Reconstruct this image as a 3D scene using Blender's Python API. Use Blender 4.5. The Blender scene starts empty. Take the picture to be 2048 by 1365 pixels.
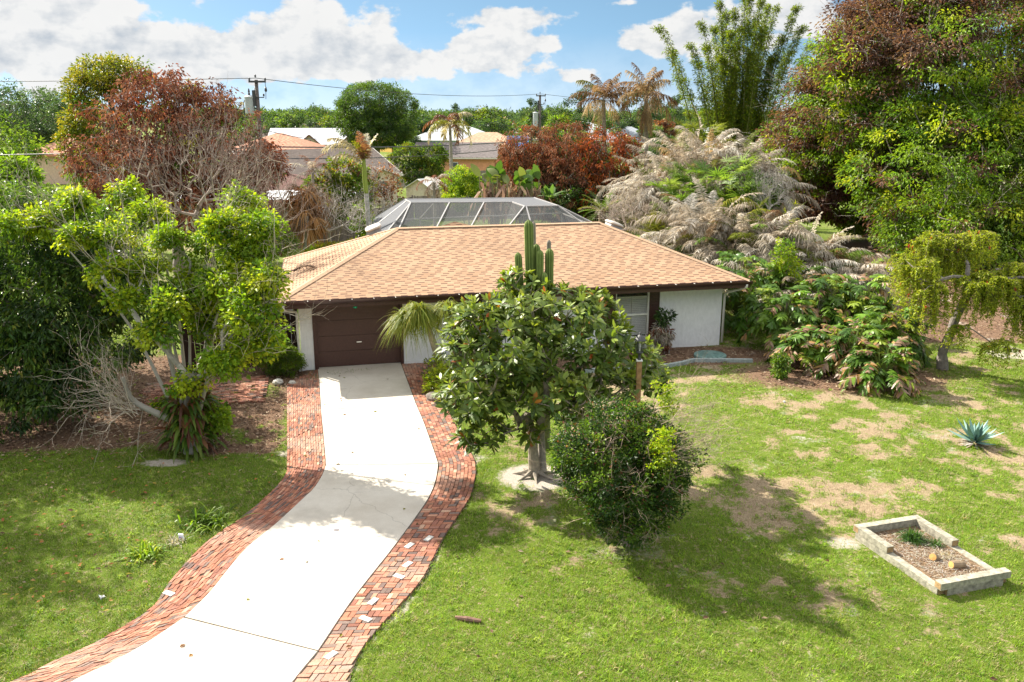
import bpy, math
import numpy as np
from mathutils import Vector, Matrix

scene = bpy.context.scene
COL = scene.collection
R = math.radians
# ------------------------------------------------------------------ camera
FPX, HZ, CX, CY = 1720.0, 226.0, 1024.0, 682.5      # the photograph's own pixels (2048 x 1365)
CAMH = 7.9
PITCH = math.atan((CY - HZ) / FPX)
_c, _s = math.cos(PITCH), math.sin(PITCH)
cam = bpy.data.cameras.new('camera')
cam.sensor_width = 36.0
cam.lens = 36.0 * FPX / 2048.0
cam.clip_start, cam.clip_end = 0.1, 5000
camo = bpy.data.objects.new('camera', cam)
COL.objects.link(camo)
camo.location = (0, 0, CAMH)
camo.rotation_euler = (math.pi / 2 - PITCH, 0, 0)
scene.camera = camo

# ------------------------------------------------------------------ light
SUN_DIR = Vector((-2.45, 1.99, 2.42)).normalized()
SUN_EL = math.asin(SUN_DIR.z)
SUN_AZ = math.atan2(SUN_DIR.x, SUN_DIR.y)           # clockwise from +Y
sun = bpy.data.lights.new('sun', 'SUN')
sun.energy = 3.6
sun.angle = R(0.6)
sun.color = (1.0, 0.93, 0.80)
suno = bpy.data.objects.new('sun', sun)
COL.objects.link(suno)
suno.rotation_euler = SUN_DIR.to_track_quat('Z', 'Y').to_euler()
scene.view_settings.view_transform = 'Standard'
scene.view_settings.look = 'None'
scene.view_settings.exposure = 2.0
scene.view_settings.gamma = 1.0
SKY_STRENGTH = 0.15
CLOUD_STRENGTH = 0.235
scene.render.engine = 'CYCLES'
cy = scene.cycles
cy.max_bounces = 7
cy.diffuse_bounces = 3
cy.glossy_bounces = 2
cy.transmission_bounces = 4
cy.transparent_max_bounces = 10
cy.use_denoising = True
cy.caustics_reflective = cy.caustics_refractive = False
cy.sample_clamp_indirect = 6.0


def nd(nt, typ, **kw):
    n = nt.nodes.new(typ)
    for k, v in kw.items():
        if k == 'inp':
            for kk, vv in v.items():
                n.inputs[kk].default_value = vv
        else:
            setattr(n, k, v)
    return n


def build_world():
    w = bpy.data.worlds.new('World')
    scene.world = w
    w.use_nodes = True
    nt = w.node_tree
    nt.nodes.clear()
    L = nt.links.new
    out = nd(nt, 'ShaderNodeOutputWorld')
    sky = nd(nt, 'ShaderNodeTexSky', sky_type='NISHITA', sun_disc=False, sun_elevation=SUN_EL,
             sun_rotation=SUN_AZ, altitude=10, air_density=1.0, dust_density=0.3, ozone_density=3.0)
    bg1 = nd(nt, 'ShaderNodeBackground', inp={'Strength': SKY_STRENGTH})
    hs = nd(nt, 'ShaderNodeHueSaturation', inp={'Hue': 0.475, 'Saturation': 0.92, 'Value': 0.30})
    L(sky.outputs[0], hs.inputs['Color'])
    L(hs.outputs[0], bg1.inputs['Color'])
    tc = nd(nt, 'ShaderNodeTexCoord')
    sep = nd(nt, 'ShaderNodeSeparateXYZ')
    L(tc.outputs['Generated'], sep.inputs[0])
    lift = nd(nt, 'ShaderNodeVectorMath', operation='MULTIPLY_ADD')     # read the deeper blue from higher up the dome
    lift.inputs[1].default_value = (1, 1, 3.0)
    lift.inputs[2].default_value = (0, 0, .22)
    L(tc.outputs['Generated'], lift.inputs[0])
    nrm = nd(nt, 'ShaderNodeVectorMath', operation='NORMALIZE')
    L(lift.outputs[0], nrm.inputs[0])
    L(nrm.outputs[0], sky.inputs['Vector'])

    def M(op, a, b=None, c=None, clamp=False):
        n = nd(nt, 'ShaderNodeMath', operation=op, use_clamp=clamp)
        for i, x in enumerate((a, b, c)):
            if x is None:
                continue
            if isinstance(x, (int, float)):
                n.inputs[i].default_value = x
            else:
                L(x, n.inputs[i])
        return n.outputs[0]
    az = M('ARCTAN2', sep.outputs['X'], sep.outputs['Y'])
    el = M('ARCSINE', sep.outputs['Z'])
    comb = nd(nt, 'ShaderNodeCombineXYZ')
    L(az, comb.inputs[0])
    L(el, comb.inputs[1])
    # cloud banks: azimuth, elevation, widths (radians) and weight
    banks = []
    for px, py, sx, sy, wt in [
        (60, 95, 170, 70, .95), (300, 135, 150, 48, .75), (450, 90, 120, 42, .6), (600, 60, 70, 42, .85),
        (560, 125, 200, 45, .55), (690, 105, 90, 35, .55), (770, 35, 42, 42, .6), (640, 15, 60, 25, .5), (30, 10, 150, 40, .6),
        (1020, 35, 120, 24, .9), (985, 88, 95, 26, .85), (1090, 88, 40, 16, .6), (900, 120, 130, 26, .6), (730, 135, 110, 30, .65),
        (1175, 150, 110, 22, .55), (1010, 140, 80, 22, .4), (1275, 80, 50, 26, .65), (1350, 75, 60, 36, .7), (1400, 60, 70, 42, .55), (1570, 15, 110, 34, .85),
        (1640, 70, 70, 36, .5), (1250, 5, 40, 8, .5), (1480, 110, 90, 40, .4), (230, 8, 50, 12, .45),
        (200, -160, 400, 110, .6), (1000, -190, 420, 60, .6), (1700, -160, 260, 90, .5)]:
        bb = -(py - CY) / FPX
        dv = Vector(((px - CX) / FPX, _c + bb * _s, -_s + bb * _c)).normalized()
        a0 = math.atan2(dv.x, dv.y)
        e0 = math.asin(dv.z)
        banks.append((a0, e0, sx * .86 / FPX, sy * .9 / FPX, wt))
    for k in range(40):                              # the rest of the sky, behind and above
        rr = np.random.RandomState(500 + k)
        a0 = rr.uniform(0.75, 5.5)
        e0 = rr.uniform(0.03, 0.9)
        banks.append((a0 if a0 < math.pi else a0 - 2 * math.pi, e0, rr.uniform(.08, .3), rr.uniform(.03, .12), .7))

    def density(shift):
        v = nd(nt, 'ShaderNodeVectorMath', operation='ADD')
        L(comb.outputs[0], v.inputs[0])
        v.inputs[1].default_value = shift
        # roughen the outline
        nz = nd(nt, 'ShaderNodeTexNoise', inp={'Scale': 30.0, 'Detail': 8.0, 'Roughness': 0.58})
        mp = nd(nt, 'ShaderNodeVectorMath', operation='MULTIPLY')
        mp.inputs[1].default_value = (1.0, 1.5, 1.0)
        L(v.outputs[0], mp.inputs[0])
        L(mp.outputs[0], nz.inputs['Vector'])
        nb = nd(nt, 'ShaderNodeTexNoise', inp={'Scale': 13.0, 'Detail': 4.0, 'Roughness': 0.55})
        L(mp.outputs[0], nb.inputs['Vector'])
        acc = M('MULTIPLY_ADD', nz.outputs['Fac'], 1.35, -0.675)
        acc = M('MULTIPLY_ADD', nb.outputs['Fac'], 1.3, M('ADD', acc, -0.65))
        return v, acc
    v, acc = density((0, 0, 0))
    for a0, e0, sx, sy, wt in banks:
        ma = nd(nt, 'ShaderNodeVectorMath', operation='MULTIPLY_ADD')
        L(v.outputs[0], ma.inputs[0])
        ma.inputs[1].default_value = (1 / sx, 1 / sy, 0)
        ma.inputs[2].default_value = (-a0 / sx, -e0 / sy, 0)
        dt = nd(nt, 'ShaderNodeVectorMath', operation='DOT_PRODUCT')
        L(ma.outputs[0], dt.inputs[0])
        L(ma.outputs[0], dt.inputs[1])
        g = M('POWER', 0.45, dt.outputs['Value'])
        acc = M('MULTIPLY_ADD', g, wt, acc)
    v2, acc2 = density((-0.010, 0.016, 0))
    mask = nd(nt, 'ShaderNodeMapRange', interpolation_type='SMOOTHSTEP',
              inp={'From Min': 0.36, 'From Max': 0.60})
    L(acc, mask.inputs['Value'])
    # light side of the billows against the side away from the sun
    v1, acc1 = density((0, 0, 0))
    diff = M('SUBTRACT', acc1, acc2)
    lit = nd(nt, 'ShaderNodeMapRange', inp={'From Min': -0.48, 'From Max': 0.12})
    L(diff, lit.inputs['Value'])
    thick = nd(nt, 'ShaderNodeMapRange', inp={'From Min': 0.6, 'From Max': 1.5, 'To Min': 1.0, 'To Max': 0.9})
    L(acc, thick.inputs['Value'])
    lt = M('MULTIPLY', lit.outputs[0], thick.outputs[0])
    ramp = nd(nt, 'ShaderNodeMix', data_type='RGBA')
    ramp.inputs['A'].default_value = (0.60, 0.65, 0.71, 1)
    ramp.inputs['B'].default_value = (1.0, 0.99, 0.97, 1)
    L(lt, ramp.inputs['Factor'])
    bg2 = nd(nt, 'ShaderNodeBackground')
    L(ramp.outputs['Result'], bg2.inputs['Color'])
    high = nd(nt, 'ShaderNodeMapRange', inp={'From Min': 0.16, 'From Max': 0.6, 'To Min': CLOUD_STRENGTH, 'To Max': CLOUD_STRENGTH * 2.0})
    L(el, high.inputs['Value'])                       # unseen overhead cloud, brightened to add fill light
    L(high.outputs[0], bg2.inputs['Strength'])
    thin = nd(nt, 'ShaderNodeMapRange', inp={'From Min': 0.17, 'From Max': 0.45, 'To Min': 0.0, 'To Max': 0.85})  # cloud sheet added over the upper dome, out of view, to lighten the shade
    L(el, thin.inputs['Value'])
    # thin milky veil towards the horizon
    veil = nd(nt, 'ShaderNodeMapRange', inp={'From Min': 0.0, 'From Max': 0.085, 'To Min': 0.50, 'To Max': 0.0})
    L(el, veil.inputs['Value'])
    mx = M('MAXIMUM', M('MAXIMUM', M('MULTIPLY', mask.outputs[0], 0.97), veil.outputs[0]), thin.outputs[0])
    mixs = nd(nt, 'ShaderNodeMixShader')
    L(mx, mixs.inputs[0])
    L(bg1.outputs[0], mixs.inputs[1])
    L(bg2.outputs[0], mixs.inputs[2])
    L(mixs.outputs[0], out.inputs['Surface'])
    w.cycles.sampling_method = 'MANUAL'
    w.cycles.sample_map_resolution = 512


build_world()

# ------------------------------------------------------------------ helpers
RNG = np.random.RandomState(7)


def ray(x, y):
    a = (x - CX) / FPX
    b = -(y - CY) / FPX
    return np.array([a, _c + b * _s, -_s + b * _c])


def G(x, y, z=0.0):                                  # where a photo pixel meets the height z
    r = ray(x, y)
    return np.array([0, 0, CAMH]) + r * ((z - CAMH) / r[2])


def at(x, y, Y):                                     # where a photo pixel meets the distance Y
    r = ray(x, y)
    return np.array([0, 0, CAMH]) + r * (Y / r[1])


def unit(v):
    v = np.asarray(v, float)
    return v / np.maximum(np.linalg.norm(v, axis=-1, keepdims=True), 1e-9)


_grids = {}


def vnoise(x, y, seed=0):
    g = _grids.setdefault(seed, np.random.RandomState(1000 + seed).rand(128, 128))
    x = np.asarray(x, float); y = np.asarray(y, float)
    xi = np.floor(x).astype(int); yi = np.floor(y).astype(int)
    fx = x - xi; fy = y - yi
    fx = fx * fx * (3 - 2 * fx); fy = fy * fy * (3 - 2 * fy)
    a = g[xi % 128, yi % 128]; b = g[(xi + 1) % 128, yi % 128]
    c = g[xi % 128, (yi + 1) % 128]; d = g[(xi + 1) % 128, (yi + 1) % 128]
    return (a * (1 - fx) + b * fx) * (1 - fy) + (c * (1 - fx) + d * fx) * fy


def fbm(x, y, s, seed=0, o=4):
    t = 0; amp = 0.5; tot = 0
    for i in range(o):
        t = t + amp * vnoise(np.asarray(x) * s * 2 ** i + 17.3 * i, np.asarray(y) * s * 2 ** i + 5.1 * i, seed + i)
        tot += amp
        amp *= 0.5
    return t / tot


def sst(x, a, b):
    t = np.clip((np.asarray(x, float) - a) / (b - a), 0, 1)
    return t * t * (3 - 2 * t)


def tag(o, label=None, cat=None, group=None, kind=None):
    if label: o['label'] = label
    if cat: o['category'] = cat
    if group: o['group'] = group
    if kind: o['kind'] = kind
    return o


OFF = {}


def thing(name, label, cat, loc=(0, 0, 0), rz=0.0, group=None):
    o = bpy.data.objects.new(name, None)
    COL.objects.link(o)
    o.empty_display_size = 0.3
    o.location = tuple(float(a) for a in loc)
    o.rotation_euler = (0, 0, rz)
    OFF[o.name] = np.array(o.location)
    return tag(o, label, cat, group)


class Acc:
    """collects vertices, faces and a colour per vertex for one mesh"""

    def __init__(self):
        self.v = []; self.q = []; self.t = []; self.c = []; self.uv = []; self.n = 0

    def add(self, v, q=None, t=None, col=(0.5, 0.5, 0.5)):
        v = np.asarray(v, float).reshape(-1, 3)
        if len(v) == 0: return
        self.v.append(v)
        if q is not None and len(q): self.q.append(np.asarray(q, int).reshape(-1, 4) + self.n)
        if t is not None and len(t): self.t.append(np.asarray(t, int).reshape(-1, 3) + self.n)
        c = np.asarray(col, float)
        if c.ndim == 1: c = np.broadcast_to(c, (len(v), 3))
        self.c.append(c)
        self.n += len(v)

    def build(self, name, mat, parent=None, local=False, smooth=False):
        me = bpy.data.meshes.new(name)
        v = np.concatenate(self.v) if self.v else np.zeros((0, 3))
        if parent is not None:
            off = OFF.get(parent.name, np.zeros(3))
            if not local: v = v - off
        q = np.concatenate(self.q) if self.q else np.zeros((0, 4), int)
        t = np.concatenate(self.t) if self.t else np.zeros((0, 3), int)
        me.vertices.add(len(v))
        me.vertices.foreach_set('co', v.astype(np.float32).ravel())
        li = np.concatenate([q.ravel(), t.ravel()]).astype(np.int32)
        me.loops.add(len(li))
        me.loops.foreach_set('vertex_index', li)
        ls = np.concatenate([np.arange(len(q)) * 4, len(q) * 4 + np.arange(len(t)) * 3]).astype(np.int32)
        me.polygons.add(len(ls))
        me.polygons.foreach_set('loop_start', ls)
        me.polygons.foreach_set('use_smooth', np.full(len(ls), bool(smooth)))
        me.update(calc_edges=True)
        c = np.concatenate(self.c) if self.c else np.zeros((0, 3))
        c4 = np.concatenate([c, np.ones((len(c), 1))], 1).astype(np.float32)
        me.attributes.new('col', 'FLOAT_COLOR', 'POINT').data.foreach_set('color', c4.ravel())
        if mat: me.materials.append(mat)
        o = bpy.data.objects.new(name, me)
        COL.objects.link(o)
        if parent is not None:
            o.parent = parent
            OFF[o.name] = OFF.get(parent.name, np.zeros(3))
        return o

    # ---- shapes
    def box(self, lo, hi, col=(.5, .5, .5)):
        x0, y0, z0 = lo; x1, y1, z1 = hi
        v = [(x0, y0, z0), (x1, y0, z0), (x1, y1, z0), (x0, y1, z0), (x0, y0, z1), (x1, y0, z1), (x1, y1, z1), (x0, y1, z1)]
        self.add(v, BOXQ, col=col)
        return self

    def obox(self, c, ax, ay, az, col=(.5, .5, .5)):
        c = np.asarray(c, float); ax, ay, az = (np.asarray(a, float) for a in (ax, ay, az))
        v = [c + sx * ax + sy * ay + sz * az for sz in (-1, 1) for sx, sy in ((-1, -1), (1, -1), (1, 1), (-1, 1))]
        self.add(v, BOXQ, col=col)
        return self

    def bar(self, a, b, w, h, col=(.5, .5, .5)):
        a = np.asarray(a, float); b = np.asarray(b, float)
        d = unit(b - a)
        s = np.cross(d, (0, 0, 1.0))
        if np.linalg.norm(s) < 1e-4: s = np.array([1.0, 0, 0])
        s = unit(s); n = np.cross(s, d)
        return self.obox((a + b) / 2, (b - a) / 2, s * w / 2, n * h / 2, col)

    def poly(self, pts, col=(.5, .5, .5)):
        p = np.asarray(pts, float)
        if len(p) == 4: self.add(p, [[0, 1, 2, 3]], col=col)
        else: self.add(p, None, [[0, i, i + 1] for i in range(1, len(p) - 1)], col=col)
        return self

    def tubes(self, p0, p1, r0, r1, k=5, col=(.5, .5, .5)):
        p0 = np.asarray(p0, float).reshape(-1, 3); p1 = np.asarray(p1, float).reshape(-1, 3)
        n = len(p0)
        r0 = np.broadcast_to(r0, (n,)); r1 = np.broadcast_to(r1, (n,))
        d = unit(p1 - p0)
        ref = np.where(np.abs(d[:, 2:3]) > .9, np.array([[1.0, 0, 0]]), np.array([[0, 0, 1.0]]))
        s = unit(np.cross(d, ref)); u = np.cross(s, d)
        a = np.arange(k) * 2 * math.pi / k
        ring = s[:, None] * np.cos(a)[None, :, None] + u[:, None] * np.sin(a)[None, :, None]
        v = np.concatenate([p0[:, None] + ring * r0[:, None, None], p1[:, None] + ring * r1[:, None, None]], 1)
        i = np.arange(k); j = (i + 1) % k
        q = np.stack([i, j, j + k, i + k], 1)
        q = (q[None] + (np.arange(n) * 2 * k)[:, None, None]).reshape(-1, 4)
        c = np.asarray(col, float)
        if c.ndim == 2: c = np.repeat(c, 2 * k, 0)
        self.add(v.reshape(-1, 3), q, col=c)
        return self

    def path(self, pts, rad, k=8, col=(.5, .5, .5), cap=True):
        """one continuous swept tube"""
        p = np.asarray(pts, float); n = len(p)
        rad = np.broadcast_to(rad, (n,))
        d = unit(np.gradient(p, axis=0))
        s = np.cross(d[0], (0, 0, 1.0) if abs(d[0][2]) < .9 else (1.0, 0, 0)); s = unit(s)
        a = np.arange(k) * 2 * math.pi / k
        V = []
        for i in range(n):
            s = unit(s - d[i] * np.dot(s, d[i])); u = np.cross(s, d[i])
            V.append(p[i] + rad[i] * (np.cos(a)[:, None] * s + np.sin(a)[:, None] * u))
        V = np.concatenate(V)
        i = np.arange(k); j = (i + 1) % k
        q = np.stack([i, j, j + k, i + k], 1)
        q = (q[None] + (np.arange(n - 1) * k)[:, None, None]).reshape(-1, 4)
        t = []
        if cap:
            V = np.concatenate([V, p[:1], p[-1:]])
            t = [[jj, ii, n * k] for ii, jj in zip(i, j)] + [[(n - 1) * k + ii, (n - 1) * k + jj, n * k + 1] for ii, jj in zip(i, j)]
        self.add(V, q, t, col=col)
        return self

    def lathe(self, c, prof, k=20, col=(.5, .5, .5)):
        c = np.asarray(c, float); n = len(prof)
        a = np.arange(k) * 2 * math.pi / k
        V = np.concatenate([c + np.stack([r * np.cos(a), r * np.sin(a), np.full(k, z)], 1) for r, z in prof])
        i = np.arange(k); j = (i + 1) % k
        q = np.stack([i, j, j + k, i + k], 1)
        q = (q[None] + (np.arange(n - 1) * k)[:, None, None]).reshape(-1, 4)
        V = np.concatenate([V, [c + (0, 0, prof[-1][1])], [c + (0, 0, prof[0][1])]])
        t = [[(n - 1) * k + ii, (n - 1) * k + jj, n * k] for ii, jj in zip(i, j)]
        self.add(V, q, t, col=col)
        return self

    def blades(self, P, D, S, L, W, prof, bend=0.0, col=(.5, .5, .5), fold=0.0):
        """strap or leaf strips: centre line from P along D bending down, width profile prof"""
        P = np.asarray(P, float).reshape(-1, 3); n = len(P)
        if n == 0: return self
        D = unit(D); S = unit(S)
        L = np.broadcast_to(L, (n,)); W = np.broadcast_to(W, (n,)); bend = np.broadcast_to(bend, (n,))
        K = len(prof); t = np.linspace(0, 1, K)
        N = np.cross(S, D)
        ctr = P[:, None] + D[:, None] * (L[:, None] * t)[:, :, None]
        ctr = ctr - np.array([0, 0, 1.0]) * (L[:, None] * bend[:, None] * t ** 2)[:, :, None]
        hw = (W[:, None] * np.asarray(prof)[None] / 2)[:, :, None] * S[:, None]
        up = (W[:, None] * np.asarray(prof)[None] * fold)[:, :, None] * N[:, None]
        v = np.stack([ctr - hw + up, ctr + hw + up], 2)     # n,K,2,3
        b = (np.arange(K - 1) * 2)
        q = np.stack([b, b + 1, b + 3, b + 2], 1)
        q = (q[None] + (np.arange(n) * 2 * K)[:, None, None]).reshape(-1, 4)
        c = np.asarray(col, float)
        if c.ndim == 2: c = np.repeat(c, 2 * K, 0)
        self.add(v.reshape(-1, 3), q, col=c)
        return self

    def kites(self, P, D, N, L, W, col, fold=.18, droop=.12):
        P = np.asarray(P, float); D = unit(D)
        S = unit(np.cross(D, N)); N = np.cross(S, D)
        L = np.broadcast_to(L, (len(P),))[:, None]; W = np.broadcast_to(W, (len(P),))[:, None]
        m = P + D * L * .45
        v = np.stack([P, m + S * W / 2 + N * fold * W, P + D * L - N * droop * L, m - S * W / 2 + N * fold * W], 1)
        q = np.arange(4)[None] + (np.arange(len(P)) * 4)[:, None]
        c = np.asarray(col, float)
        if c.ndim == 2: c = np.repeat(c, 4, 0)
        self.add(v.reshape(-1, 3), q, col=c)
        return self


BOXQ = [[0, 3, 2, 1], [4, 5, 6, 7], [0, 1, 5, 4], [1, 2, 6, 5], [2, 3, 7, 6], [3, 0, 4, 7]]


def copy_tree(root, loc, rz=None, scale=None, label=None, group=None):
    """a copy of a thing with copies of its parts and sub-parts, sharing mesh data"""
    r = root.copy(); COL.objects.link(r)
    r.location = tuple(float(a) for a in loc)
    if rz is not None: r.rotation_euler = (0, 0, rz)
    if scale is not None: r.scale = scale if hasattr(scale, '__len__') else (scale,) * 3
    if label: r['label'] = label
    if group: r['group'] = group
    for ch in root.children:
        c = ch.copy(); COL.objects.link(c); c.parent = r
        for g in ch.children:
            d = g.copy(); COL.objects.link(d); d.parent = c
    return r

# ------------------------------------------------------------------ materials


def newmat(name):
    m = bpy.data.materials.new(name)
    m.use_nodes = True
    nt = m.node_tree
    nt.nodes.clear()
    out = nd(nt, 'ShaderNodeOutputMaterial')
    return m, nt, nt.links.new, out


def leafmat(name, rough=.45, transl=.38, spec=.4, tint=(1.25, 1.2, .55)):
    m, nt, L, out = newmat(name)
    a = nd(nt, 'ShaderNodeAttribute', attribute_name='col')
    p = nd(nt, 'ShaderNodeBsdfPrincipled', inp={'Roughness': rough, 'Specular IOR Level': spec})
    L(a.outputs['Color'], p.inputs['Base Color'])
    mul = nd(nt, 'ShaderNodeMix', data_type='RGBA', blend_type='MULTIPLY', inp={'Factor': 1.0})
    L(a.outputs['Color'], mul.inputs['A'])
    mul.inputs['B'].default_value = (*tint, 1)
    tr = nd(nt, 'ShaderNodeBsdfTranslucent')
    L(mul.outputs['Result'], tr.inputs['Color'])
    mx = nd(nt, 'ShaderNodeMixShader', inp={0: transl})
    L(p.outputs[0], mx.inputs[1]); L(tr.outputs[0], mx.inputs[2])
    L(mx.outputs[0], out.inputs['Surface'])
    return m


def attrmat(name, rough=.8, spec=.3, nscale=0, namt=.3, bump=0, metallic=0):
    """base colour from the mesh's own colours with a little natural mottling"""
    m, nt, L, out = newmat(name)
    a = nd(nt, 'ShaderNodeAttribute', attribute_name='col')
    p = nd(nt, 'ShaderNodeBsdfPrincipled', inp={'Roughness': rough, 'Specular IOR Level': spec, 'Metallic': metallic})
    src = a.outputs['Color']
    if nscale:
        tc = nd(nt, 'ShaderNodeTexCoord')
        nz = nd(nt, 'ShaderNodeTexNoise', inp={'Scale': nscale, 'Detail': 6.0, 'Roughness': .65})
        L(tc.outputs['Object'], nz.inputs['Vector'])
        mr = nd(nt, 'ShaderNodeMapRange', inp={'From Min': .3, 'From Max': .7, 'To Min': 1 - namt, 'To Max': 1 + namt * .6})
        L(nz.outputs['Fac'], mr.inputs['Value'])
        mul = nd(nt, 'ShaderNodeVectorMath', operation='SCALE')
        L(src, mul.inputs[0]); L(mr.outputs[0], mul.inputs['Scale'])
        src = mul.outputs[0]
        if bump:
            b = nd(nt, 'ShaderNodeBump', inp={'Strength': bump, 'Distance': .02})
            L(nz.outputs['Fac'], b.inputs['Height'])
            L(b.outputs[0], p.inputs['Normal'])
    L(src, p.inputs['Base Color'])
    L(p.outputs[0], out.inputs['Surface'])
    return m


def plain(name, col, rough=.6, spec=.4, metallic=0, nscale=6, namt=.12, bump=0, sy=1.0):
    m, nt, L, out = newmat(name)
    p = nd(nt, 'ShaderNodeBsdfPrincipled', inp={'Roughness': rough, 'Specular IOR Level': spec, 'Metallic': metallic})
    tc = nd(nt, 'ShaderNodeTexCoord')
    mp = nd(nt, 'ShaderNodeMapping')
    mp.inputs['Scale'].default_value = (1, 1, sy)
    L(tc.outputs['Object'], mp.inputs[0])
    nz = nd(nt, 'ShaderNodeTexNoise', inp={'Scale': nscale, 'Detail': 7.0, 'Roughness': .65})
    L(mp.outputs[0], nz.inputs['Vector'])
    mx = nd(nt, 'ShaderNodeMix', data_type='RGBA')
    c = np.array(col)
    mx.inputs['A'].default_value = (*np.clip(c * (1 - namt * 1.5), 0, 1), 1)
    mx.inputs['B'].default_value = (*np.clip(c * (1 + namt), 0, 1), 1)
    mr = nd(nt, 'ShaderNodeMapRange', inp={'From Min': .3, 'From Max': .7})
    L(nz.outputs['Fac'], mr.inputs['Value'])
    L(mr.outputs[0], mx.inputs['Factor'])
    L(mx.outputs['Result'], p.inputs['Base Color'])
    if bump:
        b = nd(nt, 'ShaderNodeBump', inp={'Strength': bump, 'Distance': .02})
        L(nz.outputs['Fac'], b.inputs['Height'])
        L(b.outputs[0], p.inputs['Normal'])
    L(p.outputs[0], out.inputs['Surface'])
    return m


LEAF = leafmat('leaf', transl=.5, spec=.3)
LEAF_GLOSSY = leafmat('glossy_leaf', rough=.42, transl=.36, spec=.35)
LEAF_DRY = leafmat('dry_leaf', rough=.7, transl=.36, spec=.15, tint=(1.1, 1.0, .85))
GRASS = leafmat('grass_blade', rough=.55, transl=.4, spec=.25)
BARK = attrmat('bark', .9, .15, 9, .45, .6)
TWIG = attrmat('twig', .85, .15)
COLOR = attrmat('painted', .6, .35)
COLORN = attrmat('weathered', .8, .25, 5, .22, .2)

# ================================================================== the ground


def crom(pts, n):
    """Catmull-Rom through the points, n samples evenly spaced by length"""
    p = np.asarray(pts, float)
    p = np.concatenate([[2 * p[0] - p[1]], p, [2 * p[-1] - p[-2]]])
    out = []
    for i in range(1, len(p) - 2):
        t = np.linspace(0, 1, 16, endpoint=False)[:, None]
        a, b, c, d = p[i - 1], p[i], p[i + 1], p[i + 2]
        out.append(.5 * (2 * b + (c - a) * t + (2 * a - 5 * b + 4 * c - d) * t ** 2 + (3 * b - 3 * c + d - a) * t ** 3))
    out = np.concatenate(out + [p[-2:-1]])
    s = np.concatenate([[0], np.cumsum(np.linalg.norm(np.diff(out, axis=0), axis=1))])
    u = np.linspace(0, s[-1], n)
    return np.stack([np.interp(u, s, out[:, k]) for k in range(out.shape[1])], 1)


def gp(l):
    return [G(x, y) for x, y in l]


L1 = gp([(636, 737), (640, 780), (642.4, 823)])
L2 = gp([(642.4, 823), (647, 870), (651, 913), (652, 933)])
L3 = gp([(652, 933), (644.6, 953), (628, 979), (605, 1001), (552, 1050), (488, 1104), (420, 1187), (369, 1238)])
L4 = gp([(369, 1238), (293, 1289), (215, 1333), (151, 1363)]) + [np.array([-7.2, 9.3, 0]), np.array([-8.6, 8.0, 0])]
R1 = gp([(800, 725), (815, 765), (831, 808)])
R2 = gp([(831, 808), (850, 854), (872, 917), (876, 930)])
R3 = gp([(876, 930), (874, 948), (869, 970), (855.6, 1000), (830, 1038), (781, 1104), (708, 1197), (635, 1305)])
R4 = gp([(635, 1305), (586, 1365)]) + [np.array([-3.35, 9.8, 0]), np.array([-4.6, 7.6, 0])]


def whole(*segs):
    p = [segs[0][0]]
    for s in segs: p += list(s[1:])
    return np.array(p)


LEFT = whole(L1, L2, L3, L4)
RIGHT = whole(R1, R2, R3, R4)
LEFTO = np.array(gp([(574, 768), (574, 850), (574, 925), (570, 950), (542, 984), (478, 1040), (415, 1084), (342, 1162), (303, 1216), (195, 1284), (98, 1328), (39, 1358)]) + [np.array([-8.6, 9.3, 0]), np.array([-10, 8.1, 0])])
RIGHTO = np.array(gp([(872, 722), (880, 770), (890, 805), (913, 854), (942, 905), (952, 932), (951, 955), (945, 985), (932, 1010), (889, 1075), (850, 1153), (791, 1221), (732, 1289), (700, 1363)]) + [np.array([-2.1, 9.4, 0]), np.array([-3.2, 7.6, 0])])
HOUSE_LOC = np.array([-6.646, 26.10, 0.0])
HOUSE_RZ = R(12.8)
HU = np.array([math.cos(HOUSE_RZ), math.sin(HOUSE_RZ), 0]); HV = np.array([-HU[1], HU[0], 0])


def hw(x, y, z=0.0):                                 # house coordinates to world
    return HOUSE_LOC + HU * x + HV * y + np.array([0, 0, z])


def near_poly(x, y, P):
    d = np.full(np.shape(x), 1e9)
    for p in P:
        d = np.minimum(d, (x - p[0]) ** 2 + (y - p[1]) ** 2)
    return np.sqrt(d)


def inside(x, y, poly):
    res = np.zeros(np.shape(x), bool)
    n = len(poly)
    for i in range(n):
        x0, y0 = poly[i][:2]; x1, y1 = poly[(i + 1) % n][:2]
        c = ((y0 > y) != (y1 > y)) & (x < (x1 - x0) * (y - y0) / ((y1 - y0) + 1e-12) + x0)
        res ^= c
    return res


PAVED = np.concatenate([crom(LEFTO, 60), crom(RIGHTO, 60)[::-1]])
ELL = lambda x, y, c, rx, ry: np.exp(-(((x - c[0]) / rx) ** 2 + ((y - c[1]) / ry) ** 2) ** 2)


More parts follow.
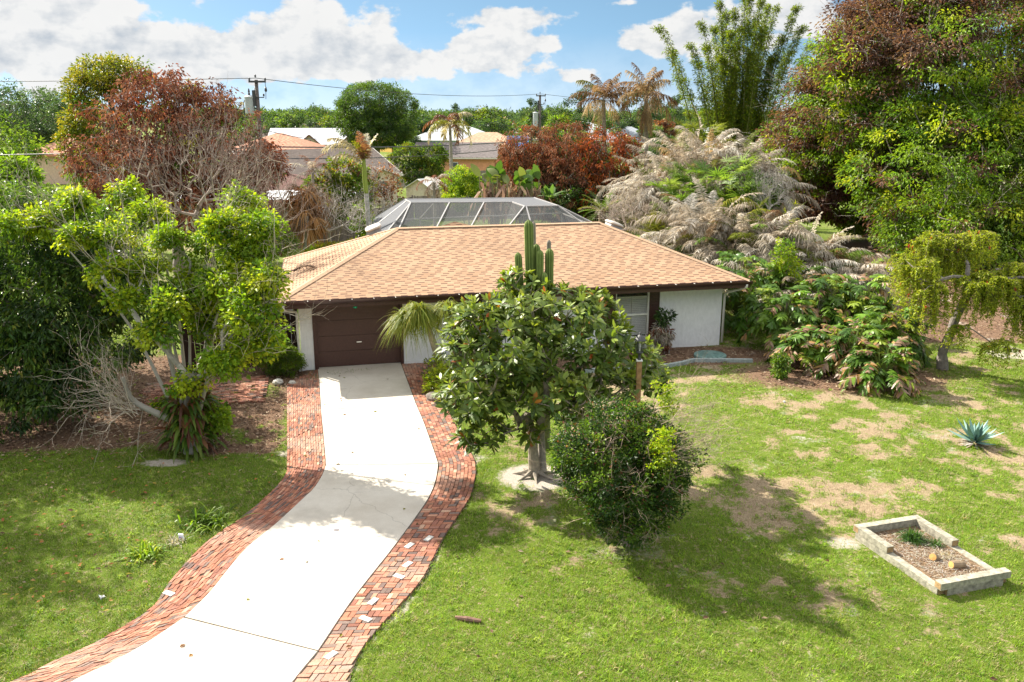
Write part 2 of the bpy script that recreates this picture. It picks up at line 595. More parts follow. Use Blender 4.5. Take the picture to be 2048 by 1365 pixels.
def lawn(x, y):
    """how green, mulched and sandy the ground is"""
    n1 = fbm(x, y, .35, 3); n2 = fbm(x, y, 1.1, 9); n3 = fbm(x, y, .16, 21)
    n4 = fbm(x, y, 2.6, 81)
    green = .78 + (n1 - .5) * .45 + (n2 - .5) * .9 + (n4 - .5) * 1.5
    left = sst(-x, 3.2, 4.6)
    green = green + left * .55
    low = 1 - sst(y + .25 * x, 12.2, 15.2)
    green = green + low * .5 * (1 - left)
    green = green - .13 * ELL(x, y, (9, 22), 7, 5) * (1 - low) - .35 * ELL(x, y, (6.2, 16.5), 2.6, 1.5) - .3 * ELL(x, y, (4.5, 12.6), 1.6, 1.0)
    green = green + .25 * ELL(x, y, (5.6, 21.5), 2.5, 1.3) + .3 * ELL(x, y, (4.6, 14.3), 1.2, .9)
    mul = 0 * x
    e = (n2 - .5) * 1.6 + (n1 - .5) * 1.5
    mul = np.maximum(mul, sst(-x + e, 5.9, 6.6) * sst(y + e, 18.9, 20.0) * (1 - sst(y, 27, 29)))
    mul = np.maximum(mul, ELL(x, y, hw(13.0, -1.1), 3.0, 1.25) * 1.2)
    mul = np.maximum(mul, ELL(x, y, (10.2, 25.6), 3.6, 1.9))
    mul = np.maximum(mul, sst(x + e, 12.5, 14.5) * sst(y + e, 28.5, 30.5) * (1 - sst(y + e, 52, 57)))
    mul = np.maximum(mul, .8 * ELL(x, y, hw(7.5, -.9), 3.6, .9))
    mul = np.maximum(mul, .75 * ELL(x, y, (-13, 20.5), 5, 1.5))
    sand = 0 * x
    sand = np.maximum(sand, ELL(x, y, (.52, 17.9), .95, .85))
    sand = np.maximum(sand, .5 * ELL(x, y, (2.0, 14.45), 1.2, .5))
    sand = np.maximum(sand, sst(n3 + (n2 - .5) * .9, .55, .75) * sst(x, 9.0, 11.0) * sst(y, 20, 23.5) * .7)
    sand = np.maximum(sand, sst(fbm(x, y, 1.6, 41), .62, .76) * .5 * sst(x, -1, 1))
    sand = np.maximum(sand, .7 * ELL(x, y, G(1690, 1085), .5, .35))
    sand = np.maximum(sand, .7 * ELL(x, y, G(1625, 870), .9, .5) * sst(n2, .4, .6))
    sand = np.maximum(sand, .7 * ELL(x, y, G(590, 905), .6, .35) + .8 * ELL(x, y, G(330, 925), .7, .3))
    d = near_poly(x, y, crom(RIGHTO, 60))
    sand = np.maximum(sand, (1 - sst(d + (n2 - .5) * .8, .02, .30)) * .6 * (y < 25))
    mul = mul * (1 - .85 * ELL(x, y, hw(-2.4, -1.5), 1.9, 1.25))
    mul = mul * (1 - .75 * ELL(x, y, G(515, 865), 1.0, .9) * sst(n4, .35, .6))
    far = sst(y, 33, 40) * (1 - sst(x, 13, 15) * (1 - sst(y, 54, 58)))
    green = np.where(far > 0, green * (1 - far) + far * (.75 + (n1 - .5)), green)
    return np.clip(green, 0, 1), np.clip(mul, 0, 1), np.clip(sand, 0, 1)


def build_ground():
    def axis(lo, hi, step, a, b, g):
        mid = list(np.arange(lo, hi + 1e-6, step))
        s = step; v = hi; up = []
        while v < b:
            s *= g; v += s; up.append(v)
        s = step; v = lo; dn = []
        while v > a:
            s *= g; v -= s; dn.append(v)
        return np.array(dn[::-1] + mid + up)
    xs = axis(-15, 18, .13, -2500, 2500, 1.17)
    ys = axis(7.5, 32, .13, -300, 4000, 1.07)
    X, Y = np.meshgrid(xs, ys)
    g, m, s = lawn(X, Y)
    z = -.01 + (fbm(X, Y, .5, 60) - .5) * .05 * (1 - sst(near_poly(X, Y, PAVED), .0, .01) * 0)
    ins = inside(X, Y, PAVED) | (near_poly(X, Y, PAVED) < .3)
    hx_ = (X - HOUSE_LOC[0]) * HU[0] + (Y - HOUSE_LOC[1]) * HU[1]; hy_ = (X - HOUSE_LOC[0]) * HV[0] + (Y - HOUSE_LOC[1]) * HV[1]
    ins = ins | ((hx_ > -4.7) & (hx_ < 0) & (hy_ > -2.9) & (hy_ < 0))
    z = np.where(ins, -.03, z)
    z = np.where(Y > 40, -.01, z)
    a = Acc()
    nx, ny = len(xs), len(ys)
    i = np.arange(ny - 1)[:, None] * nx + np.arange(nx - 1)[None]
    q = np.stack([i, i + 1, i + 1 + nx, i + nx], -1).reshape(-1, 4)
    a.add(np.stack([X, Y, z], -1).reshape(-1, 3), q, col=np.stack([g, m, s], -1).reshape(-1, 3))
    mt, nt, L, out = newmat('ground')
    at_ = nd(nt, 'ShaderNodeAttribute', attribute_name='col')
    sp = nd(nt, 'ShaderNodeSeparateColor')
    L(at_.outputs['Color'], sp.inputs[0])
    tc = nd(nt, 'ShaderNodeTexCoord')

    def noise(sc, det=5, ro=.6):
        n = nd(nt, 'ShaderNodeTexNoise', inp={'Scale': sc, 'Detail': float(det), 'Roughness': ro})
        L(tc.outputs['Object'], n.inputs['Vector'])
        return n.outputs['Fac']

    def rng(src, a0, a1):
        n = nd(nt, 'ShaderNodeMapRange', inp={'From Min': a0, 'From Max': a1})
        L(src, n.inputs['Value'])
        return n.outputs[0]

    def mix(f, A, B):
        n = nd(nt, 'ShaderNodeMix', data_type='RGBA')
        if isinstance(f, float): n.inputs['Factor'].default_value = f
        else: L(f, n.inputs['Factor'])
        for k, v in (('A', A), ('B', B)):
            if isinstance(v, tuple): n.inputs[k].default_value = (*v, 1)
            else: L(v, n.inputs[k])
        return n.outputs['Result']

    def thr(chan, nz, amt, lo, hi):
        m1 = nd(nt, 'ShaderNodeMath', operation='MULTIPLY_ADD')
        L(nz, m1.inputs[0]); m1.inputs[1].default_value = amt
        m2 = nd(nt, 'ShaderNodeMath', operation='ADD')
        L(chan, m2.inputs[0]); L(m1.outputs[0], m2.inputs[1])
        m1.inputs[2].default_value = -amt / 2
        return rng(m2.outputs[0], lo, hi)
    f = noise(45, 6, .7); f2 = noise(11, 6, .65); f3 = noise(120, 3, .6); f4 = noise(2.2, 5, .6)
    straw = mix(rng(f, .35, .65), (.19, .13, .075), (.38, .30, .195))
    straw = mix(rng(f3, .55, .75), straw, (.45, .38, .27))
    green = mix(rng(f, .35, .65), (.05, .085, .010), (.13, .19, .02))
    green = mix(rng(f4, .35, .7), green, mix(rng(f3, .4, .6), (.08, .13, .012), (.18, .23, .035)))
    f6 = noise(6.5, 6, .75)
    green = mix(rng(f6, .56, .64), green, straw)
    mulch = mix(rng(f, .38, .62), (.075, .046, .030), (.24, .15, .098))
    mulch = mix(rng(f3, .58, .68), mulch, (.30, .20, .14))
    sandc = mix(rng(f, .3, .7), (.30, .255, .21), (.52, .47, .42))
    c = mix(thr(sp.outputs['Red'], f2, 1.5, .40, .66), straw, green)
    c = mix(thr(sp.outputs['Green'], f2, 1.2, .4, .7), c, mulch)
    c = mix(thr(sp.outputs['Blue'], f2, .9, .45, .75), c, sandc)
    p = nd(nt, 'ShaderNodeBsdfPrincipled', inp={'Roughness': .95, 'Specular IOR Level': .1})
    L(c, p.inputs['Base Color'])
    b = nd(nt, 'ShaderNodeBump', inp={'Strength': .8, 'Distance': .04})
    L(f, b.inputs['Height']); L(b.outputs[0], p.inputs['Normal'])
    L(p.outputs[0], out.inputs['Surface'])
    tag(a.build('ground', mt), kind='structure', label='patchy lawn and garden ground')


build_ground()


def build_driveway():
    a = Acc()
    gap = .016
    for l, r in ((L1, R1), (L2, R2), (L3, R3), (L4, R4)):
        n = 28
        l = crom(l, n); r = crom(r, n)
        d = unit(l[1] - l[0]); l[0] += d * gap; r[0] += unit(r[1] - r[0]) * gap
        d = unit(l[-2] - l[-1]); l[-1] += d * gap; r[-1] += unit(r[-2] - r[-1]) * gap
        K = 6
        t = np.linspace(0, 1, K)[None, :, None]
        g = l[:, None] * (1 - t) + r[:, None] * t
        top = g.copy(); top[..., 2] = .030
        v = top.reshape(-1, 3)
        i = np.arange(n - 1)[:, None] * K + np.arange(K - 1)[None]
        q = np.stack([i, i + K, i + K + 1, i + 1], -1).reshape(-1, 4)
        rim = np.concatenate([np.arange(n) * K, (n - 1) * K + np.arange(1, K), (np.arange(n - 1) * K + K - 1)[::-1], np.arange(1, K - 1)[::-1]])
        m = len(rim)
        bot = v[rim].copy(); bot[:, 2] = -.06
        b0 = len(v) + np.arange(m); nx = (np.arange(m) + 1) % m
        q2 = np.stack([rim, b0, b0[nx], rim[nx]], 1)
        a.add(np.concatenate([v, bot]), np.concatenate([q, q2]))
    m, nt, L, out = newmat('concrete')
    tc = nd(nt, 'ShaderNodeTexCoord')
    n1 = nd(nt, 'ShaderNodeTexNoise', inp={'Scale': .9, 'Detail': 8.0, 'Roughness': .62})
    n2 = nd(nt, 'ShaderNodeTexNoise', inp={'Scale': 60.0, 'Detail': 4.0})
    vo = nd(nt, 'ShaderNodeTexVoronoi', feature='F1', inp={'Scale': 1.15, 'Randomness': 1.0})
    for n in (n1, n2, vo): L(tc.outputs['Object'], n.inputs['Vector'])
    r1 = nd(nt, 'ShaderNodeValToRGB')
    e = r1.color_ramp.elements
    e[0].position = .3; e[0].color = (.45, .40, .335, 1)
    e[1].position = .62; e[1].color = (.56, .515, .45, 1)
    L(n1.outputs['Fac'], r1.inputs[0])
    sp = nd(nt, 'ShaderNodeMapRange', inp={'From Min': .012, 'From Max': .03, 'To Min': .6, 'To Max': 1.0})
    L(vo.outputs['Distance'], sp.inputs['Value'])
    vc = nd(nt, 'ShaderNodeTexVoronoi', feature='DISTANCE_TO_EDGE', inp={'Scale': .33, 'Randomness': 1.0})
    wv = nd(nt, 'ShaderNodeTexNoise', inp={'Scale': 2.0, 'Detail': 5.0})
    L(tc.outputs['Object'], wv.inputs['Vector'])
    wa = nd(nt, 'ShaderNodeVectorMath', operation='MULTIPLY_ADD'); wa.inputs[1].default_value = (.5, .5, 0)
    L(wv.outputs['Color'], wa.inputs[0]); L(tc.outputs['Object'], wa.inputs[2]); L(wa.outputs[0], vc.inputs['Vector'])
    ck = nd(nt, 'ShaderNodeMapRange', inp={'From Min': .0, 'From Max': .0035, 'To Min': .72, 'To Max': 1.0}); L(vc.outputs['Distance'], ck.inputs['Value'])
    st = nd(nt, 'ShaderNodeTexNoise', inp={'Scale': .55, 'Detail': 9.0, 'Roughness': .7}); L(tc.outputs['Object'], st.inputs['Vector'])
    sr = nd(nt, 'ShaderNodeMapRange', inp={'From Min': .52, 'From Max': .72, 'To Min': 1.0, 'To Max': .80}); L(st.outputs['Fac'], sr.inputs['Value'])
    cs = nd(nt, 'ShaderNodeMath', operation='MULTIPLY'); L(ck.outputs[0], cs.inputs[0]); L(sr.outputs[0], cs.inputs[1])
    g2 = nd(nt, 'ShaderNodeMapRange', inp={'From Min': .3, 'From Max': .7, 'To Min': .90, 'To Max': 1.06})
    L(n2.outputs['Fac'], g2.inputs['Value'])
    mm = nd(nt, 'ShaderNodeMath', operation='MULTIPLY'); L(sp.outputs[0], mm.inputs[0]); L(g2.outputs[0], mm.inputs[1])
    m3 = nd(nt, 'ShaderNodeMath', operation='MULTIPLY'); L(mm.outputs[0], m3.inputs[0]); L(cs.outputs[0], m3.inputs[1]); mm = m3
    sc = nd(nt, 'ShaderNodeVectorMath', operation='SCALE'); L(r1.outputs[0], sc.inputs[0]); L(mm.outputs[0], sc.inputs['Scale'])
    p = nd(nt, 'ShaderNodeBsdfPrincipled', inp={'Roughness': .85, 'Specular IOR Level': .25})
    L(sc.outputs[0], p.inputs['Base Color'])
    L(p.outputs[0], out.inputs['Surface'])
    tag(a.build('driveway', m), kind='structure', label='pale concrete driveway with expansion joints')


build_driveway()

BRICKC = np.array([(.29, .120, .076), (.35, .152, .094), (.245, .105, .074), (.38, .195, .13), (.14, .096, .084), (.18, .13, .11), (.31, .145, .105), (.43, .27, .19)])
BRICKP = np.array([.24, .22, .14, .12, .09, .07, .09, .03])


def bricks_on(a, mapf, smax, wfun, rng, basket=None, miss=0.0, skip=None):
    """lay bricks over a strip: s along it, t across it, both in metres"""
    b, h = .185, .093
    quads = []
    rows = int(wfun(0) / h + 3)
    s = 0.0
    cell = b
    ns = int(smax / cell)
    for i in range(ns):
        s0 = i * cell
        W = wfun(s0)
        nt_ = max(2, int(round(W / cell)))
        tw = W / nt_
        bk = basket is not None and basket(s0)
        for j in range(nt_):
            t0 = j * tw
            if bk:
                if (i + j) % 2: rects = [(s0, s0 + b, t0, t0 + tw / 2), (s0, s0 + b, t0 + tw / 2, t0 + tw)]
                else: rects = [(s0, s0 + b / 2, t0, t0 + tw), (s0 + b / 2, s0 + b, t0, t0 + tw)]
            else:
                rects = [(s0 + k * b / 2 * 0, s0 + b, t0, t0 + tw / 2) for k in (0,)] + [(s0 + b / 2, s0 + b * 1.5, t0 + tw / 2, t0 + tw)]
            quads += rects
    q = np.array(quads)
    if miss: q = q[rng.rand(len(q)) > miss]
    n = len(q)
    gp_ = .006
    s0, s1, t0, t1 = q[:, 0] + gp_, q[:, 1] - gp_, q[:, 2] + gp_, q[:, 3] - gp_
    cs = []
    jit = rng.uniform(-.005, .005, (n, 2))
    for ss, tt in ((s0, t0), (s1, t0), (s1, t1), (s0, t1)):
        p = mapf(ss + jit[:, 0], tt + jit[:, 1])
        cs.append(p)
    P = np.stack(cs, 1)
    if skip is not None:
        keep = ~skip(P.mean(1)); P = P[keep]; n = len(P)
    ztop = .020 + rng.uniform(-.005, .008, n)
    tilt = rng.uniform(-.004, .004, (n, 4))
    T = P.copy(); T[..., 2] += ztop[:, None] + tilt
    B = P.copy(); B[..., 2] -= .03
    v = np.concatenate([T, B], 1)
    f = np.array([[0, 1, 2, 3], [0, 4, 5, 1], [1, 5, 6, 2], [2, 6, 7, 3], [3, 7, 4, 0]])
    qf = (f[None] + (np.arange(n) * 8)[:, None, None]).reshape(-1, 4)
    c = BRICKC[rng.choice(len(BRICKC), n, p=BRICKP)] * rng.uniform(.8, 1.25, (n, 1))
    # bricks by the house lie drier and darker, dusty ones elsewhere
    dust = sst(fbm(P[:, 0, 0], P[:, 0, 1], .8, 77), .5, .7)[:, None] * .4
    c = c * (1 - dust) + dust * np.array([.48, .34, .26])
    a.add(v.reshape(-1, 3), qf, col=np.repeat(c, 8, 0))
    return P


BRICKM = attrmat('brick', .85, .2, 40, .3, .3)
JOINT = plain('brick_joint', (.13, .095, .07), .95, .1, nscale=30, namt=.4)


def strip_map(inner, outer, n=160):
    I = crom(inner, n); O = crom(outer, n)
    mid = (I + O) / 2
    s = np.concatenate([[0], np.cumsum(np.linalg.norm(np.diff(mid, axis=0), axis=1))])
    wd = np.linalg.norm(O - I, axis=1)

    def f(ss, tt):
        w = np.interp(ss, s, wd)
        k = np.clip(tt / w, 0, 1)[:, None]
        a = np.stack([np.interp(ss, s, I[:, j]) for j in range(3)], 1)
        b = np.stack([np.interp(ss, s, O[:, j]) for j in range(3)], 1)
        return a * (1 - k) + b * k
    return f, s[-1], (lambda x: float(np.interp(x, s, wd))), I, O


def joint_bed(I, O, parent):
    a = Acc()
    n = len(I)
    v = np.concatenate([I, O]); v[:, 2] = .004
    i = np.arange(n - 1)
    a.add(v, np.stack([i, i + n, i + n + 1, i + 1], 1))
    return a.build('joint_bed', JOINT, parent)


def build_bricks():
    rng = np.random.RandomState(11)
    # trim the strip edge 15 mm off the concrete
    for name, lab, inner, outer, bk in (
            ('brick_border', 'left border of red bricks curving beside the concrete driveway', LEFT, LEFTO, lambda s: s > 13.2),
            ('brick_border', 'right border of red bricks with pale pavers beside the driveway', RIGHT, RIGHTO, lambda s: s > 10.4)):
        f, smax, wf, I, O = strip_map(inner, outer)
        d = unit(O - I)
        I = I + d * .015
        root = thing(name, None, None, I[0])
        root['kind'] = 'structure'; root['label'] = lab
        a = Acc()
        bricks_on(a, lambda s, t: f(s, t + .02), smax - .1, lambda s: wf(s) - .03, rng, bk)
        a.build('bricks', BRICKM, root)
        joint_bed(I, O, root)
    # the old path along the garage side, sunk and scattered
    root = thing('brick_path', None, None, hw(-2, -1.5))
    root['kind'] = 'structure'; root['label'] = 'uneven old brick path leading left from the driveway'
    a = Acc()
    def mp(s, t):
        x = -4.6 + s; y = -.35 - t
        p = hw(0, 0)[None] + HU * x[:, None] + HV * y[:, None]
        p[:, 2] = .0 + (fbm(p[:, 0], p[:, 1], 1.2, 5) - .5) * .05
        return p
    bricks_on(a, mp, 3.55, lambda s: 2.5, rng, None, .1,
              lambda p: (p[:, 0] > G(578, 768)[0] - .02) | (fbm(p[:, 0], p[:, 1], 1.3, 55) + .03 * (p[:, 1] - 26) < .2))
    a.build('bricks', BRICKM, root)


build_bricks()

# ================================================================== the house


def shingle_mat(name, cA, cB, cD, row=.143, wid=.30, dash=.5):
    """u along the course and v up the slope come from the mesh's own coordinates, in metres"""
    m, nt, L, out = newmat(name)

    def M(op, a, b=None, c=None):
        n = nd(nt, 'ShaderNodeMath', operation=op)
        for i, x in enumerate((a, b, c)):
            if x is None: continue
            if isinstance(x, (int, float)): n.inputs[i].default_value = x
            else: L(x, n.inputs[i])
        return n.outputs[0]
    at_ = nd(nt, 'ShaderNodeAttribute', attribute_name='col')
    sp = nd(nt, 'ShaderNodeSeparateXYZ')
    L(at_.outputs['Vector'], sp.inputs[0])
    v = M('DIVIDE', sp.outputs['Y'], row)
    r = M('FLOOR', v); fr = M('FRACT', v)
    w1 = nd(nt, 'ShaderNodeTexWhiteNoise', noise_dimensions='1D'); L(r, w1.inputs['W'])
    u = M('ADD', M('DIVIDE', sp.outputs['X'], wid), M('MULTIPLY', w1.outputs['Value'], 9.0))
    c = M('FLOOR', u)
    cb = nd(nt, 'ShaderNodeCombineXYZ'); L(c, cb.inputs[0]); L(r, cb.inputs[1])
    w2 = nd(nt, 'ShaderNodeTexWhiteNoise', noise_dimensions='3D'); L(cb.outputs[0], w2.inputs['Vector'])
    alt = M('FLOORED_MODULO', c, 2.0)
    isd = M('GREATER_THAN', M('ADD', M('MULTIPLY', alt, .75), M('MULTIPLY', w2.outputs['Value'], .5)), 1.0 - dash)
    dm = M('MULTIPLY', isd, M('LESS_THAN', fr, .40))
    mix = nd(nt, 'ShaderNodeMix', data_type='RGBA')
    mix.inputs['A'].default_value = (*cA, 1); mix.inputs['B'].default_value = (*cB, 1)
    L(w2.outputs['Value'], mix.inputs['Factor'])
    tc = nd(nt, 'ShaderNodeTexCoord')
    nz = nd(nt, 'ShaderNodeTexNoise', inp={'Scale': .7, 'Detail': 5.0, 'Roughness': .6}); L(tc.outputs['Object'], nz.inputs['Vector'])
    ng = nd(nt, 'ShaderNodeTexNoise', inp={'Scale': 90.0, 'Detail': 2.0}); L(tc.outputs['Object'], ng.inputs['Vector'])
    mr = nd(nt, 'ShaderNodeMapRange', inp={'From Min': .3, 'From Max': .7, 'To Min': .86, 'To Max': 1.08}); L(nz.outputs['Fac'], mr.inputs['Value'])
    mg = nd(nt, 'ShaderNodeMapRange', inp={'From Min': .3, 'From Max': .7, 'To Min': .85, 'To Max': 1.15}); L(ng.outputs['Fac'], mg.inputs['Value'])
    edge = M('MULTIPLY_ADD', M('LESS_THAN', fr, .10), -.22, 1.0)
    k = M('MULTIPLY', M('MULTIPLY', mr.outputs[0], mg.outputs[0]), edge)
    sc = nd(nt, 'ShaderNodeVectorMath', operation='SCALE'); L(mix.outputs['Result'], sc.inputs[0]); L(k, sc.inputs['Scale'])
    mx2 = nd(nt, 'ShaderNodeMix', data_type='RGBA'); L(M('MULTIPLY', dm, .9), mx2.inputs['Factor'])
    L(sc.outputs[0], mx2.inputs['A']); mx2.inputs['B'].default_value = (*cD, 1)
    p = nd(nt, 'ShaderNodeBsdfPrincipled', inp={'Roughness': .9, 'Specular IOR Level': .2})
    L(mx2.outputs['Result'], p.inputs['Base Color'])
    L(p.outputs[0], out.inputs['Surface'])
    return m


SHINGLE = shingle_mat('tan_shingles', (.35, .215, .132), (.43, .282, .180), (.12, .068, .05), .118, .21)
STUCCO = plain('white_stucco', (.74, .74, .75), .9, .2, nscale=9, namt=.07, bump=.9, sy=.5)
BROWN = plain('dark_brown_paint', (.062, .026, .020), .5, .4, nscale=14, namt=.25)
DOORB = plain('brown_door_paint', (.088, .042, .033), .5, .4, nscale=20, namt=.12)
GUTTER = plain('brown_gutter', (.050, .020, .020), .3, .5, nscale=3, namt=.2)
ALU = plain('white_aluminium', (.68, .66, .62), .45, .5, nscale=4, namt=.08)
WHITE = plain('white_paint', (.76, .75, .72), .6, .4, nscale=8, namt=.08)
HIPCAP = plain('hip_cap', (.42, .275, .18), .9, .2, nscale=25, namt=.25)


def roof_face(a, pts, e0, e1, uo=0.0):
    """a roof plane whose eave runs e0 to e1; stores course coordinates"""
    p = np.asarray(pts, float); e0 = np.asarray(e0, float); e1 = np.asarray(e1, float)
    d = unit(e1 - e0)
    n = np.cross(p[1] - p[0], p[2] - p[0]); n = unit(n)
    up = np.cross(n, d)
    if up[2] < 0: up = -up
    u = (p - e0) @ d + uo; v = (p - e0) @ up
    c = np.stack([u, v, 0 * u], 1)
    if len(p) == 4: a.add(p, [[0, 1, 2, 3]], col=c)
    else: a.add(p, None, [[0, 1, 2]], col=c)


def mat_glass(name, tint=(.04, .06, .06)):
    m, nt, L, out = newmat(name)
    p = nd(nt, 'ShaderNodeBsdfPrincipled', inp={'Roughness': .06, 'Specular IOR Level': .6})
    p.inputs['Base Color'].default_value = (*tint, 1)
    p.inputs['Alpha'].default_value = .16
    L(p.outputs[0], out.inputs['Surface'])
    return m


GLASS = mat_glass('window_glass')


def build_house():
    h = thing('house', 'single storey white stucco house with tan shingle hip roof and brown garage door', 'house', HOUSE_LOC, HOUSE_RZ)
    W, D, ze, zt = 14.3, 6.9, 2.42, 2.20
    x0, x1, y0, y1 = -.6, 14.9, -.75, 7.35
    r = (y1 - y0) / 2; zr = ze + r * .392
    A = (x0 + r, y0 + r, zr); B = (x1 - r, y0 + r, zr)
    c0, c1, c2, c3 = (x0, y0, ze), (x1, y0, ze), (x1, y1, ze), (x0, y1, ze)
    a = Acc()
    roof_face(a, [c0, c1, B, A], c0, c1)
    roof_face(a, [c2, c3, A, B], c2, c3, 3.3)
    roof_face(a, [c3, c0, A], c3, c0, 1.7)
    roof_face(a, [c1, c2, B], c1, c2, 7.1)
    # rear wing with its gable just above the main ridge
    gx = 5.55; yr = y0 + r
    pk, pl, pr2, pb = (gx, yr + .35, zr + .13), (gx - .75, yr + .12, zr - .06), (gx + .75, yr + .12, zr - .06), (gx, yr + 2.4, zr - .75)
    roof_face(a, [pl, pr2, pk], pl, pr2); roof_face(a, [pb, pl, pk], pb, pl); roof_face(a, [pr2, pb, pk], pr2, pb)
    a.add([(x0, y0, zt), (x1, y0, zt), (x1, y1, zt), (x0, y1, zt)], [[0, 3, 2, 1]], col=(0, .05, 0))
    rf = a.build('roof', SHINGLE, h, local=True)
    OFF['roof'] = OFF[h.name]
    a = Acc()
    for p, q in ((c0, A), (c1, B), (c2, B), (c3, A), (A, B)):
        p, q = np.array(p), np.array(q)
        n = int(np.linalg.norm(q - p) / .9)
        d = (q - p) / n
        for i in range(n):
            s = unit(np.cross(d, (0, 0, 1)))
            up = np.cross(s, unit(d))
            o = p + d * (i + .5) + up * (.012)
            t = d * .5
            l = .13
            ang = -.06 if abs(d[2]) > .001 else -.05
            v = [o - t - s * l + (0, 0, ang * .5), o - t + up * .008, o - t + s * l + (0, 0, ang * .5),
                 o + t - s * l + (0, 0, ang * .5), o + t + up * .008, o + t + s * l + (0, 0, ang * .5)]
            a.add(v, [[0, 1, 4, 3], [1, 2, 5, 4]], col=(.5, .3, .2))
    a.build('hip_cap', HIPCAP, rf, local=True)
    for k, (vx, vy) in enumerate(((2.75, 4.55), (11.85, 4.6))):
        dzr = zr - (abs((x0 + r) - vx) if k == 0 else abs(vx - (x1 - r))) * .392
        a = Acc()
        sl = .37 if k == 0 else -.37
        s_ = (1, 0, sl); t_ = (0, 1, 0); n_ = unit(np.cross(s_, t_))
        c = np.array((vx, vy, dzr)) + n_ * .07
        a.obox(c, np.array(s_) * .22, np.array(t_) * .35, n_ * .075, (.35, .36, .37))
        v = a.build('roof_vent', plain('vent_grey', (.30, .31, .33), .5, .5), h, local=True)
        OFF[v.name] = OFF[h.name]
        a = Acc()
        prof = [(.98, 0), (1.06, .02), (1.04, .055), (.9, .09), (.5, .11)]
        kk = 20; an = np.arange(kk) * 2 * math.pi / kk
        sq = lambda c: np.sign(c) * np.abs(c) ** .45
        ring = np.stack([sq(np.cos(an)), sq(np.sin(an))], 1)
        V = np.concatenate([c + n_ * (.06 + z) + np.array(s_) * (ring[:, :1] * .27 * q) + np.array(t_) * (ring[:, 1:] * .42 * q) for q, z in prof])
        i = np.arange(kk); j = (i + 1) % kk
        qd = np.concatenate([np.stack([i, j, j + kk, i + kk], 1) + kk * l for l in range(4)])
        V = np.concatenate([V, [c + n_ * .18]])
        a.add(V, qd, [[4 * kk + ii, 4 * kk + jj, 5 * kk] for ii, jj in zip(i, j)])
        a.build('vent_cap', plain('vent_cap', (.46, .42, .37), .6), v, local=True, smooth=True)
    # walls
    a = Acc()
    t = .2
    zt2 = zt - .003
    a.box((0, 0, -.05), (.40, t, zt2))
    a.box((.40, .012, 2.14), (3.22, t, zt2))
    a.box((3.22, 0, -.05), (4.78, t, zt2))
    a.box((4.58, t, -.05), (4.78, 1.5, zt2)); a.box((6.5, t, -.05), (6.7, 1.5, zt2))
    a.box((4.78, 1.3, -.05), (6.5, 1.5, zt2))
    a.box((6.5, 0, -.05), (10.0, t, zt2))
    a.box((10.0, .15, -.05), (12.0, t + .05, .40)); a.box((10.0, .15, 2.06), (12.0, t + .05, zt2))
    a.box((12.0, 0, -.05), (W, t, zt2))
    a.box((0, t, -.05), (t, D, zt2)); a.box((W - t, t, -.05), (W, D, zt2)); a.box((t, D - t, -.05), (W - t, D, zt2))
    a.box((3.22, -.02, -.05), (4.78, 0, .12))
    a.build('wall', STUCCO, h, local=True)
    # dark interior behind the glass
    a = Acc(); a.box((9.8, 1.6, .1), (12.2, 1.7, 2.1)); a.build('inside_wall', plain('room_dark', (.05, .05, .055), .9), h, local=True)
    # garage door of four boards in a brown frame
    a = Acc()
    zz = np.linspace(.035, 2.06, 5)
    for i in range(4): a.box((.52, .125, zz[i] + .009), (3.13, .165, zz[i + 1] - .009))
    a.box((.52, .14, .035), (3.13, .17, 2.06))
    gd = a.build('garage_door', DOORB, h, local=True); OFF[gd.name] = OFF[h.name]
    a = Acc(); a.box((1.74, .085, .80), (1.90, .105, .83)); a.box((1.805, .1045, .803), (1.835, .124, .827))
    a.build('handle', plain('steel', (.75, .75, .75), .3, .5, .8), gd, local=True)
    a = Acc()
    a.box((.40, -.03, -.03), (.52, .20, 2.14)); a.box((3.13, -.03, -.03), (3.22, .20, 2.14)); a.box((.52, -.03, 2.06), (3.13, .20, 2.14))
    a.box((.36, -.015, 2.14), (3.26, .012, zt2))
    a.build('door_frame', BROWN, h, local=True)
    # fascia boards and the gutter with its hangers
    a = Acc()
    a.box((x0, y0 - .02, zt - .03), (x1, y0, ze - .015)); a.box((x0 - .02, y0 - .02, zt - .03), (x0, y1, ze - .015)); a.box((x1, y0 - .02, zt - .03), (x1 + .02, y1, ze - .015))
    a.box((x0, y1, zt - .03), (x1, y1 + .02, ze - .015))
    a.build('fascia', BROWN, h, local=True)
    a = Acc()
    pr_ = [(-.022, .0), (-.022, -.105), (-.09, -.105), (-.125, -.05), (-.13, .0), (-.118, .0), (-.112, -.045), (-.083, -.092), (-.035, -.092), (-.035, .0)]
    xs = (x0 - .02, x1 + .05)
    V = [(x, y0 + dy, ze - .01 + dz) for x in xs for dy, dz in pr_]
    n = len(pr_)
    a.add(V, [[i, (i + 1) % n, (i + 1) % n + n, i + n] for i in range(n)])
    for x in xs:
        a.box((x - .004, y0 - .128, ze - .112), (x + .004, y0 - .025, ze - .012))
    gu = a.build('gutter', GUTTER, h, local=True); OFF[gu.name] = OFF[h.name]
    for x in np.arange(-.35, 14.9, .66):
        a = Acc(); a.box((x - .009, y0 - .133, ze - .018), (x + .009, y0 - .03, ze - .006)); a.build('gutter_hanger', ALU, gu, local=True)
    a = Acc()
    a.path([(-.42, -.80, 2.30), (-.42, -.80, 2.20), (-.36, -.62, 2.10), (-.08, -.10, 1.93), (-.055, -.055, 1.85), (-.055, -.055, .3), (-.055, -.055, .12), (-.06, -.18, .05)], .042, 8)
    a.build('downspout', ALU, h, local=True, smooth=True)
    a = Acc()
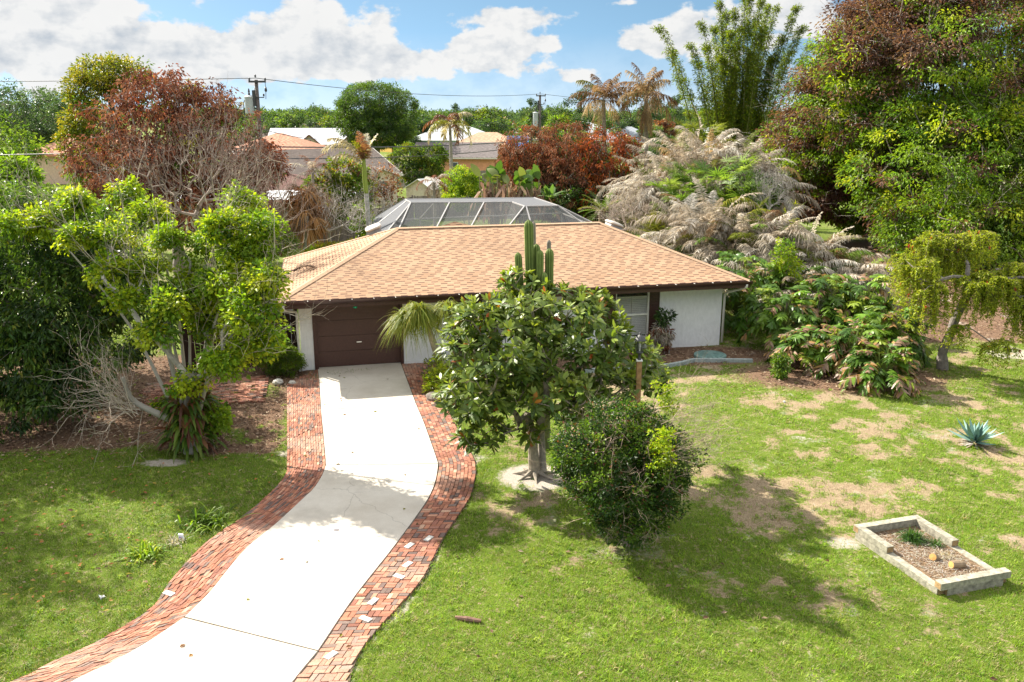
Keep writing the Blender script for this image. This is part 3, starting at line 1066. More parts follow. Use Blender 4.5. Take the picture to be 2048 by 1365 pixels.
    a.path([(14.78, -.80, 2.30), (14.78, -.80, 2.22), (14.72, -.66, 2.12), (14.42, -.12, 1.90), (14.37, -.05, 1.80), (14.37, -.05, .1)], .042, 8)
    a.build('downspout', ALU, h, local=True, smooth=True)
    # tall window, blinds and dark shutters
    a = Acc()
    wx0, wx1, wz0, wz1 = 10.42, 11.64, .40, 2.06
    for lo, hi in (((wx0, .06, wz0), (wx0 + .05, .15, wz1)), ((wx1 - .05, .06, wz0), (wx1, .15, wz1)), ((wx0 + .05, .06, wz0), (wx1 - .05, .15, wz0 + .06)), ((wx0 + .05, .06, wz1 - .05), (wx1 - .05, .15, wz1)), ((wx0 + .05, .07, 1.20), (wx1 - .05, .14, 1.26))):
        a.box(lo, hi)
    wn = a.build('window', WHITE, h, local=True); OFF[wn.name] = OFF[h.name]
    a = Acc(); a.box((wx0 + .05, .10, wz0 + .06), (wx1 - .05, .108, 1.20)); a.box((wx0 + .05, .12, 1.26), (wx1 - .05, .128, wz1 - .05)); a.build('pane', GLASS, wn, local=True)
    a = Acc()
    bx = [(wx0 + .06, (wx0 + wx1) / 2 - .03), ((wx0 + wx1) / 2 + .03, wx1 - .06)]
    for b0, b1 in bx:
        for z in np.arange(wz0 + .1, 1.80, .062):
            a.add([(b0, .135, z), (b1, .135, z), (b1, .16, z + .05), (b0, .16, z + .05)], [[0, 1, 2, 3]])
        a.box((b0 - .02, .132, wz0 + .06), (b0, .165, 1.84)); a.box((b1, .132, wz0 + .06), (b1 + .02, .165, 1.84))
        a.box((b0 - .02, .131, 1.80), (b1 + .02, .166, 1.86))
    a.build('shutter_blinds', WHITE, wn, local=True)
    for b0, b1 in ((10.0, 10.42), (11.64, 12.0)):
        a = Acc(); a.box((b0, .02, .25), (b1, .15, zt2))
        for z in np.arange(.35, 2.0, .1): a.box((b0 + .05, .008, z), (b1 - .05, .02, z + .06))
        a.build('shutter', BROWN, h, local=True)
    a = Acc(); a.box((5.1, 1.25, 0), (6.05, 1.30, 2.03)); a.build('entry_door', BROWN, h, local=True)
    # green flood lamp under the soffit
    a = Acc(); a.lathe((1.74, -.2, 2.09), [(.055, 0), (.06, .03), (.03, .06), (.03, .11)], 12)
    lm = a.build('security_light', BROWN, h, local=True); OFF[lm.name] = OFF[h.name]
    a = Acc(); a.lathe((1.74, -.22, 2.0), [(.01, -.02), (.06, 0), (.07, .05), (.045, .09)], 14)
    a.build('green_bulb', plain('green_glass', (.0, .42, .24), .2, .6), lm, local=True, smooth=True)


build_house()

# ================================================================== screened pool cage


def build_cage():
    c = thing('pool_enclosure', 'grey mesh pool cage with pale aluminium beams behind the tan roof', 'pool cage', (-1.5, 39, 0))
    T, E = 3.7, 2.5
    A, B, C, D_, E_, F = (G(x, y, T) for x, y in ((810, 399), (1068, 396), (1116, 412), (1049, 413), (1024.6, 404.6), (821.5, 406)))
    ab, cr = G(738, 442, E), G(1171, 445.5, E)
    af = np.array([*(ab[:2] + (HU[:2] * .15 - HV[:2] * 6.6)), E])
    cb = np.array([*(cr[:2] + HV[:2] * 4.4), E])
    cf = np.array([*(cr[:2] - HV[:2] * 5.0), E])
    fl = af + HU * 1.9; fm = G(997, 451, E) * 0 + np.array([*(af[:2] + HU[:2] * 6.4), E])
    dl = np.array([*(cf[:2] - HU[:2] * 5.6), E])
    m, nt, L, out = newmat('insect_screen')
    d = nd(nt, 'ShaderNodeBsdfDiffuse'); d.inputs[0].default_value = (.14, .145, .155, 1)
    tr = nd(nt, 'ShaderNodeBsdfTransparent')
    mx = nd(nt, 'ShaderNodeMixShader', inp={0: .40}); L(tr.outputs[0], mx.inputs[1]); L(d.outputs[0], mx.inputs[2]); L(mx.outputs[0], out.inputs[0])
    SCR = m
    m, nt, L, out = newmat('roof_screen')
    d = nd(nt, 'ShaderNodeBsdfDiffuse'); d.inputs[0].default_value = (.17, .175, .19, 1)
    tr = nd(nt, 'ShaderNodeBsdfTransparent')
    mx = nd(nt, 'ShaderNodeMixShader', inp={0: .80}); L(tr.outputs[0], mx.inputs[1]); L(d.outputs[0], mx.inputs[2]); L(mx.outputs[0], out.inputs[0])
    SCR2 = m
    z0 = lambda p: np.array([p[0], p[1], 0.0])
    roof = Acc()
    for P in ([A, F, E_, B], [B, E_, D_, C], [ab, A, F, af]):
        roof.poly(P[::-1])
    roof.build('roof_screen', SCR2, c)
    side = Acc()
    for P in ([af, F, E_, dl], [E_, D_, dl], [dl, D_, C, cf], [C, B, cb, cf], [A, ab, cb, B],
              [z0(ab), ab, af, z0(af)], [z0(ab), z0(cb), cb, ab], [z0(cb), z0(cf), cf, cb], [z0(dl), dl, cf, z0(cf)]):
        side.poly(P)
    side.build('side_screen', SCR, c)
    b = Acc()
    w = .058
    lines = [(A, B), (B, C), (C, D_), (D_, E_), (E_, F), (F, A), (ab, A), (af, F), (C, cf), (D_, dl), (B, cb), (ab, af), (ab, cb), (cb, cf), (dl, cf)]
    lerp = lambda p, q, t: p + (q - p) * t
    for t in (.38, .72): lines.append((lerp(F, E_, t), lerp(af, dl, t * .85 + .1)))
    lines.append((F, lerp(af, dl, .11)))
    lines.append((lerp(D_, C, .05), lerp(dl, cf, .3)))
    lines.append((C, lerp(dl, cf, .85)))
    for t in (.25, .5, .75):
        lines.append((lerp(A, B, t), lerp(ab, cb, t))); lines.append((lerp(ab, cb, t), z0(lerp(ab, cb, t))))
    for t in (.4,): lines.append((lerp(ab, af, t), lerp(A, F, t)))
    for p in (ab, af, cb, cf, dl): lines.append((p, z0(p)))
    mid = lambda p: np.array([p[0], p[1], 1.1])
    lines += [(mid(ab), mid(cb)), (mid(ab), mid(af))]
    for p, q in lines: b.bar(p, q, w, w)
    b.build('beams', plain('cage_aluminium', (.33, .32, .32), .5, .5), c)


build_cage()

# ================================================================== fences


def fence(name, label, pts, hgt, col, wide=.14, post=2.4, gap=.012, mat=None):
    pts = [np.array([*p[:2], 0.0]) for p in pts]
    root = thing(name, label, 'fence', pts[0])
    rng = np.random.RandomState(int(abs(pts[0][0]) * 10) % 999)
    a = Acc(); posts = []
    for p, q in zip(pts[:-1], pts[1:]):
        L_ = np.linalg.norm(q - p); d = (q - p) / L_; s = np.array([-d[1], d[0], 0])
        n = max(1, int(L_ / wide))
        for i in range(n):
            c = p + d * (L_ * (i + .5) / n)
            hh = hgt + rng.uniform(-.02, .02)
            a.obox(c + (0, 0, hh / 2), d * (L_ / n / 2 - gap / 2), s * .011, (0, 0, hh / 2), np.array(col) * rng.uniform(.7, 1.25))
        for z in (.35, hgt - .3): a.obox((p + q) / 2 + s * .035 + (0, 0, z), (q - p) / 2, s * .02, (0, 0, .045), col)
        k = max(1, int(L_ / post))
        posts += [p + (q - p) * i / k + s * .09 for i in range(k + 1)]
    a.build('boards', mat or COLORN, root)
    for p in posts:
        a = Acc(); a.obox(p + (0, 0, hgt / 2 + .03), (.045, 0, 0), (0, .045, 0), (0, 0, hgt / 2 + .03), col); a.build('post', mat or COLORN, root)
    return root


fence('wooden_fence', 'weathered grey board fence running behind the bare shrubs left of the pool cage', [(-17, 48.5), (-13.2, 50.7), (-8.6, 58), (-7.5, 66)], 1.8, (.16, .13, .115))
fence('wooden_fence', 'grey board fence behind the pool cage in front of the beige shed', [(-7.4, 66.2), (-2.2, 68), (3, 66)], 1.75, (.22, .19, .17))
fence('wooden_fence', 'dark board fence behind the red brown trees and the pool cage', [(3.1, 58), (9.5, 59.5), (16, 60)], 1.8, (.085, .06, .045))
fence('wooden_fence', 'grey panel fence in front of the orange house', [(-14, 96), (-4, 97), (8, 98)], 1.7, (.20, .18, .17), wide=.2)
fence('dark_fence', 'dark brown board fence beside the garage behind the clipped hedge', [hw(-3.6, .9), hw(-.12, .75)], 1.75, (.036, .018, .014), wide=.16, mat=attrmat('stained_boards', .7, .2))


def build_soffit_wall():
    g = thing('side_gate', 'pale grey panelled gate wall under the left eave of the garage', 'gate', hw(-.9, 2.6), HOUSE_RZ)
    a = Acc()
    for i in range(7): a.box((-1.5 + i * .31, 0, 0), (-1.5 + i * .31 + .295, .04, 2.12))
    a.box((-1.5, .045, .2), (.66, .085, .3)); a.box((-1.5, .045, 1.8), (.66, .085, 1.9))
    a.build('panel', plain('pale_panel', (.5, .52, .55), .7), g, local=True)


build_soffit_wall()

# ================================================================== houses beyond


def far_house(name, label, c, ang, L_, D_, wh, rise, wallc, roofc, hip=True, over=.5, windows=(), trim=None, gable=None, roofm=None, extra=None):
    root = thing(name, label, 'house', c, R(ang))
    a = Acc()
    a.box((-L_ / 2, 0, -.1), (L_ / 2, D_, wh - .01), wallc)
    x0, x1, y0, y1 = -L_ / 2 - over, L_ / 2 + over, -over, D_ + over
    r = (y1 - y0) / 2
    k = rise / r
    z0 = wh - over * k * 0
    zr = z0 + rise
    if not hip:
        for s in (-1, 1):
            x = s * L_ / 2
            p = [(x - .1, .02, wh - .02), (x + .1, .02, wh - .02), (x + .1, D_ - .02, wh - .02), (x - .1, D_ - .02, wh - .02), (x - .1, D_ / 2, zr - .12), (x + .1, D_ / 2, zr - .12)]
            a.add(p, [[0, 3, 2, 1], [0, 1, 5, 4], [2, 3, 4, 5]], [[0, 4, 3], [1, 2, 5]], col=wallc)
    if gable:
        gx, gw, gd = gable
        a.box((gx - gw / 2, -gd, -.1), (gx + gw / 2, 0, wh - .01), wallc)
        zg = z0 + gw / 2 * k
        p = [(gx - gw / 2, -gd, wh - .02), (gx + gw / 2, -gd, wh - .02), (gx, -gd, zg - .05), (gx - gw / 2, -gd + .2, wh - .02), (gx + gw / 2, -gd + .2, wh - .02), (gx, -gd + .2, zg - .05)]
        a.add(p, [[0, 3, 5, 2], [1, 2, 5, 4], [0, 1, 4, 3]], [[0, 2, 1], [3, 4, 5]], col=wallc)
    a.build('wall', COLORN, root, local=True)
    a = Acc()
    th = .16
    m = roofm
    c0, c1, c2, c3 = (x0, y0, z0), (x1, y0, z0), (x1, y1, z0), (x0, y1, z0)
    ix = r if hip else 0
    A_, B_ = (x0 + ix, y0 + r, zr), (x1 - ix, y0 + r, zr)
    roof_face(a, [c0, c1, B_, A_], c0, c1); roof_face(a, [c2, c3, A_, B_], c2, c3)
    if hip:
        roof_face(a, [c3, c0, A_], c3, c0); roof_face(a, [c1, c2, B_], c1, c2)
    if gable:
        gx, gw, gd = gable
        hw_ = gw / 2 + over
        zg = z0 + hw_ * k
        yb = y0 + hw_
        p0, p1 = (gx, -gd - over * .6, zg + .01), (gx, yb, zg + .01)
        roof_face(a, [(gx - hw_, y0, z0 + .01), (gx - hw_, -gd - over * .6, z0 + .01), p0, p1], (gx - hw_, y0, z0), (gx - hw_, -gd - over, z0))
        roof_face(a, [(gx + hw_, -gd - over * .6, z0 + .01), (gx + hw_, y0, z0 + .01), p1, p0], (gx + hw_, -gd - over, z0), (gx + hw_, y0, z0))
    a.build('roof', m, root, local=True)
    a = Acc()
    tc = trim if trim is not None else (.7, .68, .64)
    a.box((x0, y0, z0 - th), (x1, y0 + .03, z0 - .01), tc); a.box((x0, y1 - .03, z0 - th), (x1, y1, z0 - .01), tc)
    if hip:
        a.box((x0, y0 + .03, z0 - th), (x0 + .03, y1 - .03, z0 - .01), tc); a.box((x1 - .03, y0 + .03, z0 - th), (x1, y1 - .03, z0 - .01), tc)
        a.box((x0 + .03, y0 + .03, z0 - th), (x1 - .03, y1 - .03, z0 - th + .02), tc)
    else:
        for x in (x0 + .02, x1 - .02):
            a.bar((x, y0, z0 - .09), (x, y0 + r, zr - .09), .04, .18, tc); a.bar((x, y1, z0 - .09), (x, y0 + r, zr - .09), .04, .18, tc)
    if gable:
        for s in (-1, 1): a.bar((gx + s * hw_, -gd - over * .6 + .03, z0 - .08), (gx, -gd - over * .6 + .03, zg - .08), .05, .2, tc)
    a.build('trim', COLOR, root, local=True)
    for (wx, wz, ww, wh_, yy) in windows:
        a = Acc(); y = yy - .05
        a.box((wx - ww / 2 - .06, y, wz - .06), (wx + ww / 2 + .06, y + .045, wz)); a.box((wx - ww / 2 - .06, y, wz + wh_), (wx + ww / 2 + .06, y + .045, wz + wh_ + .06))
        a.box((wx - ww / 2 - .06, y, wz), (wx - ww / 2, y + .045, wz + wh_)); a.box((wx + ww / 2, y, wz), (wx + ww / 2 + .06, y + .045, wz + wh_))
        a.box((wx - .025, y, wz), (wx + .025, y + .045, wz + wh_))
        w = a.build('window', WHITE, root, local=True); OFF[w.name] = OFF[root.name]
        a = Acc(); a.box((wx - ww / 2, y + .02, wz), (wx - .025, y + .03, wz + wh_)); a.box((wx + .025, y + .02, wz), (wx + ww / 2, y + .03, wz + wh_)); a.build('pane', DARKPANE, w, local=True)
    if extra: extra(root)
    return root


DARKPANE = plain('dark_pane', (.05, .07, .09), .1, .6)
RF_BROWN = shingle_mat('brown_shingles', (.085, .066, .06), (.125, .10, .09), (.06, .045, .04))
RF_WHITE = plain('white_metal_roof', (.62, .63, .66), .35, .5, nscale=1.2, namt=.1)
RF_GREY = shingle_mat('grey_shingles', (.25, .28, .32), (.33, .36, .40), (.16, .17, .2))
RF_TILE = shingle_mat('red_tiles', (.42, .20, .13), (.50, .26, .17), (.22, .09, .06), .35, .3)
RF_TAN = shingle_mat('tan_far_shingles', (.42, .29, .19), (.52, .37, .25), (.22, .14, .1))
RF_DARK = shingle_mat('dark_shingles', (.13, .11, .11), (.19, .165, .16), (.07, .06, .06))

far_house('cream_house', 'cream house with mottled brown shingle roof and front gable behind the backyard shrubs', at(662, 385, 77) * [1, 1, 0], 33, 12.6, 12, 2.55, 2.1,
          (.62, .54, .40), None, hip=False, gable=(4.2, 3.0, 1.6), windows=((4.2, .9, 1.1, 1.1, -1.6), (0, .9, 1.3, 1.1, 0)), roofm=RF_BROWN)


def porch(root):
    a = Acc()
    for i in range(5): a.box((-6 + i * 2.9, -3.4, 0), (-5.9 + i * 2.9, -3.3, 2.15), (.5, .45, .38))
    a.box((-6, -2.0, 0), (6, -1.9, 2.1), (.52, .46, .36))
    a.build('porch_wall', COLORN, root, local=True)
    a = Acc()
    a.add([(-6.3, -3.8, 2.18), (6.3, -3.8, 2.18), (6.3, .4, 2.62), (-6.3, .4, 2.62), (-6.3, -3.8, 2.1), (6.3, -3.8, 2.1), (6.3, .4, 2.54), (-6.3, .4, 2.54)], BOXQ)
    a.build('porch_roof', RF_WHITE, root, local=True)
    a = Acc(); a.box((-6.3, -3.86, 2.04), (6.3, -3.81, 2.2), (.28, .08, .06)); a.build('porch_trim', COLOR, root, local=True)


far_house('brick_red_roof_house', 'dark red roofed house with flat white porch roof behind the dead fan palms', at(555, 400, 62.5) * [1, 1, 0], 10, 7.5, 8, 2.5, 1.1,
          (.55, .48, .38), None, hip=True, trim=(.26, .07, .05), roofm=shingle_mat('dark_red_shingles', (.10, .046, .04), (.14, .065, .055), (.06, .03, .026)), extra=porch)
far_house('peach_house', 'peach house with pink roof tiles left of the yellow green tree', at(170, 330, 100) * [1, 1, 0], 6, 14, 11, 3.3, 2.3, (.70, .50, .38), None, trim=(.52, .18, .11), roofm=RF_TILE)
far_house('tile_roof_house', 'house with orange brown tile roof half hidden by the dead brown tree', at(535, 310, 112) * [1, 1, 0], -4, 11, 10, 3.1, 2.2, (.55, .42, .33), None, trim=(.42, .14, .08), roofm=RF_TILE)


def gables(root):
    for gx in (-.6, 6.2):
        a = Acc()
        a.add([(gx - 2.2, -1.2, 2.4), (gx + 2.2, -1.2, 2.4), (gx, -1.2, 4.3), (gx - 2.2, 3, 2.4), (gx + 2.2, 3, 2.4), (gx, 4.5, 4.3)], [[0, 3, 5, 2], [1, 2, 5, 4]])
        rf = a.build('gable_roof', RF_WHITE, root, local=True)
        a = Acc(); a.add([(gx - 2.1, -1.0, 0), (gx + 2.1, -1.0, 0), (gx + 2.1, -1.0, 2.4), (gx, -1.0, 4.2), (gx - 2.1, -1.0, 2.4)], None, [[0, 1, 2], [0, 2, 4], [4, 2, 3]], col=(.55, .46, .37))
        for s in (-1, 1): a.bar((gx + s * 2.25, -1.22, 2.3), (gx, -1.22, 4.28), .06, .22, (.2, .1, .07))
        a.lathe((gx, -1.0, 3.1), [(.3, -.3), (.3, .3)], 8, (.22, .11, .08))
        a.build('gable_wall', COLORN, root, local=True)


far_house('white_roof_house', 'beige house with bright white metal roof and two small gables', at(628, 285, 150) * [1, 1, 0], 4, 15.5, 11, 2.7, 2.6, (.52, .46, .38), None, hip=False, trim=(.25, .15, .1), roofm=RF_WHITE, extra=gables)
far_house('grey_roof_house', 'far house with plain grey hip roof left of the round green tree', at(672, 268, 205) * [1, 1, 0], 0, 13, 11, 3.0, 3.4, (.5, .48, .44), None, roofm=RF_GREY)
far_house('brown_roof_house', 'far house with brown hip roof left of the grey roofed one', at(590, 262, 190) * [1, 1, 0], 0, 16, 11, 3.0, 2.6, (.5, .44, .36), None, roofm=RF_BROWN)
far_house('blue_house', 'light blue house with pale grey roof and dark windows behind the curved palm', at(905, 305, 170) * [1, 1, 0], -3, 17, 12, 2.8, 2.6, (.22, .40, .55), None, roofm=plain('pale_grey_roof', (.50, .52, .55), .6, nscale=1.0),
          windows=((-4.8, .9, 1.8, 1.4, 0), (-1, .6, 2.6, 1.8, 0), (3.5, .9, 2.2, 1.4, 0)))
far_house('small_yellow_house', 'small yellow gabled house end beside the light blue house', at(820, 300, 185) * [1, 1, 0], 40, 9, 9, 2.9, 2.4, (.72, .46, .12), None, hip=False, roofm=RF_GREY)


def solar(root):
    a = Acc()
    k = 2.6 / 5.5
    for i in range(2):
        for j in range(3):
            x, y = 2.7 + j * 1.0, .6 + i * 1.75
            z = 2.8 + (y + .5) * k + .07
            a.add([(x, y, z), (x + .94, y, z), (x + .94, y + 1.6, z + 1.6 * k), (x, y + 1.6, z + 1.6 * k)], [[0, 1, 2, 3]])
    a.build('solar_panels', plain('solar_blue', (.02, .07, .20), .15, .6, nscale=2), root, local=True)


def wing(root):
    a = Acc()
    a.add([(-9, -3.2, 2.5), (2, -3.2, 2.5), (2, 1.2, 4.2), (-9, 1.2, 4.2)], [[0, 1, 2, 3]], col=np.array([(0, 0, 0), (11, 0, 0), (11, 4.7, 0), (0, 4.7, 0)]))
    a.build('wing_roof', RF_DARK, root, local=True)
    a = Acc(); a.box((-8.6, -2.7, 0), (1.6, -2.5, 2.45), (.72, .36, .20)); a.box((-9, -3.25, 2.3), (2, -3.2, 2.48), (.7, .66, .6)); a.box((-4.0, -2.76, .9), (-3.0, -2.72, 1.9), (.75, .75, .75)); a.box((-3.9, -2.78, 1.0), (-3.1, -2.77, 1.8), (.1, .12, .14))
    a.build('wing_wall', COLORN, root, local=True)
    solar(root)


far_house('orange_house', 'orange house with tan roof, dark grey wing roof and blue solar panels', at(968, 318, 113) * [1, 1, 0], -4, 12.5, 10, 2.8, 2.6, (.70, .36, .20), None, roofm=RF_TAN, extra=wing)
for i, (px, py, Y, L_, mt, lab, wc) in enumerate([
        (1250, 262, 160, 14, RF_GREY, 'far grey roofed house between the two dead coconut palms', (.5, .5, .48)),
        (1010, 258, 230, 14, RF_WHITE, 'far white roofed house above the orange house', (.55, .5, .45)),
        (500, 262, 220, 15, RF_TAN, 'far tan roofed house behind the transformer pole', (.55, .46, .38)),
        (1480, 250, 240, 16, RF_GREY, 'far grey roofed house hidden behind the bamboo', (.5, .5, .48)),
        (1120, 262, 175, 15, RF_TAN, 'far tan roofed house behind the second transformer pole', (.6, .5, .4)),
        (1060, 250, 260, 15, RF_GREY, 'tiny grey roofed house between the trees near the horizon', (.55, .55, .52)),
        (560, 250, 260, 15, RF_WHITE, 'tiny white roofed house near the horizon right of the transformer pole', (.6, .57, .52)),
        (470, 252, 250, 14, RF_BROWN, 'tiny brown roofed house near the horizon left of the transformer pole', (.5, .44, .38)),
        (860, 262, 215, 14, RF_TILE, 'tiny tile roofed house above the blue house', (.6, .45, .35)),
        (1185, 255, 235, 15, RF_WHITE, 'tiny white roofed house near the horizon left of the dead coconut palms', (.6, .57, .52))]):
    far_house('distant_house', lab, at(px, py, Y) * [1, 1, 0], i * 3 - 4, L_, 11, 2.8, 2.6, wc, None, roofm=mt)


def build_shed():
    s = thing('garden_shed', 'beige clapboard garden shed with white gable roof behind the fence', 'shed', at(838, 395, 71) * [1, 1, 0], R(-32))
    a = Acc()
    w, d, h = 2.6, 2.2, 1.95
    for (p, q) in (((-w / 2, 0), (w / 2, 0)), ((w / 2, 0), (w / 2, d)), ((w / 2, d), (-w / 2, d)), ((-w / 2, d), (-w / 2, 0))):
        p = np.array([*p, 0.0]); q = np.array([*q, 0.0]); dd = unit(q - p); n = np.array([dd[1], -dd[0], 0])
        for k in range(13):
            z = k * .15
            b0, b1 = p + n * .025, q + n * .025
            a.add([b0 + (0, 0, z), b1 + (0, 0, z), q + (0, 0, z + .15) + n * .005, p + (0, 0, z + .15) + n * .005], [[0, 1, 2, 3]], col=(.58, .50, .37))
            a.add([p + (0, 0, z), q + (0, 0, z), b1 + (0, 0, z), b0 + (0, 0, z)], [[0, 1, 2, 3]], col=(.4, .34, .25))
    rz = 2.65
    for y in (0.02, d - .02):
        a.add([(-w / 2, y, h), (w / 2, y, h), (0, y, rz)], None, [[0, 1, 2]], col=(.58, .50, .37))
    a.build('wall', COLORN, s, local=True)
    a = Acc()
    o = .16
    for sg in (-1, 1):
        e = (w / 2 + o) * sg; ze = h - o * (rz - h) / (w / 2)
        v = [(e, -o, ze), (0, -o, rz), (0, d + o, rz), (e, d + o, ze)]
        v2 = [(x, y, z + .05) for x, y, z in v]
        a.add(v + v2, [[0, 1, 2, 3], [4, 7, 6, 5], [0, 4, 5, 1], [2, 6, 7, 3], [3, 7, 4, 0]])
    a.build('roof', plain('shed_white', (.72, .70, .66), .6), s, local=True)
    a = Acc(); a.box((-.55, -.06, .1), (.55, -.03, 1.8)); dr = a.build('door', plain('shed_door', (.60, .53, .41), .7), s, local=True)


build_shed()

# ================================================================== poles and wires
WOODP = plain('pole_wood', (.13, .11, .10), .9, .2, nscale=8, namt=.35)
CONC = plain('pole_concrete', (.42, .41, .40), .9, .2)
STEELG = plain('transformer_grey', (.42, .45, .47), .45, .5, nscale=3)
DARKM = plain('dark_fitting', (.05, .05, .055), .5, .5)


def pole(name, label, x, y, top, r=.14, mat=WOODP, can=None, arm=True, cans=1.0):
    p = thing(name, label, 'utility pole', (x, y, 0))
    a = Acc(); a.path([(x, y, -.2), (x + .01, y, top * .5), (x, y, top)], [r * 1.25, r, r * .75], 10); a.build('post', mat, p, smooth=True)
    if arm:
        a = Acc(); a.obox((x + .1, y - .12, top - .12), (.55, 0, 0), (0, .05, 0), (0, 0, .06))
        a.obox((x + .2, y - .12, top - 1.1), (.28, 0, 0), (0, .03, 0), (0, 0, .03)); a.obox((x + .15, y - .12, top - 2.6), (.22, 0, 0), (0, .03, 0), (0, 0, .03))
        ca = a.build('crossarm', DARKM, p); OFF[ca.name] = OFF[p.name]
        a = Acc()
        for dx, dz in ((-.4, 0), (.62, 0), (.46, -.98), (.34, -2.5), (0, .2)):
            a.lathe((x + dx, y - .12, top - .06 + dz), [(.045, 0), (.07, .05), (.04, .08), (.07, .12), (.03, .18)], 10)
        a.path([(x + .6, y - .1, top - .1), (x + .62, y - .1, top - .6), (x + .58, y - .1, top - 1.2)], .02, 6)
        a.lathe((x + .62, y - .12, top - .75), [(.06, 0), (.09, .1), (.05, .3)], 10)
        a.path([(x - .5, y - .1, top - 2.2), (x - .25, y - .1, top - .9), (x - .05, y - .1, top - .4)], .02, 6)
        a.build('insulators', DARKM, ca, smooth=True)
        a = Acc(); a.obox((x - .18, y - .06, top - 1.15), (.10, 0, 0), (0, .1, 0), (0, 0, .5)); a.build('fuse_box', DARKM, p)
    if can:
        dx, z, rr, hh = can
        a = Acc(); a.lathe((x + dx, y, z), [(rr * .9, 0), (rr, .03), (rr, hh - .08), (rr * 1.06, hh - .06), (rr * 1.06, hh), (rr * .5, hh + .10)], 20)
        t = a.build('transformer', STEELG, p, smooth=False); OFF[t.name] = OFF[p.name]
        a = Acc(); a.lathe((x + dx, y, z + hh + .1), [(.06, 0), (.08, .08), (.05, .16), (.07, .24), (.03, .42)], 10)
        a.obox((x + dx * .45, y, z + hh * .8), (abs(dx) * .3, 0, 0), (0, .05, 0), (0, 0, .05)); a.obox((x + dx * .45, y, z + hh * .3), (abs(dx) * .3, 0, 0), (0, .05, 0), (0, 0, .05))
        a.path([(x + dx - rr - .06, y, z - .1), (x + dx - rr - .1, y, z + hh * .6), (x + dx - rr * .6, y, z + hh + .1)], .03, 6)
        a.build('bushing', DARKM, t)
    return p


P1 = at(512, 160, 58); P2 = at(1080, 190, 104); P3 = at(720, 223, 128)
pole('utility_pole', 'wooden utility pole with big grey transformer behind the dead brown tree', P1[0], P1[1], P1[2], .15, WOODP, (-.52, 7.85, .31, 1.05))
pole('utility_pole', 'wooden utility pole with grey transformer above the red brown trees', P2[0], P2[1], P2[2], .17, WOODP, (-.5, 6.3, .30, 1.6))
pole('utility_pole', 'thin pale concrete pole with small street light left of the round green tree', P3[0], P3[1], P3[2], .2, CONC, None, False)
P4 = at(925, 238, 150)
pole('utility_pole', 'thin grey pole beside the curved palm in front of the blue house', P4[0], P4[1], P4[2], .14, CONC, None, False)


def wire(name, label, a_, b_, sag, r=.022, n=18):
    a_ = np.asarray(a_, float); b_ = np.asarray(b_, float)
    t = np.linspace(0, 1, n)[:, None]
    p = a_ + (b_ - a_) * t - np.array([0, 0, 1.0]) * sag * 4 * t * (1 - t)
    a = Acc(); a.path(p, r, 5)
    return tag(a.build(name, DARKM), label, 'wire', 'overhead power lines')


top = np.array([.05, -.12, .1])
wire('power_line', 'upper power line running left from the transformer pole into the bright sky', P1 + top, (-80, 62, 10.9), .5)
wire('power_line', 'upper power line spanning between the two transformer poles', P1 + top, P2 + top, .6)
wire('power_line', 'thin power line falling right from the far transformer pole', P2 + top, (70, 190, 2.2 + 7), 1.2)
wire('communication_cable', 'thick black cable crossing in front of the brown shingle ridge', (P1[0], P1[1] - .2, 5.75), (P2[0], P2[1] - .2, 4.9), .35, .05)
wire('communication_cable', 'thick lower black cable crossing the brown shingle slope', (P1[0], P1[1] - .2, 5.0), (P2[0], P2[1] - .2, 4.3), .5, .04)
wire('communication_cable', 'black cable running left from the transformer pole behind the brown tree', (P1[0], P1[1] - .2, 5.7), (-80, 62, 5.2), .5, .04)
wire('guy_wire', 'pale guy wire slanting from the transformer pole down to the fence', (P1[0] + .1, P1[1], 6.2), G(590, 478, .1), 0, .03)
wire('service_drop', 'service wire from the transformer pole to the concrete pole', (P1[0], P1[1], 6.9), (P3[0], P3[1], 5.6), 1.0, .03)
wire('service_drop', 'service wire from the concrete pole right towards the curved palm', (P3[0], P3[1], 5.4), (-2, 150, 6.6), 1.0, .03)

# ================================================================== plants
GRN = dict(
    lime=[(.22, .28, .011), (.17, .245, .010), (.265, .31, .020), (.12, .19, .011)],
    coco=[(.26, .165, .085), (.20, .115, .055), (.33, .23, .12), (.38, .28, .16), (.16, .09, .045)],
    mango=[(.20, .078, .038), (.26, .11, .056), (.155, .06, .030), (.31, .155, .09)],
    mid=[(.07, .125, .013), (.095, .16, .017), (.12, .185, .022), (.05, .095, .012)],
    dark=[(.022, .050, .010), (.032, .068, .012), (.045, .088, .014), (.018, .04, .010)],
    olive=[(.10, .125, .012), (.135, .145, .012), (.075, .10, .014)],
    yellow=[(.28, .25, .02), (.22, .21, .018), (.33, .27, .03), (.16, .17, .02)],
    dull=[(.115, .054, .042), (.085, .040, .034), (.16, .082, .064), (.21, .125, .10)],
    brown=[(.15, .055, .033), (.20, .08, .046), (.11, .043, .030), (.25, .115, .068)],
    rust=[(.32, .075, .020), (.38, .11, .03), (.23, .058, .02), (.15, .055, .026)],
    tan=[(.40, .352, .29), (.475, .43, .365), (.315, .27, .215), (.54, .505, .45)],
    fresh=[(.125, .215, .014), (.16, .25, .018), (.09, .175, .014)],
    blue=[(.10, .19, .15), (.13, .23, .19)],
    far=[(.055, .10, .035), (.07, .12, .04), (.045, .085, .035), (.09, .14, .045)],
    fard=[(.03, .06, .03), (.04, .075, .035), (.05, .085, .04)])


for _k in ('lime', 'mid', 'dark', 'olive', 'fresh', 'far', 'fard'):
    GRN[_k] = [tuple(c * (1.42 if _k in ('lime', 'dark') else 1.28) for c in t) for t in GRN[_k]]


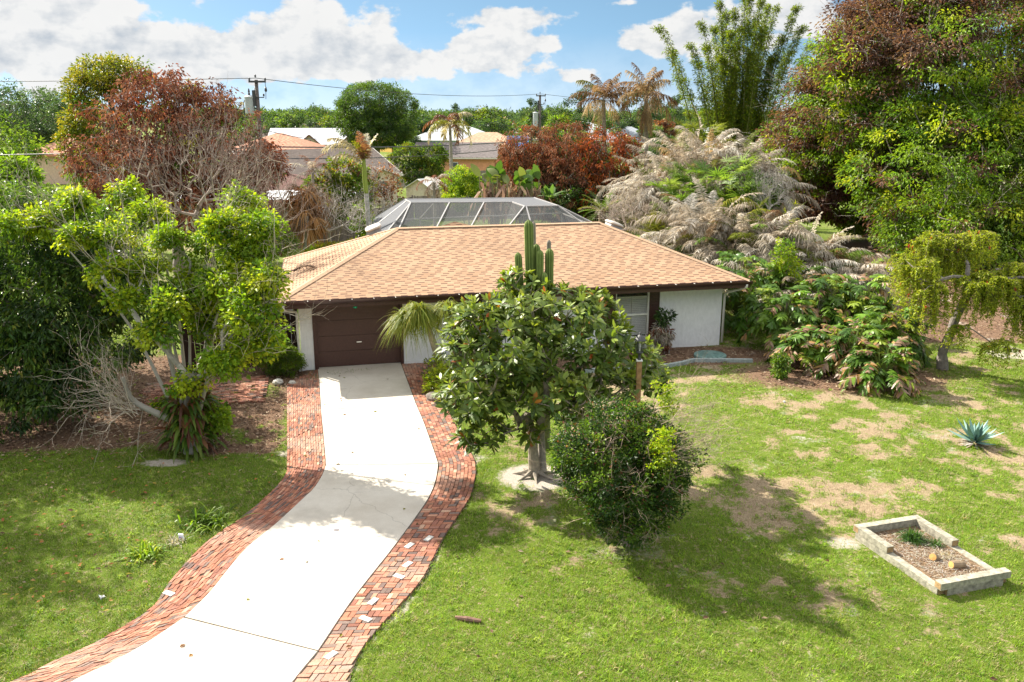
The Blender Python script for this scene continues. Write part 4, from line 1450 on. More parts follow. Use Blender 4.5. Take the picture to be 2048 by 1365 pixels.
def pick(rng, pal, n, jit=.22):
    p = np.array(pal)
    return p[rng.randint(len(p), size=n)] * rng.uniform(1 - jit, 1 + jit, (n, 1)) * rng.uniform(.94, 1.06, (n, 3))


def rdir(rng, n):
    return unit(rng.normal(size=(n, 3)))


def sample_lobes(rng, lobes, n, shell=.62, rough=.22, zmin=None):
    """points through the outer part of a union of ellipsoids, with an uneven outline"""
    w = np.array([l[2] if len(l) > 2 else l[1][0] * l[1][1] + l[1][2] * l[1][0] for l in lobes], float)
    cnt = rng.multinomial(n, w / w.sum())
    out = []; cen = []
    for (l, k) in zip(lobes, cnt):
        c = np.array(l[0]); r = np.array(l[1])
        d = rdir(rng, k)
        u = (shell + (1 - shell) * rng.rand(k, 1) ** .55)
        bump = 1 + rough * (fbm(d[:, 0] * 3 + c[0], d[:, 1] * 3 + d[:, 2] * 2.3 + c[1], 1.0, 31)[:, None] - .5) * 2
        out.append(c + d * r * u * bump); cen.append(np.repeat(c[None], k, 0))
    p = np.concatenate(out); c = np.concatenate(cen)
    if zmin is not None:
        k = p[:, 2] > zmin + rng.rand(len(p)) * .3
        p, c = p[k], c[k]
    return p, c


def grow(rng, trunk, targets, seg=.5, lift=.12, wob=.12):
    """grow limbs from the trunk's nodes to every target; returns nodes, parents"""
    nodes = [np.array(t, float) for t in trunk]; par = [-1] + list(range(len(trunk) - 1))
    base = len(trunk)
    plen = [0.0]
    for i in range(1, base): plen.append(plen[-1] + np.linalg.norm(nodes[i] - nodes[i - 1]))
    top = nodes[-1]
    order = np.argsort(np.linalg.norm(targets - top, axis=1))
    first = max(1, base // 2)
    N = np.array(nodes); PL = np.array(plen)
    tips = []
    cap = 4096
    buf = np.zeros((cap, 3)); buf[:base] = N; pl = np.zeros(cap); pl[:base] = PL; n = base
    parl = par[:]
    for ti in order:
        t = targets[ti]
        d = np.linalg.norm(buf[first:n] - t, axis=1) + .25 * pl[first:n]
        # avoid doubling back downwards
        j = first + int(np.argmin(d))
        p = buf[j]
        L_ = np.linalg.norm(t - p)
        k = max(1, int(math.ceil(L_ / seg)))
        bow = np.array([0, 0, lift * L_]) + rng.normal(size=3) * wob * L_ * .5
        prev = j
        for i in range(1, k + 1):
            f = i / k
            q = p + (t - p) * f + bow * (4 * f * (1 - f)) * .6
            if i < k: q = q + rng.normal(size=3) * wob * seg * .5
            if n >= cap:
                buf = np.concatenate([buf, np.zeros((cap, 3))]); pl = np.concatenate([pl, np.zeros(cap)]); cap *= 2
            buf[n] = q; pl[n] = pl[prev] + np.linalg.norm(q - buf[prev]); parl.append(prev)
            prev = n; n += 1
        tips.append(prev)
    return buf[:n].copy(), np.array(parl), np.array(tips)


def limb_mesh(a, nodes, par, tips, r_tip, r_base, ntrunk, rng, col=(.3, .25, .2), expo=.48, k=5, flare=1.5):
    n = len(nodes)
    w = np.zeros(n); w[tips] += 1
    for i in range(n - 1, 0, -1):
        if par[i] >= 0: w[par[i]] += w[i]
    w = np.maximum(w, 1)
    r = r_tip * w ** expo
    r = r * min(1.0, 1.0) if r[0] <= 0 else r * np.where(w > 1, np.clip(r_base / max(r[0], 1e-6), .3, 3) ** (np.log(w) / max(np.log(w[0]), 1e-6)), 1)
    e = np.arange(1, n); p = par[e]
    r0 = np.minimum(r[p], r[e] * 1.5); r1 = r[e].copy()
    trunk = e < ntrunk
    cc = np.array(col) * rng.uniform(.75, 1.25, (n - 1, 1))
    a.tubes(nodes[p][~trunk], nodes[e][~trunk], r0[~trunk], r1[~trunk], k, cc[~trunk])
    if ntrunk > 1:
        pts = nodes[:ntrunk]; rr = r[:ntrunk].copy()
        rr = np.maximum.accumulate(rr[::-1])[::-1]
        # finer, knobbly trunk with a root flare
        m = max(6, ntrunk * 3)
        P = crom(pts, m); u = np.linspace(0, 1, m)
        rad = np.interp(u, np.linspace(0, 1, ntrunk), rr) * (1 + .08 * np.sin(u * 23 + rng.rand() * 6) + .05 * np.sin(u * 47))
        rad = rad * (1 + (flare - 1) * np.exp(-u * m / 3.0 * 1.2))
        P[0, 2] -= .12
        a.path(P, rad, 12, col)


def leafy(a, rng, cen, out, per, rc, size, wid, colf, droop=.25, flat=.75, up=.55, szj=.35, mix_out=.5):
    """sprays of leaves round every cluster centre"""
    n = len(cen)
    k = rng.poisson(per, n).clip(1)
    idx = np.repeat(np.arange(n), k); m = len(idx)
    d = rdir(rng, m) * (rng.rand(m, 1) ** .4) * rc * rng.uniform(.65, 1.25, n)[idx][:, None]
    d[:, 2] *= flat
    P = cen[idx] + d
    D = unit(unit(d) * .7 + out[idx] * mix_out + rng.normal(size=(m, 3)) * .45 + np.array([0, 0, -droop]))
    N = unit(rng.normal(size=(m, 3)) * .6 + np.array([0, 0, up]) + out[idx] * .3)
    L_ = size * rng.uniform(1 - szj, 1 + szj, m)
    a.kites(P, D, N, L_, L_ * wid, colf(idx, P), fold=.16, droop=.12)


def tree(name, label, cat, base, trunk, lobes, ncl, per, rc, size, wid=.45, pal='mid', mat=None, r_tip=.012, r_base=.14, seg=.5, shell=.6,
         seed=1, dead=None, bark=(.22, .19, .16), droop=.25, zmin=None, group=None, rough=.22, crown='crown', trunkname='trunk', up=.55, lift=.1, szj=.35,
         bare=0, barecol=(.36, .31, .27), flat=.75, mixp=None, wob=.12, extra_trunks=()):
    """one tree: an Empty with its trunk-and-limbs and its crown of separate leaves"""
    rng = np.random.RandomState(seed)
    root = thing(name, label, cat, base, 0, group)
    pts, cen = sample_lobes(rng, lobes, ncl, shell, rough, zmin)
    nodes, par, tips = grow(rng, trunk, pts, seg, lift, wob)
    a = Acc(); limb_mesh(a, nodes, par, tips, r_tip, r_base, len(trunk), rng, bark)
    for et in extra_trunks: a.path(crom(et[0], 14), np.interp(np.linspace(0, 1, 14), np.linspace(0, 1, len(et[1])), et[1]), 9, bark)
    a.build(trunkname, BARK, root)
    pals = pal if isinstance(pal, list) else [(pal, 1)]
    pr = np.array([p[1] for p in pals], float); pr /= pr.sum()
    which = rng.choice(len(pals), len(pts), p=pr)
    if dead is not None:
        dm = rng.rand(len(pts)) < dead(pts)
        pals = pals + [('dull', 0)]
        which = np.where(dm, len(pals) - 1, which)
    base_c = np.stack([np.array(GRN[pals[w][0]])[rng.randint(len(GRN[pals[w][0]]))] for w in which])

    def colf(idx, P):
        c = base_c[idx] * rng.uniform(.72, 1.3, (len(idx), 1)) * rng.uniform(.92, 1.08, (len(idx), 3))
        if mixp:
            s = rng.rand(len(idx)) < mixp[1]
            c[s] = pick(rng, GRN[mixp[0]], s.sum())
        return c
    a = Acc()
    out = unit(pts - cen)
    leafy(a, rng, pts, out, per, rc, size, wid, colf, droop, flat, up, szj)
    a.build(crown, mat or LEAF, root)
    if bare:
        a = Acc()
        sel = rng.randint(len(pts), size=bare)
        twigs(a, rng, pts[sel], unit(out[sel] + np.array([0, 0, .5])), bare_len(rc), barecol)
        a.build('dead_twigs', TWIG, root)
    return root


def bare_len(rc): return max(.5, rc * 1.8)


def twigs(a, rng, P, D, L_, col, r=.010, depth=2):
    """bare forking twigs"""
    n = len(P)
    L_ = np.broadcast_to(L_, (n,))
    q = P
    d = D
    for s in range(3):
        d = unit(d + rng.normal(size=(n, 3)) * .22 + np.array([0, 0, .06]))
        e = q + d * (L_ / 3)[:, None]
        a.tubes(q, e, r * (1 - s * .25), r * (.75 - s * .22), 4, np.array(col) * rng.uniform(.7, 1.3, (n, 1)))
        if depth > 0 and n:
            sd = unit(d + rng.normal(size=(n, 3)) * .65)
            twigs(a, rng, e, sd, L_ * .5, col, r * .6, depth - 1)
        q = e


# ---- palms
def frond_arrays(rng, base, az, el, L_, droop, n=34, leaf=.45, hang=.5, col=None, wid=.03, taper=None, twist=0.0, vee=.35):
    """the rachis and leaflets of one feather frond"""
    t = np.linspace(0, 1, 12)
    h = np.array([math.cos(az), math.sin(az), 0])
    ang = el - droop * t ** 1.4
    step = L_ / 11
    x = np.concatenate([[0], np.cumsum(np.cos(ang[:-1]) * step)]); z = np.concatenate([[0], np.cumsum(np.sin(ang[:-1]) * step)])
    side = np.array([-h[1], h[0], 0])
    pts = base + np.outer(x, h) + np.outer(z, (0, 0, 1.0)) + np.outer(twist * t ** 2 * L_, side)
    u = np.linspace(.16, .985, n)
    P = np.stack([np.interp(u, t, pts[:, k]) for k in range(3)], 1)
    T = unit(np.stack([np.interp(u, t, np.gradient(pts[:, k])) for k in range(3)], 1))
    prof = np.sin(np.pi * np.clip(u * .86 + .10, 0, 1)) ** .7
    PP, DD, LL, SS = [], [], [], []
    for s in (-1, 1):
        nrm = np.cross(T, side * s); nrm = unit(nrm) * np.where(np.cross(T, side * s)[:, 2:3] < 0, -1, 1)
        D = unit(side * s + T * (.35 + .7 * u[:, None]) + nrm * vee + rng.normal(size=(n, 3)) * .14)
        PP.append(P); DD.append(D); LL.append(leaf * prof * rng.uniform(.75, 1.15, n)); SS.append(unit(T + rng.normal(size=(n, 3)) * .25))
    return pts, np.concatenate(PP), np.concatenate(DD), np.concatenate(SS), np.concatenate(LL)


LEAFP = [.55, 1.0, .75, .06]


def fronds(a, rng, specs, colf, wid=.03, rach=.014, rcol=(.25, .2, .12)):
    """specs: (base, az, el, length, droop, nleaf, leaf length, hang)"""
    for (b, az, el, L_, dr, n, lf, hang) in specs:
        pts, P, D, S, LL = frond_arrays(rng, np.asarray(b, float), az, el, L_, dr, n, lf, twist=rng.normal() * .08)
        a.path(pts, np.linspace(rach, rach * .25, len(pts)), 4, rcol, cap=False)
        base = colf(rng)
        c = base[None] * rng.uniform(.7, 1.3, (len(P), 1))
        a.blades(P, D, S, LL, wid, LEAFP, hang * rng.uniform(.6, 1.4, len(P)), c)


def fan(a, rng, b, d, pet, size, n, col, spread=2.4, wid=.05, hang=.25):
    """one fan leaf on its stalk"""
    d = unit(np.asarray(d, float))
    c = b + d * pet - np.array([0, 0, .1 * pet])
    a.path([b, b + d * pet * .5 + (0, 0, .03), c], [.014, .01, .008], 4, col * .9, cap=False)
    ref = np.array([0, 0, 1.0]) if abs(d[2]) < .9 else np.array([1.0, 0, 0])
    s = unit(np.cross(d, ref)); n_ = np.cross(s, d)
    th = np.linspace(-spread, spread, n) / 2 * 1.25 + rng.normal(size=n) * .03
    D = np.outer(np.cos(th), d) + np.outer(np.sin(th), s) + np.outer(.22 * np.abs(np.sin(th)), n_) + rng.normal(size=(n, 3)) * .05
    L_ = size * (1 - .28 * np.abs(th) / spread * 2) * rng.uniform(.9, 1.08, n)
    S = np.cross(D, n_)
    a.blades(np.repeat(c[None], n, 0), D, S, L_, wid, [.4, 1.0, .8, .08], hang * rng.uniform(.4, 1.5, n), col[None] * rng.uniform(.75, 1.3, (n, 1)))


def palm(name, label, base, pts, r, crown, group=None, shaft=None, skirt=None, mat=LEAF, bark=(.33, .30, .27), rings=True, seed=3, colf=None, wid=.035, rcol=(.25, .2, .12), cat='palm tree'):
    rng = np.random.RandomState(seed)
    root = thing(name, label, cat, base, 0, group)
    a = Acc()
    P = crom(pts, 26)
    rad = np.interp(np.linspace(0, 1, 26), np.linspace(0, 1, len(r)), r)
    if rings: rad = rad * (1 + .05 * (np.arange(26) % 2))
    a.path(P, rad, 10, bark)
    a.build('trunk', BARK, root)
    if shaft:
        a = Acc(); a.path(crom(shaft[0], 10), np.interp(np.linspace(0, 1, 10), np.linspace(0, 1, len(shaft[1])), shaft[1]), 10, shaft[2]); a.build('crownshaft', COLOR, root, smooth=True)
    a = Acc(); fronds(a, rng, crown, colf, wid, rcol=rcol); a.build('crown', mat, root)
    if skirt is not None:
        a = Acc(); skirt(a, rng); a.build('dead_skirt', LEAF_DRY, root)
    return root


def crown_specs(rng, top, n, L_, el0, el1, droop, nleaf=34, leaf=.5, hang=.4, az0=0.0):
    out = []
    for i in range(n):
        az = az0 + i * 2.39996 + rng.normal() * .15
        el = el0 + (el1 - el0) * (i + .5) / n
        out.append((np.asarray(top) + (math.cos(az) * .05, math.sin(az) * .05, rng.uniform(-.05, .1)), az, el + rng.normal() * .08, L_ * rng.uniform(.8, 1.1), droop * rng.uniform(.8, 1.2), nleaf, leaf, hang))
    return out


def palc(*pals):
    """colour chooser for fronds"""
    names = [p if isinstance(p, tuple) else (p, 1) for p in pals]
    w = np.array([n[1] for n in names], float); w /= w.sum()

    def f(rng):
        g = GRN[names[rng.choice(len(names), p=w)][0]]
        return np.array(g[rng.randint(len(g))]) * rng.uniform(.8, 1.2)
    return f


# ------------------------------------------------------------------ front yard
def dead_top(c, z0, z1, amt, lo=.05):
    return lambda p: lo + amt * sst(p[:, 2], z0, z1)


def build_poinciana():
    b = np.array([-7.75, 19.35, 0.0])
    tr = [b, b + (.05, .1, .5), b + (.02, .15, 1.0), b + (.0, .1, 1.5)]
    A = lambda x, y, Y: at(x, y, Y)
    rq = np.random.RandomState(52)
    lobes = [(A(x, y, 19.4 + rq.uniform(-.9, .9) + max(0, 520 - y) * .016), (q * 1.1, q * 1.1, q * .72)) for x, y, q in [
        (480, 400, .45), (440, 450, .42), (520, 450, .48), (490, 500, .58), (535, 560, .48), (440, 560, .52), (500, 620, .58), (400, 500, .45), (380, 570, .5), (330, 480, .42), (300, 430, .36), (250, 385, .36),
        (230, 470, .46), (160, 470, .46), (90, 445, .5), (30, 445, .36), (290, 540, .48), (215, 540, .42), (340, 610, .45), (420, 650, .55), (520, 680, .48), (450, 720, .48), (380, 760, .42), (250, 600, .34), (350, 820, .48), (425, 830, .42), (305, 665, .34), (150, 400, .3), (420, 600, .5)]]
    r = tree('poinciana_tree', 'spreading lime green tree with bare pale limbs and ferns round its trunk', 'tree', b, tr, lobes, 760, 50, .27, .095, .75,
             [('lime', 5), ('fresh', 2), ('mid', .8)], LEAF, .0065, .12, .4, .05, seed=5, bark=(.40, .37, .33), droop=.35, lift=.05, up=.9, bare=0, wob=.2, flat=.8)
    rng = np.random.RandomState(55)
    a = Acc()
    # bare limbs standing out of the crown
    n = 95
    P, C = sample_lobes(rng, lobes[:26], n, .1, .2)
    twigs(a, rng, P, unit((P - (b + (0, .1, 1.4))) * [1, 1, 1.1] + rng.normal(size=(n, 3)) * .4), rng.uniform(.8, 1.7, n), (.42, .36, .29), .008)
    for k_ in range(0, 26, 2):                        # the many upright limbs of the vase
        e_ = np.array(lobes[k_][0]); s_ = b + np.array([(e_[0] - b[0]) * .06, .1 + (e_[1] - b[1]) * .06, .55])
        m_ = s_ * .5 + e_ * .5 + np.array([(b[0] - e_[0]) * .12, 0, .15]) + rng.normal(size=3) * .08
        a.path(crom([s_, m_, e_], 12), np.linspace(.055, .012, 12), 6, np.array((.40, .365, .32)) * rng.uniform(.8, 1.1))
    # the low limb and its fan of twigs
    q = [b + (-.1, 0, .7), A(320, 830, 19.0), A(265, 800, 19.0), A(245, 755, 19.0)]
    a.path(crom(q, 12), np.linspace(.10, .045, 12), 9, (.27, .25, .22))
    tipp = q[-2]
    n = 34
    d = unit(np.array([-.75, -.1, .35]) + rng.normal(size=(n, 3)) * [.4, .45, .4])
    twigs(a, rng, np.repeat(np.array([A(270, 815, 19.0)]), n, 0) + rng.normal(size=(n, 3)) * .12, d, rng.uniform(.9, 1.9, n), (.40, .34, .28), .009)
    a.build('bare_limbs', TWIG, r)
    # staghorn ferns and old fibre wrapped round the trunk
    a = Acc()
    n = 420
    ang = rng.rand(n) * 6.283; z = rng.uniform(.25, 1.45, n); rad = .30 + .12 * np.sin(z * 5) + .1 * rng.rand(n)
    P = b + np.stack([np.cos(ang) * rad, np.sin(ang) * rad + .1, z], 1)
    D = unit(np.stack([np.cos(ang), np.sin(ang), rng.uniform(-.5, .7, n)], 1))
    c = np.where((rng.rand(n, 1) < .22), pick(rng, GRN['brown'], n), pick(rng, [(.10, .17, .02), (.06, .12, .015), (.14, .20, .03)], n))
    a.blades(P, D, np.stack([-np.sin(ang), np.cos(ang), .3 * rng.normal(size=n)], 1), rng.uniform(.25, .52, n), rng.uniform(.05, .11, n), [.5, .8, 1, .7, .15], rng.uniform(.3, .9, n), c)
    ang = rng.rand(60) * 6.283; z = rng.uniform(.6, 1.5, 60)
    P = b + np.stack([np.cos(ang) * .28, np.sin(ang) * .28 + .1, z], 1)
    a.kites(P, np.stack([np.cos(ang) * .3, np.sin(ang) * .3, rng.uniform(-.9, .9, 60)], 1), np.stack([np.cos(ang), np.sin(ang), 0 * ang], 1), .42, .34, pick(rng, [(.20, .10, .05), (.28, .15, .08), (.14, .08, .05)], 60))
    a.build('staghorn_ferns', LEAF, r)
    return r


build_poinciana()


def build_loquat():
    b = np.array([.50, 18.0, 0.0])
    tr = [b, b + (-.02, 0, .5), b + (-.08, .02, 1.0), b + (-.15, .05, 1.45)]
    A = lambda x, y, Y: at(x, y, Y)
    lobes = [(A(1000, 690, 18.0), (1.35, 1.3, .8)), (A(1170, 665, 18.3), (1.1, 1.2, .75)), (A(1090, 620, 18.6), (1.5, 1.3, .55)), (A(1262, 722, 19.0), (.72, .8, .48)), (A(950, 780, 17.7), (.9, 1.0, .6)),
             (A(950, 640, 18.4), (.65, .9, .6)), (A(1100, 780, 17.4), (1.1, .9, .45)), (A(965, 860, 17.6), (.65, .6, .32)), (A(1040, 560, 19.0), (.45, .6, .22)), (A(1185, 600, 19), (.5, .6, .22)), (A(1300, 750, 19.2), (.45, .6, .55)), (A(1060, 860, 17.8), (.4, .4, .3)), (A(1225, 770, 17.9), (.6, .6, .4)), (A(1150, 825, 17.6), (.5, .5, .3))]
    rng = np.random.RandomState(17)
    root = thing('loquat_tree', 'round loquat tree with big glossy leaves and scarred trunk beside the dark bush', 'tree', b)
    pts, cen = sample_lobes(rng, lobes, 980, .50, .15)
    nodes, par, tips = grow(rng, tr, pts, .35, .06, .16)
    a = Acc(); limb_mesh(a, nodes, par, tips, .007, .11, len(tr), rng, (.31, .265, .21), flare=1.35)
    a.path(crom([b + (.2, .12, -.1), b + (.17, .12, .6), b + (.16, .14, 1.2), b + (.3, .2, 1.7)], 10), np.linspace(.10, .06, 10), 8, (.30, .27, .24))
    for k in range(7):
        an = k * .9 + .3; e = b + (math.cos(an) * .55, math.sin(an) * .5, -.03)
        a.path([b + (math.cos(an) * .1, math.sin(an) * .1, .10), b + (math.cos(an) * .28, math.sin(an) * .26, .035), e], [.06, .035, .012], 6, (.30, .26, .21))
    t = a.build('trunk', BARK, root); OFF[t.name] = OFF[root.name]
    a = Acc(); c = b + (-.04, -.145, .92)
    a.lathe((0, 0, 0), [(.02, -.02)], 8) if False else None
    an = np.linspace(0, 2 * math.pi, 18, endpoint=False)
    rr = .125 * (1 + .25 * np.sin(an * 3 + 1) + .1 * np.sin(an * 7))
    V = np.concatenate([[c], c + np.stack([np.cos(an) * rr, 0 * an + .02 * np.cos(an * 2), np.sin(an) * rr * 1.25], 1), c + np.stack([np.cos(an) * rr * .9, 0 * an + .1, np.sin(an) * rr * 1.1], 1)])
    a.add(V, [[1 + i, 1 + (i + 1) % 18, 19 + (i + 1) % 18, 19 + i] for i in range(18)], [[0, 1 + (i + 1) % 18, 1 + i] for i in range(18)], col=(.38, .15, .06))
    a.build('bark_wound', BARK, t)
    # rosettes
    a = Acc()
    out = unit(pts - cen)
    n = len(pts)
    k = rng.randint(8, 14, n)
    idx = np.repeat(np.arange(n), k); m = len(idx)
    ax = unit(out * .55 + np.array([0, 0, .75]) + rng.normal(size=(n, 3)) * .22)
    ref = unit(np.cross(ax, rdir(rng, n))); ref2 = np.cross(ax, ref)
    ph = rng.rand(m) * 6.283
    f = rng.uniform(.15, 1.0, m)
    rad = ref[idx] * np.cos(ph)[:, None] + ref2[idx] * np.sin(ph)[:, None]
    D = unit(rad * (.35 + .8 * f)[:, None] + ax[idx] * (.9 - .85 * f)[:, None])
    P = pts[idx] + D * .02 - ax[idx] * (.05 * f)[:, None]
    L_ = rng.uniform(.16, .27, m) * (.7 + .4 * f)
    young = np.clip((1 - f) * 1.25 * (.35 + .75 * np.clip(out[idx][:, 2] + .45, 0, 1)), 0, 1)[:, None]
    c = pick(rng, [(.045, .092, .015), (.062, .118, .018), (.08, .135, .02)], m) * (1 - young) + young * pick(rng, [(.24, .31, .04), (.28, .34, .06)], m)
    s = rng.rand(m) < .012
    c[s] = pick(rng, [(.40, .16, .02), (.30, .08, .02)], s.sum())
    a.blades(P, D, np.cross(D, ax[idx]), L_, L_ * .36, [.18, .75, 1.0, .8, .08], rng.uniform(.05, .45, m) * f, c)
    a.build('crown', LEAF_GLOSSY, root)


build_loquat()


def build_cactus():
    b = np.array([.80, 19.6, 0.0])
    root = thing('columnar_cactus', 'tall columnar cactus with several ribbed green stems rising through the loquat tree', 'cactus', b)
    rng = np.random.RandomState(4)
    cols = [(1057, 440, 19.6, .105, 'g'), (1036, 505, 19.5, .085, 'g'), (1073, 488, 19.7, .085, 'g'), (1080, 500, 19.4, .085, 'g'), (1099, 497, 19.6, .10, 'g'), (1067, 443, 20.0, .05, 'd'), (1098, 480, 20.0, .05, 'd'), (1089, 545, 19.3, .075, 'g')]
    for i, (x, y, Y, r, ty) in enumerate(cols):
        t = at(x, y, Y)
        f = np.array([b[0] + (t[0] - b[0]) * .7, Y, 1.2])
        ctr = crom([f, (f + t) / 2 + rng.normal(size=3) * .01, t], 90)
        a = Acc()
        ribs = 8; k = ribs * 4
        an = np.arange(k) * 2 * math.pi / k
        rr = r * .85 * (1 + .20 * np.cos(an * ribs))
        V = []
        for j, p in enumerate(ctr):
            u = j / 89; dt = np.linalg.norm(t - f) * (1 - u) / (r * 1.6)
            w = (1 - .06 * math.exp(-((u * 7) % 1) * 6)) * (1 if dt > 1 else math.sqrt(max(.02, 1 - (1 - dt) ** 2)))
            V.append(p + np.stack([np.cos(an) * rr * w, np.sin(an) * rr * w, 0 * an], 1))
        i0 = np.arange(k); i1 = (i0 + 1) % k
        q = np.concatenate([np.stack([i0, i1, i1 + k, i0 + k], 1) + k * j for j in range(89)])
        ridge = (np.cos(an * ribs) + 1) / 2
        if ty == 'g': cc = np.outer(1 - ridge, (.08, .125, .025)) + np.outer(ridge, (.22, .27, .08))
        else: cc = np.outer(1 - ridge, (.20, .17, .14)) + np.outer(ridge, (.34, .30, .26))
        a.add(np.concatenate(V), q, col=np.tile(cc, (90, 1)))
        o = a.build('stem', COLORN, root, smooth=True)
        if ty == 'd': o['label'] = 'thin dried grey stem'
    a = Acc(); a.path(crom([b + (0, 0, -.1), b + (.02, 0, .7), b + (.05, -.02, 1.3)], 10), np.linspace(.12, .10, 10), 10, (.16, .17, .08)); a.build('trunk', BARK, root)


build_cactus()


def build_bush():
    b = np.array([2.15, 14.75, 0.0])
    A = lambda x, y, Y: at(x, y, Y)
    lobes = [(A(1240, 940, 14.7), (1.15, 1.1, .85)), (A(1190, 900, 14.9), (.85, .9, .6)), (A(1310, 910, 14.9), (.75, .9, .7)), (A(1260, 1010, 14.6), (.9, .8, .6)), (A(1245, 850, 15.2), (.75, .8, .45))]
    r = tree('thorny_bush', 'big dark round bougainvillea bush with pale thorny twigs on the lawn', 'bush', b, [b, b + (0, 0, .18), b + (.02, 0, .4)], lobes, 560, 62, .19, .062, .62,
             [('dark', 5), ('mid', 3.0)], LEAF, .005, .07, .3, .55, seed=23, bark=(.30, .25, .2), droop=.1, zmin=.18, mixp=('brown', .05))
    rng = np.random.RandomState(8)
    a = Acc()
    P, C = sample_lobes(rng, lobes, 100, .85, .2, .2)
    twigs(a, rng, P, unit(P - C + rng.normal(size=P.shape) * .5), rng.uniform(.35, .7, len(P)), (.36, .27, .21), .0042)
    n = 70
    s = A(1330, 880, 14.8)
    P = s + rng.normal(size=(n, 3)) * [.22, .4, .38]
    twigs(a, rng, P, unit(np.array([1.0, -.15, .12]) + rng.normal(size=(n, 3)) * .36), rng.uniform(.6, 1.15, n), (.38, .29, .23), .0042)
    a.build('thorny_twigs', TWIG, r)
    a = Acc()
    n = 26
    c = np.concatenate([A(1325, 900, 14.05) + rng.normal(size=(n, 3)) * [.10, .1, .22], A(1330, 795, 15.2) + rng.normal(size=(14, 3)) * [.08, .1, .16]])
    leafy(a, rng, c, np.tile([[.2, -.4, .6]], (len(c), 1)), 24, .12, .07, .6, lambda i, P: pick(rng, GRN['lime'], len(i)))
    a.build('new_shoots', LEAF, r)


build_bush()


def build_ponytail():
    b = np.array([-2.15, 26.0, 0.0])
    top = at(845, 632, 25.7)
    b2 = G(893, 762)
    root = thing('ponytail_palm', 'leaning ponytail palm with drooping yellow green mop in front of the white wall', 'palm', b2)
    rng = np.random.RandomState(12)
    h1 = at(838, 625, b2[1] - .5); h2 = at(893, 618, b2[1] - .2)
    a = Acc(); a.path(crom([b2 + (.05, 0, -.1), b2 + (-.12, 0, .35), at(862, 672, b2[1] - .15), at(848, 640, b2[1] - .4), h1], 20), np.linspace(.15, .065, 20), 10, (.42, .37, .28))
    a.path(crom([at(848, 640, b2[1] - .4), at(870, 628, b2[1] - .3), h2], 8), np.linspace(.07, .05, 8), 8, (.42, .37, .28)); a.build('trunk', BARK, root)
    a = Acc()
    for h, n, k in ((h1, 900, 1.0), (h2, 600, .85), (at(812, 636, b2[1] - .6), 500, .95)):
        d = rdir(rng, n); d[:, 2] = np.abs(d[:, 2]) * 1.0 + .05; d = unit(d)
        c = pick(rng, [(.24, .27, .02), (.18, .23, .018), (.28, .29, .04), (.13, .18, .015)], n)
        a.blades(np.repeat(h[None], n, 0) + rng.normal(size=(n, 3)) * .05, d, np.cross(d, [0, 0, 1]), rng.uniform(.6, 1.05, n) * k, .026, [.9, 1, .9, .75, .5, .08], rng.uniform(.7, 1.25, n), c)
    a.build('crown', LEAF, root)


build_ponytail()


def bushy(name, label, b, lobes, ncl, per, rc, size, pal, seed, wid=.5, cat='shrub', mat=None, shell=.75, group=None, **kw):
    b = np.asarray(b, float)
    t0 = np.array([b[0], b[1], 0.0])
    return tree(name, label, cat, t0, [t0, t0 + (0, 0, .12), t0 + (.01, 0, .25)], lobes, ncl, per, rc, size, wid, pal, mat or LEAF, .004, .03, .4, shell, seed=seed, group=group, crown='foliage', trunkname='stems', **kw)


hb = hw(-.55, -.25)
bushy('clipped_hedge', 'clipped small leaved hedge shrub in front of the dark fence beside the garage', hb,
      [(hw(-.85, -.2, .75), (.52, .45, .72)), (hw(-.45, -.35, .45), (.5, .42, .5)), (hw(-1.0, -.15, 1.1), (.42, .35, .38))], 420, 50, .13, .05, [('mid', 4), ('fresh', 2), ('olive', 1)], 31, zmin=.02)
bushy('yellow_shrub', 'low yellow green shrub at the foot of the ponytail palm', G(880, 760), [(G(882, 765, .35), (.45, .4, .40)), (G(875, 740, .5), (.35, .35, .4)), (G(895, 790, .25), (.35, .35, .3))], 150, 26, .14, .10, [('lime', 3), ('olive', 1.5)], 32, wid=.3, zmin=.02)
bushy('dead_leaf_shrub', 'small shrub with dark leaf tuft and dry tan leaves by the window shutter', hw(11.9, -.45), [(hw(11.9, -.5, .55), (.32, .3, .5))], 60, 26, .12, .16, [('tan', 3), ('brown', 1)], 33, wid=.25, droop=1.2, mat=LEAF_DRY)
bushy('dark_leaf_plant', 'small dark green leafy plant above the dry shrub by the shutter', hw(12.1, -.75), [(hw(12.0, -.55, 1.25), (.22, .22, .22))], 20, 14, .1, .17, 'dark', 34, wid=.35, mat=LEAF_GLOSSY)


